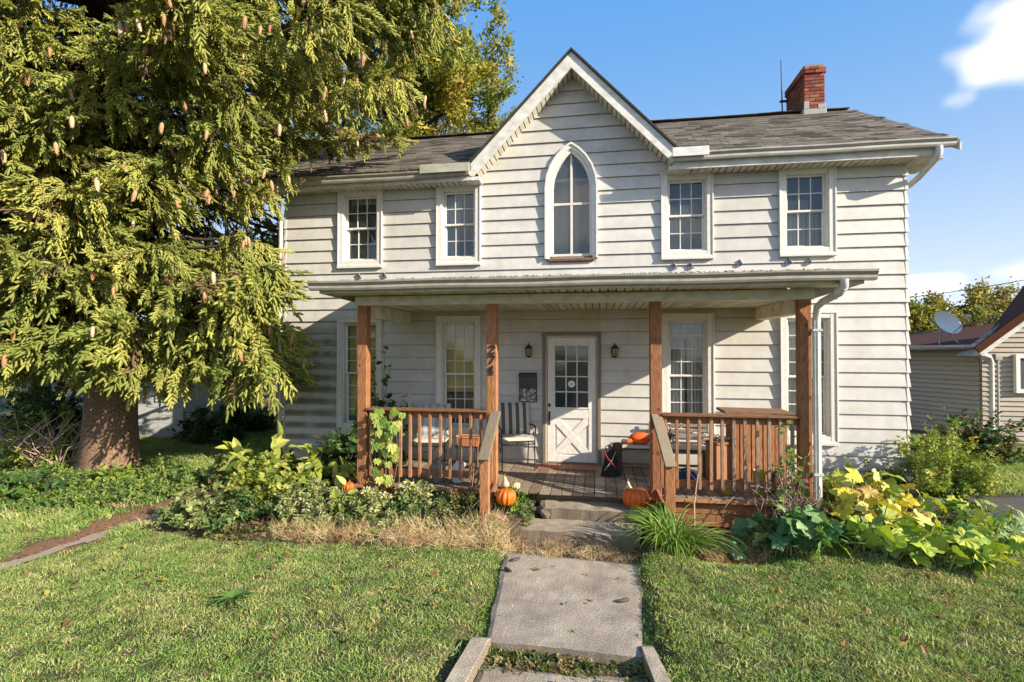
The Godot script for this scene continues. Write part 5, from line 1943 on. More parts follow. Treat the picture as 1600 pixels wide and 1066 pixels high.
func rough_slab(b: MB, c: Array, y0: float, y1: float, rough := 0.012) -> void:
	var n := 30
	var base_col := b.col
	var grid := []
	for j in n + 1:
		for i in n + 1:
			var u := float(i) / n
			var v := float(j) / n
			var p: Vector2 = (c[0] as Vector2).lerp(c[1], u).lerp((c[3] as Vector2).lerp(c[2], u), v)
			var ed := 1.0 if i in [0, n] or j in [0, n] else 0.0
			p += Vector2(nz.get_noise_2d(p.x * 45.0, p.y * 45.0), nz.get_noise_2d(p.x * 45.0 + 30.0, p.y * 45.0 + 80.0)) * rough * 1.6 * ed
			grid.append(Vector3(p.x, y1 + nz.get_noise_2d(p.x * 50.0, p.y * 50.0 + 20.0) * rough * 0.8 - ed * rough * 0.9, p.y))
	var mid := (grid[0] + grid[n] + grid[n * (n + 1)] + grid[n * (n + 1) + n]) as Vector3
	mid = mid / 4.0 + Vector3(0, -0.2, 0)
	for j in n:
		for i in n:
			var q := j * (n + 1) + i
			var gp: Vector3 = grid[q]
			var stain := 0.5 * nz.get_noise_2d(gp.x * 22.0 + 5.0, gp.z * 22.0) + 0.35 * nz.get_noise_2d(gp.x * 75.0, gp.z * 75.0 + 9.0)
			var kk := clampf(0.97 + 0.55 * stain, 0.6, 1.2) * (0.8 if i in [0, n - 1] or j in [0, n - 1] else 1.0)
			b.col = Color(base_col.r * kk, base_col.g * kk * (1.0 + 0.05 * stain), base_col.b * kk)
			b.quad_from(grid[q], grid[q + 1], grid[q + n + 2], grid[q + n + 1], mid)
	b.col = base_col
	var rim := []
	for i in n:
		rim.append(i)
	for j in n:
		rim.append(j * (n + 1) + n)
	for i in n:
		rim.append(n * (n + 1) + n - i)
	for j in n:
		rim.append((n - j) * (n + 1))
	b.col = Color(b.col.r * 0.55, b.col.g * 0.53, b.col.b * 0.5)   # mossy, weathered edges
	for k in rim.size():
		var p: Vector3 = grid[rim[k]]
		var q: Vector3 = grid[rim[(k + 1) % rim.size()]]
		b.quad_from(p, q, Vector3(q.x, y0, q.z), Vector3(p.x, y0, p.z), mid)


# ---------------------------------------------------------------- next door and the far side of the yard
func lap_wall(parent: Node3D, a: Vector3, b: Vector3, ytop0: float, ytop1: float, c: Color, row := 0.115) -> void:
	# vinyl siding from ground point a to b; courses are parts; the top slopes from ytop0 to ytop1
	var d := (b - a)
	d.y = 0
	var l := d.length()
	var t := d.normalized()
	var nrm := Vector3(-t.z, 0, t.x)
	if nrm.z < 0:
		nrm = -nrm
	var y := minf(a.y, b.y)
	var k := 0
	while y < maxf(ytop0, ytop1):
		var u0 := 0.0
		var u1 := 1.0
		if ytop0 != ytop1:
			var cut := (y - ytop0) / (ytop1 - ytop0)
			if ytop1 > ytop0:
				u0 = clampf(cut, 0, 1)
			else:
				u1 = clampf(cut, 0, 1)
		if u1 - u0 > 0.01 and y < lerpf(ytop0, ytop1, 1.0 if ytop1 > ytop0 else 0.0):
			var s := MB.new()
			var kk := 0.97 + 0.03 * sin(k * 1.7)
			s.col = Color(c.r * kk, c.g * kk, c.b * kk)
			var p := Vector3(a.x, y, a.z) + d * u0
			var q := Vector3(a.x, y, a.z) + d * u1
			var up := Vector3(0, row - 0.008, 0)
			var o := (p + q) / 2 - nrm
			s.quad_from(p + nrm * 0.034, q + nrm * 0.034, q + up + nrm * 0.004, p + up + nrm * 0.004, o)
			s.quad_from(p - nrm * 0.015, q - nrm * 0.015, q + nrm * 0.034, p + nrm * 0.034, o + Vector3(0, 1.2, 0) + nrm)
			part(parent, "siding_course", s.done(M.vinyl))
		y += row
		k += 1
	var bk := MB.new()
	bk.col = c
	var o2 := (a + b) / 2 + nrm
	bk.quad_from(a - nrm * 0.02, b - nrm * 0.02, Vector3(b.x, ytop1, b.z) - nrm * 0.02, Vector3(a.x, ytop0, a.z) - nrm * 0.02, o2 - nrm * 2)
	part(parent, "wall", bk.done(M.vinyl))


func neighbour() -> void:
	var g := -0.12
	var h := thing("neighbour_house", Vector3(11.5, g, -8.0), "low beige vinyl sided house with maroon roof seen past the right corner", "house")
	var beige := Color(0.43, 0.375, 0.315)
	# set-back wall on the left, gabled wing on the right
	var A := Vector3(8.3, g, -8.1)
	var B := Vector3(9.35, g, -5.6)
	var Cc := Vector3(13.4, g, -5.3)
	lap_wall(h, A, B, 2.22, 2.22, beige)
	lap_wall(h, B + Vector3(0.02, 0, 0.02), Cc, 2.28, 5.5, Color(0.40, 0.35, 0.295))
	var bk := MB.new()
	bk.col = beige
	bk.quad(Vector3(8.3, g, -8.1), Vector3(8.3, g, -14.0), Vector3(8.3, 2.2, -14.0), Vector3(8.3, 2.2, -8.1))
	bk.quad(Vector3(8.3, 2.2, -8.1), Vector3(8.3, 2.2, -14.0), Vector3(8.3, g, -14.0), Vector3(8.3, g, -8.1))
	part(h, "side_wall", bk.done(M.vinyl))
	var fo := MB.new()
	fo.col = Color(0.30, 0.22, 0.15)
	beam_between(fo, B + Vector3(0.1, -0.05, 0.05), Cc + Vector3(0, -0.05, 0.05), 0.1, 0.22)
	part(h, "foundation", fo.done(M.concrete))
	# roof planes
	var r := MB.new()
	r.col = Color(0.17, 0.088, 0.078)
	for off in [0.0, -0.05]:
		var o := Vector3(10, -3.0 if off == 0.0 else 9.0, -8)
		var up := Vector3(0, off, 0)
		r.tri_from(Vector3(7.95, 2.25, -8.5) + up, Vector3(9.05, 2.27, -5.2) + up, Vector3(12.0, 3.02, -9.0) + up, o)
		r.tri_from(Vector3(7.95, 2.25, -8.5) + up, Vector3(12.0, 3.02, -9.0) + up, Vector3(8.5, 2.25, -13.0) + up, o)
		r.quad_from(Vector3(9.05, 2.27, -5.2) + up, Vector3(8.8, 2.22, -4.72) + up, Vector3(12.6, 5.35, -4.6) + up, Vector3(13.2, 5.35, -8.5) + up, o)
	part(h, "roof", r.done(M.shingle))
	# projecting rake with maroon edge, white fascia and soffit
	var rk := MB.new()
	rk.col = Color(0.14, 0.055, 0.042)
	beam_between(rk, Vector3(8.72, 2.22, -4.70), Vector3(12.6, 5.42, -4.6), 0.05, 0.16)
	part(h, "rake_edge", rk.done(M.shingle))
	var rf := MB.new()
	rf.col = Color(0.70, 0.69, 0.67)
	beam_between(rf, Vector3(8.80, 2.13, -4.725), Vector3(12.6, 5.27, -4.625), 0.04, 0.13)
	part(h, "rake_fascia", rf.done(M.metal_white))
	for k in 20:
		var u := k / 20.0
		var u2 := (k + 0.94) / 20.0
		var s := MB.new()
		s.col = Color(0.55, 0.53, 0.49)
		var p := Vector3(8.85, 2.09, -4.75).lerp(Vector3(12.6, 5.19, -4.65), u)
		var q := Vector3(8.85, 2.09, -4.75).lerp(Vector3(12.6, 5.19, -4.65), u2)
		s.quad(p, p + Vector3(0, 0, -0.85), q + Vector3(0, 0, -0.85), q)
		s.quad(q, q + Vector3(0, 0, -0.85), p + Vector3(0, 0, -0.85), p)
		part(h, "soffit_panel", s.done(M.soffit))
	# gutter and downspouts
	var gt := MB.new()
	gt.col = Color(0.48, 0.47, 0.44)
	beam_between(gt, Vector3(7.98, 2.26, -8.35), Vector3(9.22, 2.29, -5.12), 0.12, 0.12, 0.02)
	part(h, "gutter", gt.done(M.metal_white))
	var dp := MB.new()
	dp.col = Color(0.66, 0.65, 0.63)
	dp.tube([Vector3(9.02, 2.20, -5.12), Vector3(9.15, 2.12, -5.2), Vector3(9.36, 2.06, -5.3), Vector3(9.42, 1.95, -5.33), Vector3(9.42, 0.15, -5.33), Vector3(9.46, 0.06, -5.15)], [0.05, 0.05, 0.05, 0.05, 0.05, 0.05], 8)
	part(h, "downspout", dp.done(M.metal_white))
	var cd := MB.new()
	cd.col = Color(0.45, 0.43, 0.40)
	cd.tube([Vector3(9.66, 2.0, -5.5), Vector3(9.66, 0.0, -5.5)], [0.025, 0.025], 8)
	cd.span(Vector3(9.59, 1.98, -5.56), Vector3(9.73, 2.13, -5.46), 0.01)
	part(h, "conduit", cd.done(M.metal_white))
	var wn := MB.new()
	wn.col = Color(0.74, 0.73, 0.71)
	frame_boxes(wn, 9.98, 10.9, 1.22, 2.12, 0.09, -5.52, -5.42)
	var wp := part(h, "window", wn.done(M.paint))
	var wg := MB.new()
	wg.col = Color(0.05, 0.06, 0.07)
	wg.span(Vector3(10.06, 1.30, -5.51), Vector3(10.82, 2.04, -5.48))
	part(wp, "pane", wg.done(M.satin))
	# coiled green hose by the downspout
	var hs := thing("garden_hose", Vector3(9.4, g, -4.7), "green garden hose lying at the foot of the neighbouring downspout", "hose")
	var hb := MB.new()
	hb.col = Color(0.03, 0.16, 0.15)
	hb.tube([Vector3(9.5, 0.25, -5.2), Vector3(9.55, 0.02, -4.9), Vector3(9.9, -0.02, -4.6), Vector3(10.3, -0.02, -4.5), Vector3(10.8, -0.03, -4.45)], [0.03, 0.03, 0.03, 0.03, 0.03], 6)
	part(hs, "coil", hb.done(M.satin))
	# satellite dish on a tripod
	var at := Vector3(9.22, 2.46, -6.7)
	var ds := thing("satellite_dish", at, "grey oval satellite dish on a tripod on the neighbouring maroon roof", "satellite dish")
	var db := MB.new()
	db.col = Color(0.66, 0.65, 0.62)
	var prev := []
	for k in 7:
		var rr := k / 6.0
		var ring := []
		for e in 28:
			var a := TAU * e / 28.0
			ring.append(Vector3(cos(a) * 0.54 * rr, sin(a) * 0.33 * rr, 0.13 * rr * rr))
		if k > 0:
			for e in 28:
				db.quad_from(prev[e], prev[(e + 1) % 28], ring[(e + 1) % 28], ring[e], Vector3(0, 0, -3))
				var off := Vector3(0, 0, -0.012)
				db.quad_from(prev[e] + off, prev[(e + 1) % 28] + off, ring[(e + 1) % 28] + off, ring[e] + off, Vector3(0, 0, 3))
		prev = ring
	var dt := Transform3D(Basis.from_euler(Vector3(-0.45, 0.55, 0.08)), at + Vector3(0, 0.42, 0))
	part(ds, "reflector", db.done(M.plain), dt)
	var ab := MB.new()
	ab.col = Color(0.5, 0.5, 0.48)
	ab.tube([dt * Vector3(0, -0.30, 0.08), dt * Vector3(0.02, -0.18, 0.42), dt * Vector3(0.02, -0.08, 0.56)], [0.015, 0.015, 0.015], 6)
	ab.tube([dt * Vector3(-0.05, -0.08, 0.56), dt * Vector3(0.09, -0.08, 0.56)], [0.05, 0.05], 8)
	part(ds, "feed_arm", ab.done(M.metal_white))
	for q in [[-0.18, -0.42, 0.1], [0.28, -0.28, 0.3], [0.1, -0.25, -0.3]]:
		var lg := MB.new()
		lg.col = Color(0.4, 0.4, 0.38)
		lg.tube([at + Vector3(0, 0.36, -0.05), at + Vector3(q[0], q[1] + 0.1, q[2])], [0.016, 0.016], 6)
		part(ds, "leg", lg.done(M.metal_white))
	# service wires
	for k in 2:
		var w := thing("overhead_wire", Vector3(18, 5.5, -7), ["thick twisted service cable slanting down past the satellite dish", "thin upper wire slanting down at the right edge"][k], "wire", "")
		var pts := []
		var rad := []
		for e in 13:
			var u := e / 12.0
			pts.append(Vector3(18.5, 5.9 + 0.35 * k, -7.0).lerp(Vector3(9.2, 2.55 + 1.2 * k, -9.5), u) - Vector3(0, 0.45 * sin(PI * u), 0))
			rad.append(0.022 if k == 0 else 0.010)
		var wb := MB.new()
		wb.col = Color(0.05, 0.05, 0.05)
		wb.tube(pts, rad, 5)
		part(w, "cable", wb.done(M.plain))


func yard_structures() -> void:
	# white outbuilding behind the spruce
	var s := thing("shed", Vector3(-9.0, 0.3, -2.5), "small white boarded shed in shade behind the spruce trunk", "shed")
	for k in 8:
		bar(s, "board", Vector3(-11.6, 0.32 + k * 0.17, -1.42 + 0.004 * (k % 2)), Vector3(-8.3, 0.32 + k * 0.17 + 0.165, -1.39 + 0.004 * (k % 2)), vary(Color(0.62, 0.63, 0.63), 0.04), M.siding)
	bar(s, "wall", Vector3(-11.6, 0.3, -3.6), Vector3(-8.3, 1.7, -1.43), Color(0.55, 0.55, 0.55), M.siding)
	var r := MB.new()
	r.col = Color(0.14, 0.13, 0.12)
	r.prism(PackedVector2Array([Vector2(-11.8, 1.68), Vector2(-8.15, 1.68), Vector2(-9.95, 2.75)]), -3.8, -1.25)
	part(s, "roof", r.done(M.shingle))
	var w := MB.new()
	w.col = Color(0.7, 0.7, 0.68)
	frame_boxes(w, -8.95, -8.4, 1.12, 1.62, 0.05, -1.40, -1.36)
	var ww := part(s, "window", w.done(M.paint))
	var gp := MB.new()
	gp.col = Color(0.03, 0.035, 0.04)
	gp.span(Vector3(-8.9, 1.17, -1.395), Vector3(-8.45, 1.57, -1.375))
	part(ww, "pane", gp.done(M.satin))
	# board fence
	var f := thing("board_fence", Vector3(-13.5, -1.4, -13.2), "sunlit vertical board fence of pale bare wood behind the house corner", "fence")
	for k in 34:
		var x := -16.4 + k * 0.152
		bar(f, "board", Vector3(x, -1.7, -13.2 + 0.01 * (k % 2)), Vector3(x + 0.142, 0.62 + rng.randf_range(-0.03, 0.03), -13.175 + 0.01 * (k % 2)), vary(Color(0.46, 0.37, 0.28), 0.12), M.wood_y)
	bar(f, "rail", Vector3(-16.4, -1.1, -13.25), Vector3(-11.3, -1.02, -13.205), Color(0.36, 0.28, 0.2), M.wood_x)
	bar(f, "rail", Vector3(-16.4, 0.25, -13.25), Vector3(-11.3, 0.33, -13.205), Color(0.36, 0.28, 0.2), M.wood_x)
	# low white wall at the far left
	var lw := thing("low_wall", Vector3(-11.5, 0.3, 0.6), "low white painted wall at the far left edge behind bare twigs", "wall")
	for k in 3:
		bar(lw, "course", Vector3(-13.5, 0.2 + k * 0.16, 0.55), Vector3(-9.1, 0.2 + k * 0.16 + 0.155, 0.70), vary(Color(0.66, 0.65, 0.63), 0.03), M.concrete)
	# pale flagstones and drain elbow at the right corner of the house
	var sb := thing("splash_block", Vector3(4.75, 0.25, 0.42), "grey stone block under the white drain elbow at the right house corner", "splash block")
	var q := MB.new()
	q.col = Color(0.34, 0.32, 0.28)
	q.span(Vector3(4.45, 0.2, 0.42), Vector3(4.82, 0.36, 0.68), 0.02)
	part(sb, "block", q.done(M.concrete))
	q = MB.new()
	q.col = Color(0.6, 0.6, 0.6)
	q.tube([Vector3(4.62, 0.62, 0.3), Vector3(4.63, 0.5, 0.33), Vector3(4.68, 0.42, 0.42)], [0.045, 0.045, 0.045], 8)
	part(sb, "elbow", q.done(M.metal_white))
	var dt := structure("driveway", drive_mesh())
	tag(dt, "dark worn driveway strip at the right edge", "driveway")


func drive_mesh() -> ArrayMesh:
	var b := MB.new()
	b.col = Color(0.13, 0.115, 0.10)
	for k in 12:
		var x0 := 5.05 + k * 0.5
		var x1 := x0 + 0.5
		for j in 3:
			var z0 := 0.75 + j * 0.35 - (0.05 * k)
			b.quad(Vector3(x0, ground_y(x0, z0) + 0.02, z0), Vector3(x0, ground_y(x0, z0 + 0.35) + 0.02, z0 + 0.35), Vector3(x1, ground_y(x1, z0 + 0.3) + 0.02, z0 + 0.30), Vector3(x1, ground_y(x1, z0 - 0.05) + 0.02, z0 - 0.05))
	return b.done(M.concrete)


# ---------------------------------------------------------------- leaves and shoots
func frame(d: Vector3, up: Vector3, s := 1.0) -> Basis:   # x along d, y near up
	var x := d.normalized()
	var y := up - x * up.dot(x)
	if y.length() < 0.01:
		y = Vector3(0, 0, 1) - x * x.z
	y = y.normalized()
	return Basis(x * s, y * s, x.cross(y) * s)


func rdir() -> Vector3:
	var z := rng.randf_range(-1, 1)
	var a := rng.randf() * TAU
	var r := sqrt(1 - z * z)
	return Vector3(cos(a) * r, z, sin(a) * r)


func add_leaf(b: MB, at: Basis, o: Vector3, l: float, w: float, fold: float, curl: float, segs := 4, tip := 1.0) -> void:
	var rows := []
	for k in segs + 1:
		var t := float(k) / segs
		var ww := w * 0.5 * pow(sin(PI * pow(t, 0.72 * tip)), 0.8) if k > 0 and k < segs else 0.0
		var y := -curl * t * t * l
		rows.append([o + at * Vector3(l * t, y, 0), o + at * Vector3(l * t, y + fold * ww, ww), o + at * Vector3(l * t, y + fold * ww, -ww)])
	for k in segs:
		var p: Array = rows[k]
		var q: Array = rows[k + 1]
		var n1: Vector3 = at * Vector3(0.15 * curl, 1, -fold).normalized()
		var n2: Vector3 = at * Vector3(0.15 * curl, 1, fold).normalized()
		if k > 0:
			b.tri_n(p[0], p[1], q[1], n1, n1, n1)
			b.tri_n(p[0], q[2], p[2], n2, n2, n2)
		b.tri_n(p[0], q[1], q[0], n1, n1, n1)
		b.tri_n(p[0], q[0], q[2], n2, n2, n2)


func leaf_mesh(l: float, w: float, fold: float, curl: float, m: Material, segs := 4) -> ArrayMesh:
	var b := MB.new()
	add_leaf(b, Basis.IDENTITY, Vector3.ZERO, l, w, fold, curl, segs)
	return b.done(m)


func clump_mesh(n: int, spread: float, l: float, w: float, m: Material, curl := 0.3) -> ArrayMesh:   # a twig with n leaves round it
	var b := MB.new()
	for k in n:
		var t := float(k) / n
		var d := Vector3(rng.randf_range(0.1, 0.9), rng.randf_range(-0.5, 0.7), rng.randf_range(-1, 1)).normalized()
		var kk := rng.randf_range(0.8, 1.2)
		b.col = Color(kk, kk, kk)
		add_leaf(b, frame(d, Vector3(rng.randf_range(-0.5, 0.5), 1, rng.randf_range(-0.5, 0.5))), Vector3(spread * (t - 0.3), 0, 0) + rdir() * spread * 0.35, l * rng.randf_range(0.7, 1.15), w * rng.randf_range(0.8, 1.1), 0.25, curl, 3)
	return b.done(m)


func shoot(b: MB, p: Vector3, d: Vector3, l: float, r: float) -> void:   # a needle-clad shoot
	var q := p + d * l + Vector3(0, -0.06 * l, 0)
	var mid := (p + q) / 2 + Vector3(0, 0.02 * l, 0)
	var k0 := rng.randf_range(0.85, 1.15)
	b.col = Color(0.85 * k0, 0.85 * k0, 0.85 * k0)
	b.tube([p, p.lerp(mid, 0.5), mid, mid.lerp(q, 0.6), q], [r * 0.30, r * 0.55, r * 0.62, r * 0.58, r * 0.22], 5, false)
	var fb := frame(q - p, Vector3.UP)
	var n := int(l / 0.0075)
	for k in n:
		var t := (k + 0.5) / n
		var c := p.lerp(mid, t * 2) if t < 0.5 else mid.lerp(q, t * 2 - 1)
		var a := k * 2.4 + rng.randf() * 0.6
		var o := fb * Vector3(0, cos(a), sin(a))
		var nd := (o * 1.0 + fb.x * 0.55).normalized()
		var ln := r * rng.randf_range(0.95, 1.3)
		var kk := k0 * rng.randf_range(0.8, 1.3)
		b.col = Color(kk, kk, kk)
		var sd := nd.cross(o).normalized() * r * 0.14
		if sd.length() < 1e-5:
			sd = fb.z * r * 0.14
		b.tri(c - sd, c + sd, c + nd * ln)


func spray_mesh(kind: int) -> ArrayMesh:   # unit pendulous branchlet: grows along -y with side shoots; kind 3 = flat outward fan
	var b := MB.new()
	var n := 9
	var pts := []
	for k in n + 1:
		var t := float(k) / n
		pts.append(Vector3(0.05 * sin(t * 3.0 + kind), -t * 0.78, 0.04 * cos(t * 2.0 + kind * 2)))
	b.col = Color(0.6, 0.4, 0.25)
	b.tube(pts, [0.008, 0.008, 0.007, 0.007, 0.006, 0.006, 0.005, 0.004, 0.004, 0.003], 4, false)
	for k in n + 1:
		var t := float(k) / n
		var p: Vector3 = pts[k]
		for s in [-1.0, 1.0]:
			if rng.randf() < (0.45 if kind == 4 else 0.10):
				continue
			var d := Vector3(s * rng.randf_range(0.2, 0.75), -rng.randf_range(0.6, 1.0), rng.randf_range(-0.45, 0.45)).normalized()
			shoot(b, p, d, rng.randf_range(0.09, 0.24) * (1.1 - 0.35 * t) * (0.7 if kind == 3 else 1.0), 0.032 * (0.8 if kind == 4 else 1.0))
		if kind in [1, 3] or k % 2 == 0:
			shoot(b, p, Vector3(rng.randf_range(-0.3, 0.3), -0.8, rng.randf_range(0.3, 0.8)).normalized(), rng.randf_range(0.10, 0.20), 0.032)
	shoot(b, pts[n], Vector3(0.05, -1, 0), 0.2, 0.032)
	return b.done(M.needle)


func spruce() -> void:
	var base := Vector3(-7.3, 0.27, 1.22)
	var t := thing("spruce_tree", base, "huge old spruce with drooping yellow green branches and hanging cones left of the house", "tree")
	# trunk, flared and buttressed
	var tb := MB.new()
	tb.col = Color(0.60, 0.41, 0.28)
	var seg := 28
	var prev := []
	for k in 30:
		var y := 15.5 * pow(k / 29.0, 1.7)
		var r := 0.37 * (1.0 - y / 17.0) + 0.15 * exp(-y * 2.1)
		var ring := []
		for e in seg:
			var a := TAU * e / seg
			var rr := r * (1.0 + 0.16 * exp(-y * 1.6) * cos(a * 5.0 + 0.6) + 0.05 * nz.get_noise_2d(a * 40.0, y * 22.0))
			ring.append([Vector3(cos(a) * rr, y - 0.25, sin(a) * rr), Vector3(cos(a), 0.15, sin(a))])
		if k > 0:
			for e in seg:
				var e2 := (e + 1) % seg
				tb.tri_n(prev[e][0], ring[e2][0], prev[e2][0], prev[e][1], ring[e2][1], prev[e2][1])
				tb.tri_n(prev[e][0], ring[e][0], ring[e2][0], prev[e][1], ring[e][1], ring[e2][1])
		prev = ring
	part(t, "trunk", tb.done(M.bark), Transform3D(Basis.IDENTITY, base))
	# limbs, branchlets, hanging sprays
	var lb := MB.new()
	var sprays := [Scatter.new(), Scatter.new(), Scatter.new(), Scatter.new(), Scatter.new()]
	var dead := MB.new()
	var cones := []
	var crown_r := [[1.6, 3.0], [2.3, 3.6], [3.2, 3.55], [4.2, 3.35], [5.2, 3.9], [6.5, 4.7], [8.0, 4.6], [10.0, 3.9], [12.0, 2.9], [15.0, 1.2], [16.0, 0.5]]
	var h := 2.3
	var w := 0
	while h < 15.3:
		var n := 8 if h < 9 else 5
		for k in n:
			var az := TAU * (k + 0.5 * (w % 2)) / n + rng.randf_range(-0.25, 0.25)
			var hh := h + rng.randf_range(-0.18, 0.18)
			var r := 0.0
			for i in crown_r.size() - 1:
				if hh >= crown_r[i][0] and hh < crown_r[i + 1][0]:
					r = lerpf(crown_r[i][1], crown_r[i + 1][1], (hh - crown_r[i][0]) / (crown_r[i + 1][0] - crown_r[i][0]))
			if hh > 3.0 and hh < 5.6 and cos(az) > 0.3:
				r *= 0.84
			r *= rng.randf_range(0.82, 1.06) * (1.0 - 0.34 * maxf(0.0, sin(az)))
			var dir := Vector3(cos(az), 0, sin(az))
			if hh < 3.1 and dir.z > 0.45:
				r *= 0.62
			# limbs facing away from the house front are plainer
			var far_side := dir.z < -0.35 or (dir.x < -0.75 and dir.z < 0.3)
			var pts := []
			var rad := []
			var m := 10
			for i in m + 1:
				var s := float(i) / m
				var drop := (-0.40 * s + 0.26 * s * s * s) * (1.0 if hh < 7 else 0.4)
				pts.append(base + dir * (0.25 + r * s) + Vector3(0, hh + r * drop, 0) + Vector3(-dir.z, 0, dir.x) * (0.12 * sin(s * 4.0 + k)))
				rad.append(lerpf(0.058, 0.010, s))
			var keep := pts.size()
			for i in pts.size():
				if blocked(pts[i], 0.4):
					keep = i
					break
			if keep < 3:
				continue
			pts = pts.slice(0, keep)
			rad = rad.slice(0, keep)
			lb.col = Color(0.20, 0.15, 0.115)
			lb.tube(pts, rad, 5, false)
			var len_ok := float(keep - 1) / m
			var step := 0.135 if not far_side else 0.34
			if hh > 9.5:
				step *= 1.7
			var q := 0.16
			var side := 1.0
			while q < r * len_ok:
				var s := q / r
				var f := s * m
				var i0 := mini(int(f), keep - 2)
				var p: Vector3 = (pts[i0] as Vector3).lerp(pts[i0 + 1], f - i0)
				var fwd: Vector3 = (pts[i0 + 1] - pts[i0]).normalized()
				var sd := Vector3(-fwd.z, 0, fwd.x).normalized() * side
				side = -side
				q += step * rng.randf_range(0.7, 1.2)
				if rng.randf() < 0.04 or (hh > 3.6 and nz.get_noise_3d(p.x * 9.0, p.y * 9.0, p.z * 9.0) > 0.31):
					continue
				var bl := lerpf(1.05, 0.35, s) * rng.randf_range(0.7, 1.15)
				var bd := (sd * 0.9 + fwd * 0.75 + Vector3(0, rng.randf_range(-0.25, 0.12), 0)).normalized()
				var bp := [p, p + bd * bl * 0.5 + Vector3(0, 0.02, 0), p + bd * bl + Vector3(0, -0.13 * bl, 0)]
				if blocked(bp[2], 0.05):
					continue
				lb.col = Color(0.22, 0.14, 0.09)
				lb.tube(bp, [0.011, 0.008, 0.005], 3, false)
				if s < 0.24 and hh < 9:   # bare inner twigs
					if rng.randf() < 0.9:
						for e in 6:
							dead.col = vary(Color(0.40, 0.33, 0.28), 0.3)
							var dp: Vector3 = (bp[0] as Vector3).lerp(bp[2], 0.25 + 0.2 * e)
							var dq := dp + Vector3(rng.randfn(0, 0.08), -rng.randf_range(0.15, 0.6), rng.randfn(0, 0.08))
							dead.tube([dp, (dp + dq) / 2 + Vector3(rng.randfn(0, 0.03), 0, rng.randfn(0, 0.03)), dq], [0.006, 0.005, 0.002], 3, false)
						continue
				var ns := maxi(2, int(bl / (0.036 if not far_side else 0.12)))
				for e in ns:
					var u := (e + rng.randf()) / ns
					var sp: Vector3 = (bp[0] as Vector3).lerp(bp[1], u * 2) if u < 0.5 else (bp[1] as Vector3).lerp(bp[2], u * 2 - 1)
					var sl := rng.randf_range(0.20, 0.64) * lerpf(0.75, 1.0, s) * (1.45 if hh < 3.6 and s > 0.45 and dir.x > 0.2 else 1.0) * (1.0 if hh < 8 else 1.3)
					# droop outward: mostly down, part along the branchlet
					var hang := (Vector3.DOWN * rng.randf_range(0.7, 1.3) + bd * rng.randf_range(0.15, 0.7) + rdir() * 0.2).normalized()
					if u > 0.8 or rng.randf() < 0.28:
						hang = (bd * 1.0 + Vector3.DOWN * rng.randf_range(0.15, 0.6) + rdir() * 0.2).normalized()
					var tipp := sp + hang * sl
					if blocked(tipp, 0.02) or tipp.y < 0.95:
						continue
					var yb := -hang
					var xb := yb.cross(rdir()).normalized()
					var bs := Basis(xb, yb, xb.cross(yb)).scaled_local(Vector3(sl * 1.05, sl, sl * 1.05))
					var tone := clampf(0.5 + 0.9 * nz.get_noise_3d(sp.x * 14.0, sp.y * 14.0, sp.z * 14.0) + rng.randf_range(-0.3, 0.3), 0.0, 1.0)
					var c := Color(0.26, 0.32, 0.075).lerp(Color(0.62, 0.62, 0.165), tone)
					if rng.randf() < 0.04:
						c = Color(0.24, 0.17, 0.09)
					sprays[rng.randi() % 5].add(Transform3D(bs, sp), vary(c, 0.12))
					if hh > 2.5 and hh < 8.5 and dir.z > -0.3 and s > 0.6 and u > 0.55 and rng.randf() < 0.11:
						cones.append(tipp.lerp(sp, 0.15) + (tipp - base).normalized() * Vector3(0.07, 0, 0.07))
		h += 0.32 if h < 9 else 0.55
		w += 1
	part(t, "limbs", lb.done(M.bark))
	part(t, "dead_twigs", dead.done(M.bark))
	for k in 5:
		many(t, "foliage", spray_mesh(k), sprays[k])
	# cones: overlapping scales on a spindle
	var cms := []
	for v in 3:
		var cb := MB.new()
		var cc: Color = [Color(0.42, 0.26, 0.14), Color(0.56, 0.42, 0.27), Color(0.38, 0.20, 0.10)][v]
		cb.col = cc
		cb.lathe([Vector2(0.002, -0.13), Vector2(0.012, -0.122), Vector2(0.019, -0.09), Vector2(0.022, -0.05), Vector2(0.018, -0.02), Vector2(0.005, 0.0)], 8)
		for k in 44:
			var y := -0.125 + 0.0027 * k
			var rr := 0.021 * sin(PI * (0.12 + 0.8 * (y + 0.13) / 0.13))
			var a := k * 2.4
			var p := Vector3(cos(a) * rr, y, sin(a) * rr)
			var sdv := Vector3(-sin(a), 0, cos(a)) * 0.008
			cb.col = Color(cc.r * 1.2, cc.g * 1.15, cc.b * 1.1) if k % 2 else cc
			cb.tri(p - sdv, p + sdv, p + Vector3(cos(a) * 0.006, -0.016, sin(a) * 0.006))
		cms.append(cb.done(M.plain))
	var nc := 0
	for p in cones:
		if nc >= 290:
			break
		nc += 1
		part(t, "cone", cms[nc % 3], Transform3D(Basis.from_euler(Vector3(rng.randf_range(-0.25, 0.25), rng.randf() * 6.0, rng.randf_range(-0.25, 0.25))).scaled(Vector3.ONE * rng.randf_range(0.9, 1.3)), p))


func blocked(p: Vector3, pad: float) -> bool:   # inside the house, its eaves or the porch
	if p.x > XL - 0.3 - pad and p.z < 0.56 + pad:
		if p.y < 5.25 + pad:
			return true
		if p.z < 0.45 and p.z > -5.4 and p.x > -5.42 - pad and p.y < main_roof_y(p.z) + 0.12 if p.z > -2.5 else p.x > -5.42 - pad and p.y < 7.0 and p.z > -5.4:
			return true
	if p.x > -3.75 - pad and p.z < 2.45 + pad and p.y < 3.6:
		return true
	return false


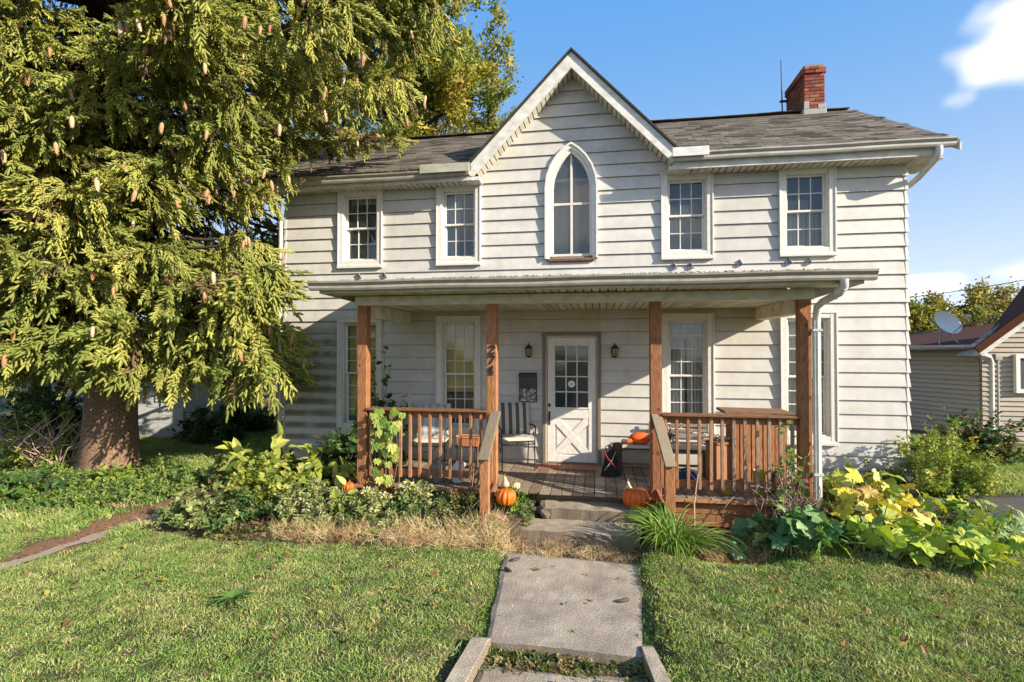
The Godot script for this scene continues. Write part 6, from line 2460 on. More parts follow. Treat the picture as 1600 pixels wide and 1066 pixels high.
# ---------------------------------------------------------------- broadleaf trees
func grow(b: MB, p: Vector3, d: Vector3, l: float, r: float, depth: int, tips: Array, env: Callable) -> void:
	var pts := [p]
	var rad := [r]
	var q := p
	var dd := d
	for k in 4:
		dd = (dd + rdir() * 0.22 + Vector3(0, 0.06, 0)).normalized()
		q += dd * l / 4.0
		pts.append(q)
		rad.append(r * (1.0 - 0.11 * (k + 1)))
	b.tube(pts, rad, 6 if depth > 2 else 4, false)
	if depth <= 1:
		for k in range(1, 5):
			tips.append([pts[k], dd])
	if depth == 0 or not env.call(q):
		tips.append([q, dd])
		return
	var n := 3 if depth > 2 else 2 + (rng.randi() % 2)
	for k in n:
		var nd := (dd * rng.randf_range(0.5, 0.9) + rdir() * 0.85 + Vector3(0, 0.1, 0)).normalized()
		var at: Vector3 = pts[4] if k == 0 else pts[2 + rng.randi() % 3]
		grow(b, at, nd, l * rng.randf_range(0.66, 0.86), r * 0.58, depth - 1, tips, env)


func tree(called: String, base: Vector3, hgt: float, spread: float, depth: int, colors: Array, density: int, leaf_l: float, label: String, group: String, bark := Color(0.13, 0.105, 0.085), seedv := 1) -> void:
	rng.seed = seedv
	var t := thing(called, base, label, "tree", group)
	var b := MB.new()
	b.col = bark
	var tips := []
	var ctr := base + Vector3(0, hgt * 0.62, 0)
	var env := func(p: Vector3) -> bool:
		var q := (p - ctr) / Vector3(spread, hgt * 0.5, spread)
		return q.length() < 1.0
	var r := hgt * 0.024
	b.tube([base - Vector3(0, 0.3, 0), base + Vector3(0.05, hgt * 0.12, 0.03), base + Vector3(0.0, hgt * 0.3, 0)], [r * 1.35, r, r * 0.85], 10, false)
	for k in 4:
		var a := TAU * k / 4.0 + rng.randf()
		grow(b, base + Vector3(0, hgt * (0.22 + 0.025 * k), 0), Vector3(cos(a) * 0.75, 0.85, sin(a) * 0.75).normalized(), hgt * 0.23, r * 0.6, depth, tips, env)
	part(t, "trunk", b.done(M.bark))
	var s := Scatter.new()
	for tp in tips:
		var c0 := nz.get_noise_3d(tp[0].x * 8.0, tp[0].y * 8.0, tp[0].z * 8.0)
		for k in density:
			var p: Vector3 = tp[0] + rdir() * rng.randf_range(0.05, 0.42) * leaf_l * 5.5
			var tone := clampf(0.5 + c0 * 1.4 + rng.randf_range(-0.35, 0.35), 0.0, 0.999)
			var c: Color = colors[int(tone * colors.size())]
			s.add(Transform3D(frame(rdir(), rdir() + Vector3(0, 0.6, 0), rng.randf_range(0.8, 1.25)), p), vary(c, 0.18))
	many(t, "foliage", clump_mesh(7, leaf_l * 2.6, leaf_l, leaf_l * 0.62, M.leaf), s)


func far_trees() -> void:
	var yellow := [Color(0.17, 0.22, 0.045), Color(0.24, 0.28, 0.05), Color(0.31, 0.32, 0.055), Color(0.38, 0.35, 0.06), Color(0.46, 0.38, 0.07), Color(0.34, 0.27, 0.06)]
	var autumn := [Color(0.14, 0.16, 0.05), Color(0.22, 0.24, 0.06), Color(0.34, 0.32, 0.07), Color(0.44, 0.38, 0.10), Color(0.32, 0.24, 0.09)]
	var green := [Color(0.035, 0.055, 0.018), Color(0.055, 0.08, 0.022), Color(0.085, 0.11, 0.03), Color(0.12, 0.135, 0.035)]
	tree("broadleaf_tree", Vector3(-7.1, 0.2, -9.5), 17.0, 5.8, 5, yellow, 5, 0.125, "tall yellowing broadleaf tree rising behind the left half of the roof", "", Color(0.10, 0.085, 0.075), 31)
	tree("broadleaf_tree", Vector3(16.0, -0.3, -21.0), 6.1, 4.4, 4, autumn, 4, 0.15, "brown and gold autumn tree behind the satellite dish", "autumn trees behind the neighbouring roof", Color(0.09, 0.075, 0.065), 5)
	tree("broadleaf_tree", Vector3(22.0, -0.3, -23.0), 6.3, 4.6, 4, autumn, 3, 0.15, "thinner golden autumn tree at the right edge, right of the dish", "autumn trees behind the neighbouring roof", Color(0.09, 0.075, 0.065), 6)
	tree("broadleaf_tree", Vector3(12.6, -0.3, -24.0), 4.6, 3.6, 4, green, 6, 0.22, "low green tree filling the gap between the house corner and the neighbouring wall", "", Color(0.09, 0.075, 0.065), 7)
	tree("broadleaf_tree", Vector3(-16.5, 0.2, -5.0), 8.0, 4.5, 4, green, 7, 0.18, "dark green tree at the far left behind the spruce", "dark trees behind the spruce", Color(0.09, 0.075, 0.065), 8)
	tree("broadleaf_tree", Vector3(-13.0, 0.2, -13.0), 7.5, 4.8, 4, green, 7, 0.2, "dark green tree behind the white shed", "dark trees behind the spruce", Color(0.09, 0.075, 0.065), 9)
	tree("broadleaf_tree", Vector3(-15.5, -1.4, -17.0), 6.2, 3.6, 4, yellow, 6, 0.16, "small green and yellow tree standing behind the board fence", "dark trees behind the spruce", Color(0.09, 0.075, 0.065), 10)
	rng.seed = 99


# ---------------------------------------------------------------- garden plants
func stem_to(b: MB, p: Vector3, q: Vector3, r: float, bow: float) -> Array:
	var mid := (p + q) / 2 + Vector3(rng.randfn(0, bow), absf(bow) * 0.6, rng.randfn(0, bow))
	b.tube([p, p.lerp(mid, 0.6) + Vector3(0, bow * 0.2, 0), mid, mid.lerp(q, 0.6), q], [r, r * 0.85, r * 0.7, r * 0.55, r * 0.3], 4, false)
	return [p, mid, q]


func shrub(called: String, label: String, category: String, base: Vector3, rad: Vector3, stems: int, per: int, mesh: Mesh, colors: Array, scale: Vector2, group := "", stem_col := Color(0.20, 0.15, 0.09), low := 0.25) -> Node3D:
	var t := thing(called, base, label, category, group)
	var b := MB.new()
	b.col = stem_col
	var s := Scatter.new()
	for k in stems:
		var d := rdir()
		d.y = absf(d.y) * 0.95 + 0.12
		var rr := rng.randf_range(0.6, 1.05)
		var q := base + Vector3(d.x * rad.x, d.y * rad.y, d.z * rad.z) * rr
		q.y = maxf(q.y, ground_y(q.x, q.z) + 0.04)
		var p := base + Vector3(d.x * rad.x * 0.25, -0.03, d.z * rad.z * 0.25)
		p.y = ground_y(p.x, p.z) - 0.03 if absf(p.y - ground_y(p.x, p.z)) < 0.3 else p.y
		var st := stem_to(b, p, q, 0.007, 0.06)
		for e in per:
			var u := rng.randf_range(low, 1.05)
			var at: Vector3 = (st[0] as Vector3).lerp(st[1], u * 2) if u < 0.5 else (st[1] as Vector3).lerp(st[2], u * 2 - 1)
			at += rdir() * 0.035
			var out := ((at - base) * Vector3(1, 0.5, 1)).normalized()
			var ld := (out * 0.8 + rdir() * 0.9).normalized()
			var c0 := clampf(0.5 + 0.8 * nz.get_noise_3d(at.x * 40.0, at.y * 40.0, at.z * 40.0) + rng.randf_range(-0.35, 0.35), 0.0, 0.999)
			s.add(Transform3D(frame(ld, Vector3(0, 1, 0.25) + rdir() * 0.5, rng.randf_range(scale.x, scale.y)), at), vary(colors[int(c0 * colors.size())], 0.15))
	part(t, "stems", b.done(M.plain))
	many(t, "foliage", mesh, s)
	return t


func cover(called: String, label: String, poly: PackedVector2Array, n: int, mesh: Mesh, colors: Array, scale: Vector2, hgt: float, up := 0.8, wob := 0.6) -> void:   # countless small plants over an area: one object
	var s := Scatter.new()
	var lo := poly[0]
	var hi := poly[0]
	for p in poly:
		lo = lo.min(p)
		hi = hi.max(p)
	var tries := 0
	while s.count < n and tries < n * 6:
		tries += 1
		var p := Vector2(rng.randf_range(lo.x, hi.x), rng.randf_range(lo.y, hi.y))
		if not Geometry2D.is_point_in_polygon(p, poly):
			continue
		var dn := nz.get_noise_2d(p.x * 35.0 + 11.0, p.y * 35.0)
		if dn < -0.25:
			continue
		var y := ground_y(p.x, p.y) + rng.randf() * hgt * (0.6 + 0.9 * maxf(0.0, dn + 0.2))
		var c0 := clampf(0.5 + 0.7 * nz.get_noise_2d(p.x * 60.0, p.y * 60.0 + 90.0) + rng.randf_range(-0.4, 0.4), 0.0, 0.999)
		s.add(Transform3D(frame(Vector3(rng.randf_range(-1, 1), rng.randf_range(-0.3, 0.6), rng.randf_range(-1, 1)).normalized(), Vector3(0, up, 0.2) + rdir() * wob, rng.randf_range(scale.x, scale.y)), Vector3(p.x, y, p.y)), vary(colors[int(c0 * colors.size())], 0.18))
	many(self, called, mesh, s)
	tag(get_child(get_child_count() - 1), label, "ground cover")


func squash_leaf(v: int) -> ArrayMesh:   # broad five-lobed leaf, cupped and wavy, unit radius, notch at -x
	var b := MB.new()
	var n := 30
	var ring := []
	for k in n + 1:
		var a := -PI + TAU * k / n
		var r := 0.85 + 0.15 * cos(a * 5.0) + 0.03 * sin(a * 13.0 + v)
		r *= 1.0 - 0.72 * pow(clampf((absf(a) - 2.45) / 0.69, 0.0, 1.0), 1.4)
		ring.append([a, r])
	var pt := func(a: float, r: float) -> Vector3:
		return Vector3(cos(a) * r + 0.0, 0.22 * r * r - 0.42 * pow(r, 4.0) * (0.6 + 0.4 * sin(a * 3.0 + v)) + 0.06 * r * sin(a * 10.0 + v), sin(a) * r)
	for k in n:
		for e in 3:
			var f0 := e / 3.0
			var f1 := (e + 1) / 3.0
			var a0: float = ring[k][0]
			var a1: float = ring[k + 1][0]
			var p00: Vector3 = pt.call(a0, ring[k][1] * f0)
			var p01: Vector3 = pt.call(a0, ring[k][1] * f1)
			var p10: Vector3 = pt.call(a1, ring[k + 1][1] * f0)
			var p11: Vector3 = pt.call(a1, ring[k + 1][1] * f1)
			# pale veins along the lobes
			var vein := 1.25 if fposmod(a0 + 0.1, TAU / 5.0) < 0.22 and e < 2 else 1.0
			var kk := vein * (1.0 + 0.12 * sin(k * 5.3 + e * 2.0 + v))
			b.col = Color(kk, kk * 0.99, kk)
			if e > 0:
				b.tri(p00, p10, p11)
			b.tri(p00, p11, p01)
	return b.done(M.big_leaf)


func squash(called: String, label: String, spots: Array, n: int, hgt: Vector2, size: Vector2, colors: Array, leaves: Array, group: String) -> void:
	var ctr := Vector3.ZERO
	for s in spots:
		ctr += Vector3(s[0], 0, s[1])
	ctr /= spots.size()
	ctr.y = ground_y(ctr.x, ctr.z)
	var t := thing(called, ctr, label, "squash plant", group)
	var vb := MB.new()
	vb.col = Color(0.20, 0.24, 0.07)
	var line := []
	var lr := []
	for k in spots.size() * 6:
		var u := k / 6.0
		var i := mini(int(u), spots.size() - 1)
		var j := mini(i + 1, spots.size() - 1)
		var x := lerpf(spots[i][0], spots[j][0], u - i) + rng.randfn(0, 0.03)
		var z := lerpf(spots[i][1], spots[j][1], u - i) + rng.randfn(0, 0.03)
		line.append(Vector3(x, ground_y(x, z) + 0.04, z))
		lr.append(0.012)
	vb.tube(line, lr, 6, false)
	part(t, "vine", vb.done(M.plain))
	var pb := MB.new()
	for k in n:
		var s: Array = spots[rng.randi() % spots.size()]
		var a := rng.randf() * TAU
		var rr: float = s[2] * sqrt(rng.randf())
		var x: float = s[0] + cos(a) * rr
		var z: float = s[1] + sin(a) * rr * 0.7
		var y0 := ground_y(x, z)
		var top: float = rng.randf_range(hgt.x, hgt.y) * (1.15 - 0.7 * rr / s[2])
		var q := Vector3(x, y0 + top, z)
		var p := Vector3(lerpf(x, s[0], 0.5) + rng.randfn(0, 0.04), 0, lerpf(z, s[1], 0.5) + rng.randfn(0, 0.04))
		p.y = ground_y(p.x, p.z)
		pb.col = vary(Color(0.26, 0.30, 0.08), 0.2)
		pb.tube([p, p.lerp(q, 0.5) + Vector3(rng.randfn(0, 0.02), 0.04, rng.randfn(0, 0.02)), q], [0.008, 0.007, 0.005], 5, false)
		var out := Vector3(x - s[0], 0, z - s[1]).normalized()
		var nrm := (Vector3.UP * rng.randf_range(0.2, 1.1) + out * rng.randf_range(0.0, 0.9) + Vector3(0.3, 0, 0.35) + rdir() * 0.7).normalized()
		var fb := frame(out + rdir() * 0.6, nrm, 1.0)
		var sz := rng.randf_range(size.x, size.y)
		var c0: Color = colors[rng.randi() % colors.size()]
		# tinted leaf meshes are cached by shade
		part(t, "leaf", shade_leaf(rng.randi() % 3, c0), Transform3D(Basis(fb.x * sz, fb.y * sz, fb.z * sz), q))
	part(t, "petioles", pb.done(M.plain))


var leaf_cache := {}


func shade_leaf(v: int, c: Color) -> ArrayMesh:
	var key := str(v) + str(c)
	if not leaf_cache.has(key):
		var src := squash_leaf(v)
		var arr := src.surface_get_arrays(0)
		var cs: PackedColorArray = arr[Mesh.ARRAY_COLOR]
		for k in cs.size():
			cs[k] = Color(cs[k].r * c.r, cs[k].g * c.g, cs[k].b * c.b)
		arr[Mesh.ARRAY_COLOR] = cs
		var am := ArrayMesh.new()
		am.add_surface_from_arrays(Mesh.PRIMITIVE_TRIANGLES, arr)
		am.surface_set_material(0, M.big_leaf)
		leaf_cache[key] = am
	return leaf_cache[key]


func blade_mesh(l: float, w: float, droop: float, c: Color) -> ArrayMesh:   # long arching strap leaf rising along +y and falling along +x
	var b := MB.new()
	b.col = c
	var n := 9
	for k in n:
		var q := []
		for e in [k, k + 1]:
			var t: float = float(e) / n
			var a := t * droop
			var x := l * (1.0 - cos(a)) / droop
			var y := l * sin(a) / droop
			var ww := w * (0.7 + 0.5 * t) * (1.0 - pow(t, 3.0)) * 0.5
			q.append([Vector3(x, y, -ww), Vector3(x, y - ww * 0.5, 0), Vector3(x, y, ww)])
		b.quad(q[0][0], q[0][1], q[1][1], q[1][0])
		b.quad(q[0][1], q[0][2], q[1][2], q[1][1])
	return b.done(M.grass)


func tuft_mesh(n: int, spread: float, l0: float, l1: float, w: float, lean: float, m: Material) -> ArrayMesh:
	var b := MB.new()
	for k in n:
		var a := rng.randf() * TAU
		var r := spread * sqrt(rng.randf())
		var p := Vector3(cos(a) * r, -0.008, sin(a) * r)
		var la := rng.randf() * TAU
		var le := rng.randf_range(0.05, lean)
		var d := Vector3(cos(la) * le, 1.0, sin(la) * le).normalized()
		var l := rng.randf_range(l0, l1)
		var sd := d.cross(rdir()).normalized() * w * 0.5
		var kk := rng.randf_range(0.7, 1.25)
		var c := Color(kk, kk, kk * rng.randf_range(0.8, 1.1))
		if rng.randf() < 0.2:
			c = Color(1.5 * kk, 1.15 * kk, 1.1 * kk)
		b.col = c
		var mid := p + d * l * 0.55
		var tip := p + d * l * 0.8 + Vector3(cos(la), 0.25, sin(la)) * l * 0.3 * le
		b.tri(p - sd, p + sd, mid + sd * 0.8)
		b.tri(p - sd, mid + sd * 0.8, mid - sd * 0.8)
		b.tri(mid - sd * 0.8, mid + sd * 0.8, tip)
	return b.done(m)


func garden() -> void:
	rng.seed = 4242
	var small := clump_mesh(6, 0.05, 0.045, 0.028, M.leaf)
	var mid := clump_mesh(5, 0.08, 0.09, 0.05, M.leaf)
	var broad := leaf_mesh(0.15, 0.085, 0.22, 0.35, M.leaf, 5)
	var tiny := clump_mesh(7, 0.035, 0.026, 0.018, M.leaf)
	var heart := leaf_mesh(0.085, 0.075, 0.2, 0.3, M.leaf, 5)
	var lime := [Color(0.14, 0.21, 0.04), Color(0.26, 0.33, 0.06), Color(0.38, 0.43, 0.08), Color(0.50, 0.51, 0.14)]
	var mint := [Color(0.14, 0.19, 0.065), Color(0.25, 0.30, 0.11), Color(0.37, 0.41, 0.17), Color(0.50, 0.50, 0.26)]
	var deep := [Color(0.03, 0.065, 0.026), Color(0.055, 0.12, 0.04), Color(0.10, 0.18, 0.055), Color(0.17, 0.25, 0.08)]
	var mixed := [Color(0.05, 0.08, 0.025), Color(0.12, 0.15, 0.045), Color(0.22, 0.22, 0.08), Color(0.30, 0.25, 0.12), Color(0.24, 0.14, 0.07)]
	var leaf_green := [Color(0.09, 0.18, 0.035), Color(0.16, 0.28, 0.05), Color(0.27, 0.38, 0.075)]
	# left bed, from the far end towards the steps
	shrub("broad_leaf_plant", "tall broad-leaved yellow green plant at the left front corner of the house", "plant", Vector3(-4.35, 0.27, 1.5), Vector3(0.62, 0.72, 0.5), 24, 8, broad, lime, Vector2(1.0, 1.7), "", Color(0.22, 0.24, 0.08))
	shrub("broad_leaf_plant", "broad-leaved light green plant right of the tall one, under the left window", "plant", Vector3(-3.55, 0.27, 1.35), Vector3(0.42, 0.66, 0.4), 14, 8, broad, lime, Vector2(0.95, 1.6), "", Color(0.22, 0.24, 0.08))
	shrub("weedy_bush", "yellowish bush mounded in front of the tall broad-leaved plant", "bush", Vector3(-4.0, 0.22, 2.05), Vector3(0.75, 0.55, 0.55), 46, 14, mid, lime, Vector2(0.6, 1.1))
	shrub("weedy_bush", "sprawling leafy mound at the left end of the bed beside the bare track", "bush", Vector3(-4.25, 0.12, 2.65), Vector3(0.75, 0.42, 0.45), 46, 15, mid, [deep[2], deep[3], mint[1], mint[2]], Vector2(0.5, 0.95))
	shrub("low_plant_mass", "pale grey green leafy mass in the middle of the left bed", "plant", Vector3(-3.15, 0.16, 2.25), Vector3(0.8, 0.34, 0.5), 80, 16, small, mint, Vector2(0.8, 1.3))
	shrub("low_plant_mass", "pale leafy mass in front of the left corner post", "plant", Vector3(-2.45, 0.14, 2.3), Vector3(0.6, 0.30, 0.42), 55, 16, small, mint, Vector2(0.8, 1.3))
	shrub("weeds", "dark variegated weeds below the middle of the left railing", "plant", Vector3(-1.85, 0.14, 2.02), Vector3(0.55, 0.32, 0.34), 50, 14, small, [deep[1], deep[2], mint[1], mint[3]], Vector2(0.8, 1.4))
	shrub("weeds", "dry tangled weeds beside the left stair post", "plant", Vector3(-1.3, 0.12, 2.05), Vector3(0.35, 0.34, 0.3), 40, 8, small, mixed, Vector2(0.7, 1.2), "", Color(0.30, 0.21, 0.13))
	cover("step_weeds", "low weeds and moss beside the broken left end of the steps", PackedVector2Array([Vector2(-0.95, 1.75), Vector2(-0.3, 1.75), Vector2(-0.35, 2.3), Vector2(-0.95, 2.3)]), 200, tiny, [leaf_green[0], leaf_green[1], mixed[1], mixed[3]], Vector2(0.8, 1.4), 0.04)
	shrub("weeds", "green weeds growing behind the small pumpkin left of the steps", "plant", Vector3(-0.72, 0.20, 1.78), Vector3(0.25, 0.22, 0.16), 22, 9, small, leaf_green, Vector2(0.7, 1.1))
	# dark climber against the left end of the wall
	shrub("climbing_vine", "dark green climber in shade against the wall between the left window and the corner post", "vine", Vector3(-3.05, 0.33, 0.62), Vector3(0.62, 1.75, 0.30), 40, 13, heart, deep, Vector2(0.8, 1.4), "", Color(0.10, 0.08, 0.05))
	shrub("climbing_vine", "dark leafy mound at the foot of the shaded wall left of the corner post", "vine", Vector3(-3.55, 0.33, 0.75), Vector3(0.6, 0.75, 0.35), 40, 12, heart, deep, Vector2(0.9, 1.5), "", Color(0.10, 0.08, 0.05))
	shrub("broad_leaf_plant", "single bright broad-leaved sprig standing out of the pale leafy mass left of the railing", "plant", Vector3(-2.75, 0.16, 2.42), Vector3(0.22, 0.5, 0.18), 7, 8, broad, lime, Vector2(0.7, 1.15), "", Color(0.22, 0.24, 0.08))
	shrub("broad_leaf_plant", "few bright heart leaves poking up under the left railing", "plant", Vector3(-2.0, 0.2, 1.95), Vector3(0.25, 0.42, 0.14), 7, 6, heart, [lime[0], lime[1], lime[2]], Vector2(1.0, 1.6), "", Color(0.22, 0.24, 0.08))
	creeper()
	# stems tangled round the left newel
	var dv := thing("dry_vine", Vector3(-1.1, 0.1, 1.95), "bare brown vine stems tangled against the left stair post", "vine")
	var b := MB.new()
	for k in 16:
		b.col = vary(Color(0.22, 0.14, 0.09), 0.35)
		var p := Vector3(-1.22 + rng.randfn(0, 0.10), 0.1, 1.98 + rng.randfn(0, 0.06))
		var q := Vector3(-1.08 + rng.randfn(0, 0.06), rng.randf_range(0.7, 1.35), 1.78 + rng.randfn(0, 0.05))
		stem_to(b, p, q, rng.randf_range(0.005, 0.013), 0.05)
	part(dv, "stems", b.done(M.plain))
	# straw along the front of the left bed and at the foot of the steps
	var straw := tuft_mesh(28, 0.13, 0.07, 0.17, 0.0038, 3.4, M.grass)
	var straw_c := [Color(0.62, 0.46, 0.25), Color(0.74, 0.60, 0.37), Color(0.80, 0.69, 0.48), Color(0.50, 0.32, 0.18)]
	cover("dry_grass", "pale dead grass strip along the front of the left bed", PackedVector2Array([Vector2(-3.4, 2.75), Vector2(-2.4, 2.6), Vector2(-1.2, 2.35), Vector2(-0.62, 2.0), Vector2(-0.5, 2.5), Vector2(-0.7, 2.85), Vector2(-1.9, 2.98), Vector2(-3.2, 2.98)]), 400, straw, straw_c, Vector2(0.7, 1.15), 0.03, 1.0, 0.8)
	cover("bed_weeds", "sparse green weeds growing through the dead grass strip", PackedVector2Array([Vector2(-3.6, 2.55), Vector2(-1.0, 2.2), Vector2(-0.7, 2.6), Vector2(-3.4, 2.95)]), 420, small, [mint[1], mint[2], lime[1], mixed[2]], Vector2(0.7, 1.2), 0.09)
	cover("dry_grass", "flattened dry grass between the lower step and the walk slab", PackedVector2Array([Vector2(-0.58, 2.38), Vector2(0.75, 2.4), Vector2(0.8, 2.78), Vector2(-0.6, 2.78)]), 160, straw, straw_c, Vector2(0.4, 0.75), 0.05, 1.0, 1.2)
	cover("dry_grass", "brown dead grass at the foot of the right skirt boards", PackedVector2Array([Vector2(1.4, 2.05), Vector2(2.3, 2.0), Vector2(2.2, 2.55), Vector2(1.6, 2.65)]), 110, straw, [straw_c[0], straw_c[3], Color(0.26, 0.16, 0.09), straw_c[1]], Vector2(0.6, 1.1), 0.05, 1.0, 1.2)
	cover("leaf_litter", "brown leaf litter on the soil of the left bed", PackedVector2Array([Vector2(-4.6, 2.6), Vector2(-0.65, 1.9), Vector2(-0.6, 2.8), Vector2(-2.0, 3.0), Vector2(-4.4, 3.1)]), 1500, tiny, mixed, Vector2(0.6, 1.2), 0.05)
	cover("debris", "leaf debris and small weeds below the front edge of the walk slab", PackedVector2Array([Vector2(-0.42, 4.52), Vector2(0.72, 4.52), Vector2(0.74, 4.80), Vector2(-0.46, 4.80)]), 420, tiny, mixed, Vector2(0.8, 1.4), 0.02)
	# clump of daylily leaves right of the walk
	var dl := thing("daylily_clump", Vector3(1.17, 0.1, 2.5), "arching bright green clump of strap leaves right of the walk", "plant")
	var blades := []
	for k in 10:
		var cc: Color = [Color(0.10, 0.20, 0.03), Color(0.15, 0.27, 0.045), Color(0.22, 0.34, 0.07), Color(0.27, 0.36, 0.08), Color(0.13, 0.24, 0.04)][k % 5]
		blades.append(blade_mesh(0.55 + 0.05 * (k % 5), 0.020 + 0.002 * (k % 3), 1.5 + 0.16 * (k % 6), cc))
	for k in 260:
		var a := rng.randf() * TAU
		var r := 0.20 * sqrt(rng.randf())
		var x := 1.2 + cos(a) * r
		var z := 2.58 + sin(a) * r * 0.9
		var sc := rng.randf_range(0.6, 1.05)
		var out := a + rng.randfn(0, 0.5)
		var tilt := rng.randf_range(0.0, 0.45)
		var bs := Basis(Vector3.UP, -out) * Basis(Vector3.BACK, -tilt)
		part(dl, "blade", blades[rng.randi() % 10], Transform3D(bs.scaled_local(Vector3.ONE * sc), Vector3(x, ground_y(x, z), z)))
	shrub("weeds", "leafy weeds between the largest pumpkin and the right stair post", "plant", Vector3(1.12, 0.2, 1.95), Vector3(0.14, 0.28, 0.14), 10, 8, small, leaf_green, Vector2(0.8, 1.3))
	# vine, dry roots and a pink bloom on the right corner
	shrub("morning_glory", "half dried vine climbing the right end of the right railing", "vine", Vector3(2.62, 0.35, 1.86), Vector3(0.3, 0.95, 0.14), 16, 9, heart, [deep[2], deep[3], lime[1], Color(0.25, 0.2, 0.08)], Vector2(0.5, 0.9), "", Color(0.25, 0.18, 0.11))
	var dr := thing("dry_vine", Vector3(2.5, 0.2, 1.95), "grey tangle of dry vine roots hanging over the right deck edge", "vine")
	b = MB.new()
	for k in 70:
		b.col = vary(Color(0.32, 0.26, 0.21), 0.35)
		var p := Vector3(2.55 + rng.randfn(0, 0.17), 0.5 + rng.randfn(0, 0.09), 1.82 + rng.randf() * 0.06)
		var q := p + Vector3(rng.randfn(0, 0.13), -rng.randf_range(0.05, 0.42), rng.randf_range(0, 0.14))
		stem_to(b, p, q, rng.randf_range(0.003, 0.007), 0.05)
	part(dr, "stems", b.done(M.plain))
	var fl := thing("flower", Vector3(2.80, 0.72, 1.90), "single magenta bloom at the foot of the right corner post", "flower")
	b = MB.new()
	b.col = Color(0.55, 0.05, 0.20)
	for k in 7:
		add_leaf(b, frame(Vector3(cos(k * 0.9), sin(k * 0.9) * 0.8, 0.3), Vector3(0, 0, 1)), Vector3(2.80, 0.72, 1.90), 0.034, 0.03, 0.2, 0.2, 3)
	part(fl, "petals", b.done(M.leaf))
	# single bare stake with a dry stem by the right stair post
	var sk := thing("stake", Vector3(1.55, 0.1, 1.95), "thin bare stick leaning against the right railing near the stair post", "stick")
	b = MB.new()
	b.col = Color(0.36, 0.25, 0.15)
	b.tube([Vector3(1.52, 0.05, 2.0), Vector3(1.53, 0.4, 1.93), Vector3(1.60, 0.72, 1.80)], [0.013, 0.011, 0.006], 6)
	b.tube([Vector3(1.55, 0.5, 1.90), Vector3(1.62, 0.44, 1.93)], [0.006, 0.003], 5)
	part(sk, "shaft", b.done(M.plain))
	# squash vines on the right
	var sg := [Color(0.11, 0.22, 0.085), Color(0.15, 0.28, 0.11), Color(0.08, 0.18, 0.07), Color(0.26, 0.37, 0.16)]
	var sy := [Color(0.60, 0.50, 0.04), Color(0.68, 0.58, 0.07), Color(0.46, 0.50, 0.07), Color(0.30, 0.38, 0.08), Color(0.50, 0.36, 0.11), Color(0.62, 0.60, 0.18)]
	var sm := [Color(0.26, 0.39, 0.055), Color(0.38, 0.49, 0.07), Color(0.17, 0.29, 0.08), Color(0.48, 0.54, 0.09)]
	squash("squash_plant", "dark green squash plant nearest the right stair post and deck corner", [[2.25, 2.35, 0.42], [2.6, 2.45, 0.4]], 66, Vector2(0.16, 0.46), Vector2(0.08, 0.155), sg, [], "squash vines on the right of the lawn")
	squash("squash_plant", "yellowing squash plant behind, in front of the right window", [[3.3, 1.75, 0.45], [3.8, 1.5, 0.5], [3.6, 2.0, 0.4]], 70, Vector2(0.15, 0.55), Vector2(0.075, 0.155), sy, [], "squash vines on the right of the lawn")
	squash("squash_plant", "bright lime squash plant spilling furthest onto the lawn", [[3.35, 2.45, 0.4], [3.75, 2.55, 0.38], [3.0, 2.35, 0.35], [4.05, 2.62, 0.3]], 72, Vector2(0.12, 0.46), Vector2(0.08, 0.17), sm, [], "squash vines on the right of the lawn")
	squash("squash_plant", "green squash vine trailing off to the right edge along the driveway", [[4.3, 1.55, 0.4], [4.75, 1.7, 0.4], [4.5, 2.2, 0.3]], 56, Vector2(0.10, 0.38), Vector2(0.065, 0.125), [sg[0], sg[3], sm[0], sm[1], sy[2]], [], "squash vines on the right of the lawn")
	shrub("yellow_mound", "low feathery yellow green plant behind the white downspout", "plant", Vector3(3.2, 0.3, 1.2), Vector3(0.4, 0.4, 0.35), 36, 14, small, [lime[0], lime[1], lime[2], mixed[2]], Vector2(0.7, 1.1))
	shrub("weeds", "dry brownish weeds in front of the yellow squash leaves", "plant", Vector3(3.0, 0.25, 1.8), Vector3(0.45, 0.25, 0.3), 30, 9, small, mixed, Vector2(0.7, 1.1))
	shrub("spreading_branch", "thin leafy branch spreading low across the right foundation", "shrub", Vector3(4.2, 0.42, 0.35), Vector3(0.75, 0.32, 0.22), 14, 12, mid, [leaf_green[0], leaf_green[1], lime[1]], Vector2(0.35, 0.65))
	shrub("corner_shrub", "light twiggy yellow green shrub at the right corner of the house", "shrub", Vector3(5.05, 0.2, 0.45), Vector3(0.72, 1.0, 0.6), 90, 17, small, [leaf_green[1], lime[1], lime[2], lime[3]], Vector2(0.7, 1.25), "", Color(0.24, 0.2, 0.11))
	shrub("dark_shrub", "dark round shrub with rusty leaves in front of the neighbouring wall", "shrub", Vector3(7.0, 0.0, -2.2), Vector3(0.95, 1.15, 0.8), 90, 17, mid, [deep[0], deep[1], deep[2], Color(0.16, 0.05, 0.025), deep[3]], Vector2(0.6, 1.0))
	# left: shrub with bare twigs, ivy round the spruce, underplanting
	shrub("twiggy_shrub", "light green shrub with a thicket of bare brown twigs at the far left", "shrub", Vector3(-8.7, 0.3, 1.2), Vector3(0.95, 1.15, 0.7), 50, 10, mid, [deep[3], lime[1], lime[2]], Vector2(0.6, 1.0))
	var tw := thing("bare_twigs", Vector3(-8.3, 0.3, 1.4), "bare tangled brown twigs arching left of the spruce trunk", "twigs")
	b = MB.new()
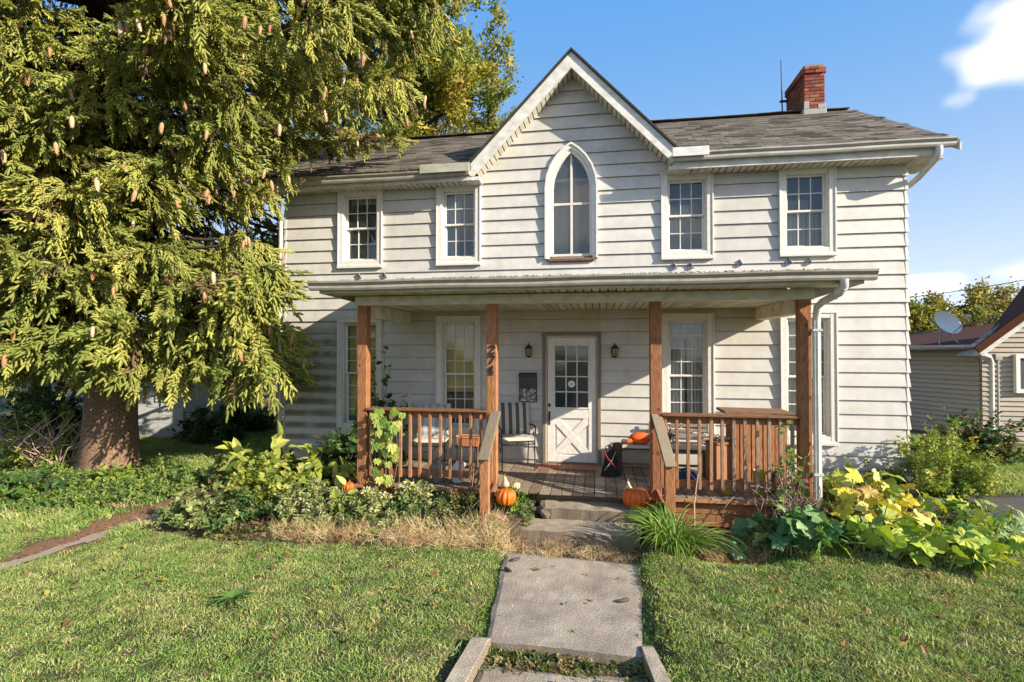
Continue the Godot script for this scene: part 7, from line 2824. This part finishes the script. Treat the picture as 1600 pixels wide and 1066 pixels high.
	for k in 60:
		b.col = vary(Color(0.46, 0.34, 0.25), 0.3)
		var p := Vector3(-8.4 + rng.randfn(0, 0.2), 0.3, 1.3 + rng.randfn(0, 0.12))
		stem_to(b, p, p + Vector3(rng.randfn(0.1, 0.45), rng.randf_range(0.4, 1.0), rng.randfn(0.1, 0.25)), 0.010, 0.16)
	part(tw, "stems", b.done(M.plain))
	cover("ivy", "low ivy ground cover round the foot of the spruce", PackedVector2Array([Vector2(-9.5, 1.4), Vector2(-6.4, 0.9), Vector2(-5.6, 1.3), Vector2(-5.2, 2.0), Vector2(-6.0, 2.35), Vector2(-7.5, 2.9), Vector2(-9.0, 3.2)]), 4200, small, [deep[2], deep[3], leaf_green[1], mint[1], lime[1]], Vector2(0.9, 1.5), 0.16)
	shrub("leafy_weed", "glossy dark green leafy weeds in front of the spruce at the far left", "plant", Vector3(-7.6, 0.28, 2.4), Vector3(0.75, 0.28, 0.45), 40, 11, heart, [deep[1], deep[2], leaf_green[0], leaf_green[1]], Vector2(0.8, 1.3))
	shrub("leafy_weed", "bright leafy sprout at the right foot of the spruce trunk", "plant", Vector3(-6.75, 0.28, 1.75), Vector3(0.28, 0.32, 0.25), 16, 9, heart, [leaf_green[1], leaf_green[2], lime[1]], Vector2(0.8, 1.2))
	shrub("flower_spike", "single upright dry flower spike at the end of the bare track", "plant", Vector3(-4.95, 0.3, 1.75), Vector3(0.08, 0.45, 0.07), 4, 26, tiny, mixed, Vector2(0.8, 1.3))
	shrub("understory_shrub", "dark shrub in front of the white shed", "shrub", Vector3(-7.4, 0.3, -1.05), Vector3(0.75, 0.85, 0.4), 46, 12, mid, deep, Vector2(0.8, 1.3), "dark shrubs behind the spruce")
	shrub("understory_shrub", "dark leafy shrub against the board fence, left of the house corner", "shrub", Vector3(-7.9, 0.3, -2.7), Vector3(0.95, 0.75, 0.5), 54, 12, mid, [deep[1], deep[2], deep[3]], Vector2(0.8, 1.3), "dark shrubs behind the spruce")
	shrub("fence_vine", "green vine with red and orange leaves draped over the board fence", "vine", Vector3(-14.9, -1.5, -12.9), Vector3(1.5, 2.0, 0.3), 70, 14, mid, [lime[0], leaf_green[1], lime[1], Color(0.34, 0.09, 0.03), mint[1]], Vector2(0.8, 1.2))
	shrub("understory_shrub", "dark shrub behind the bare twigs at the far left", "shrub", Vector3(-10.2, 0.3, -0.4), Vector3(1.3, 1.7, 0.8), 80, 13, mid, deep, Vector2(0.9, 1.5), "dark shrubs behind the spruce")
	# fallen things
	for q in [[0.62, 3.72, 0.5, "dark spruce cone on the right side of the walk slab"], [-0.50, 3.25, 2.4, "dark fallen leaf curl at the left edge of the walk slab"], [0.12, 3.85, 1.2, "tiny dark wood chip in the middle of the walk slab"], [-0.46, 2.98, 0.9, "dark cone at the upper left corner of the walk slab"]]:
		var f := thing("fallen_cone", Vector3(q[0], 0.02, q[1]), q[3], "cone", "")
		b = MB.new()
		b.col = Color(0.075, 0.045, 0.03)
		var sc := 0.4 if "chip" in q[3] else 1.0
		b.lathe([Vector2(0.002, -0.06 * sc), Vector2(0.016 * sc, -0.045 * sc), Vector2(0.019 * sc, 0.0), Vector2(0.013 * sc, 0.04 * sc), Vector2(0.002, 0.06 * sc)], 8)
		part(f, "scales", b.done(M.plain), Transform3D(Basis(Vector3.UP, q[2]) * Basis(Vector3.BACK, PI / 2), Vector3(q[0], 0.018, q[1])))


func creeper() -> void:   # five-fingered creeper leaves on the left railing, each leaf a part
	var t := thing("creeper", Vector3(-2.45, 0.3, 1.78), "lime green five-fingered creeper hanging on the left end of the left railing", "vine")
	var lm := []
	for v in 4:
		var b := MB.new()
		b.col = [Color(0.22, 0.31, 0.055), Color(0.36, 0.42, 0.09), Color(0.13, 0.22, 0.045), Color(0.45, 0.46, 0.13)][v]
		for k in 5:
			var a := (k - 2) * 0.62
			add_leaf(b, frame(Vector3(cos(a), -0.15, sin(a)), Vector3(0, 1, 0)), Vector3.ZERO, 0.085 - 0.012 * absf(k - 2.0), 0.042, 0.25, 0.35, 4)
		lm.append(b.done(M.leaf))
	var sb := MB.new()
	for k in 5:
		sb.col = Color(0.2, 0.13, 0.07)
		stem_to(sb, Vector3(-2.6 + 0.09 * k, 0.3, 1.8), Vector3(-2.62 + 0.10 * k + rng.randfn(0, 0.04), 1.25 + rng.randf() * 0.15, 1.74), 0.006, 0.05)
	part(t, "stems", sb.done(M.plain))
	for k in 46:
		var y := 0.45 + 0.98 * pow(rng.randf(), 0.8)
		var x := -2.42 + rng.randfn(0, 0.10) - 0.05 * (1.0 - y)
		var at := Vector3(x, y, rng.randf_range(1.72, 1.86))
		var n := (Vector3(0.4, 0.7, 1.0) + rdir() * 0.5).normalized()
		part(t, "leaf", lm[rng.randi() % 4], Transform3D(frame(Vector3(rng.randfn(0, 0.6), -0.8, 0.4), n, rng.randf_range(1.0, 1.7)), at))


func lawn() -> void:
	rng.seed = 777
	var t0 := tuft_mesh(22, 0.08, 0.018, 0.055, 0.0055, 1.4, M.grass)
	var t1 := tuft_mesh(20, 0.08, 0.018, 0.052, 0.006, 2.2, M.grass)
	var t2 := tuft_mesh(14, 0.14, 0.05, 0.13, 0.010, 0.9, M.grass)
	var s := [Scatter.new(), Scatter.new(), Scatter.new()]
	var left_edge := PackedVector2Array([Vector2(-7.5, 2.95), Vector2(-5.2, 2.5), Vector2(-4.9, 3.0), Vector2(-3.6, 3.15), Vector2(-2.0, 2.98), Vector2(-0.95, 2.75), Vector2(-0.62, 2.9), Vector2(-0.48, 4.4), Vector2(-0.62, 6.0), Vector2(-7.5, 6.0)])
	var right_edge := PackedVector2Array([Vector2(0.95, 2.75), Vector2(1.7, 2.35), Vector2(2.4, 2.3), Vector2(3.0, 2.1), Vector2(4.2, 1.8), Vector2(4.6, 1.75), Vector2(5.4, 2.2), Vector2(6.5, 2.8), Vector2(6.5, 6.0), Vector2(0.9, 6.0), Vector2(0.74, 4.4), Vector2(0.86, 3.2)])
	for poly in [left_edge, right_edge]:
		var lo: Vector2 = poly[0]
		var hi: Vector2 = poly[0]
		for p in poly:
			lo = lo.min(p)
			hi = hi.max(p)
		var n := int((hi.x - lo.x) * (hi.y - lo.y) * 560)
		for k in n:
			var p := Vector2(rng.randf_range(lo.x, hi.x), rng.randf_range(lo.y, hi.y))
			if not Geometry2D.is_point_in_polygon(p, poly):
				continue
			if bare_left(p.x, p.y) > 0.35:
				continue
			grass_at(s[0] if rng.randf() < 0.5 else s[1], p, 1.0)
	# rougher, sparser turf further off
	for k in 16000:
		var p := Vector2(rng.randf_range(-12.0, -5.1), rng.randf_range(-4.0, 3.2))
		if bare_left(p.x, p.y) > 0.3 or (p.x > -9 and p.y < 2.6 and p.y > 0.9 and rng.randf() < 0.7):
			continue
		grass_at(s[2], p, 0.85)
	for k in 12000:
		var p := Vector2(rng.randf_range(4.9, 11.0), rng.randf_range(-5.0, 2.4))
		if (p.y > 0.5 and p.y < 1.6) or (p.x > 9.0 and p.y < -4.4):
			continue
		grass_at(s[2], p, 0.85)
	for k in 1300:   # ragged fringe over the edges of the walk
		var sd := rng.randf() < 0.5
		var z := rng.randf_range(2.8, 4.6)
		var u := (z - 2.8) / 1.7
		var x := (lerpf(-0.60, -0.46, u) if sd else lerpf(0.84, 0.70, u)) + rng.randfn(0, 0.045)
		grass_at(s[1], Vector2(x, z), rng.randf_range(0.9, 1.6))
	var meshes := [t0, t1, t2]
	for k in 3:
		many(self, "grass", meshes[k], s[k])
		tag(get_child(get_child_count() - 1), ["short mown green lawn grass either side of the walk", "straw tinted blades mixed through the mown front lawn", "rougher turf beyond the bare track and beyond the driveway"][k], "grass", "lawn grass")
	# dandelion-like rosettes
	var lf := leaf_mesh(0.16, 0.035, 0.2, 0.5, M.leaf, 5)
	for q in [[-2.75, 4.35, "flat dandelion rosette in the left lawn near the bottom edge"], [4.3, 3.35, "dark broad weed in the right lawn at the right edge"]]:
		var t := thing("lawn_weed", Vector3(q[0], ground_y(q[0], q[1]), q[1]), q[2], "weed")
		for k in 11:
			var a := TAU * k / 11.0 + rng.randf() * 0.3
			var lm := part(t, "leaf", lf, Transform3D(frame(Vector3(cos(a), 0.55, sin(a)), Vector3.UP, rng.randf_range(0.8, 1.2)), Vector3(q[0], ground_y(q[0], q[1]) + 0.02, q[1])))
			lm.material_override = M.weed_leaf
	# scattered brown leaves
	var dead := leaf_mesh(0.06, 0.04, 0.5, 0.5, M.leaf, 4)
	var ds := Scatter.new()
	for k in 130:
		var x := rng.randf_range(-6.0, 5.0)
		var z := rng.randf_range(2.9, 5.2)
		var y := (0.012 if x > -0.5 and x < 0.75 and z > 2.75 and z < 4.5 else ground_y(x, z) + 0.045)
		ds.add(Transform3D(frame(rdir(), rdir() + Vector3(0, 1, 0), rng.randf_range(0.5, 1.2)), Vector3(x, y, z)), vary(pick([Color(0.22, 0.10, 0.05), Color(0.30, 0.17, 0.08), Color(0.14, 0.07, 0.04), Color(0.36, 0.30, 0.06)]), 0.25))
	many(self, "fallen_leaves", dead, ds)
	tag(get_child(get_child_count() - 1), "scattered brown and yellow fallen leaves on the lawn and walk", "leaves")


func grass_at(s: Scatter, p: Vector2, scale: float) -> void:
	var n1 := nz.get_noise_2d(p.x * 18.0, p.y * 18.0)
	var n2 := nz.get_noise_2d(p.x * 70.0 + 40.0, p.y * 70.0)
	var k := clampf(0.42 + n1 * 0.45 + n2 * 0.5 + rng.randf_range(-0.45, 0.45), 0.0, 1.0)
	var c := Color(0.20, 0.36, 0.08).lerp(Color(0.48, 0.51, 0.21), k)
	if rng.randf() < 0.10:
		c = Color(0.55, 0.43, 0.25) if rng.randf() < 0.6 else Color(0.10, 0.12, 0.04)
	var sc := scale * rng.randf_range(0.75, 1.2) * (1.0 + 0.5 * n2)
	s.add(Transform3D(Basis(Vector3.UP, rng.randf() * TAU).scaled(Vector3(sc, sc * rng.randf_range(0.8, 1.2), sc)), Vector3(p.x, ground_y(p.x, p.y), p.y)), vary(c, 0.28))
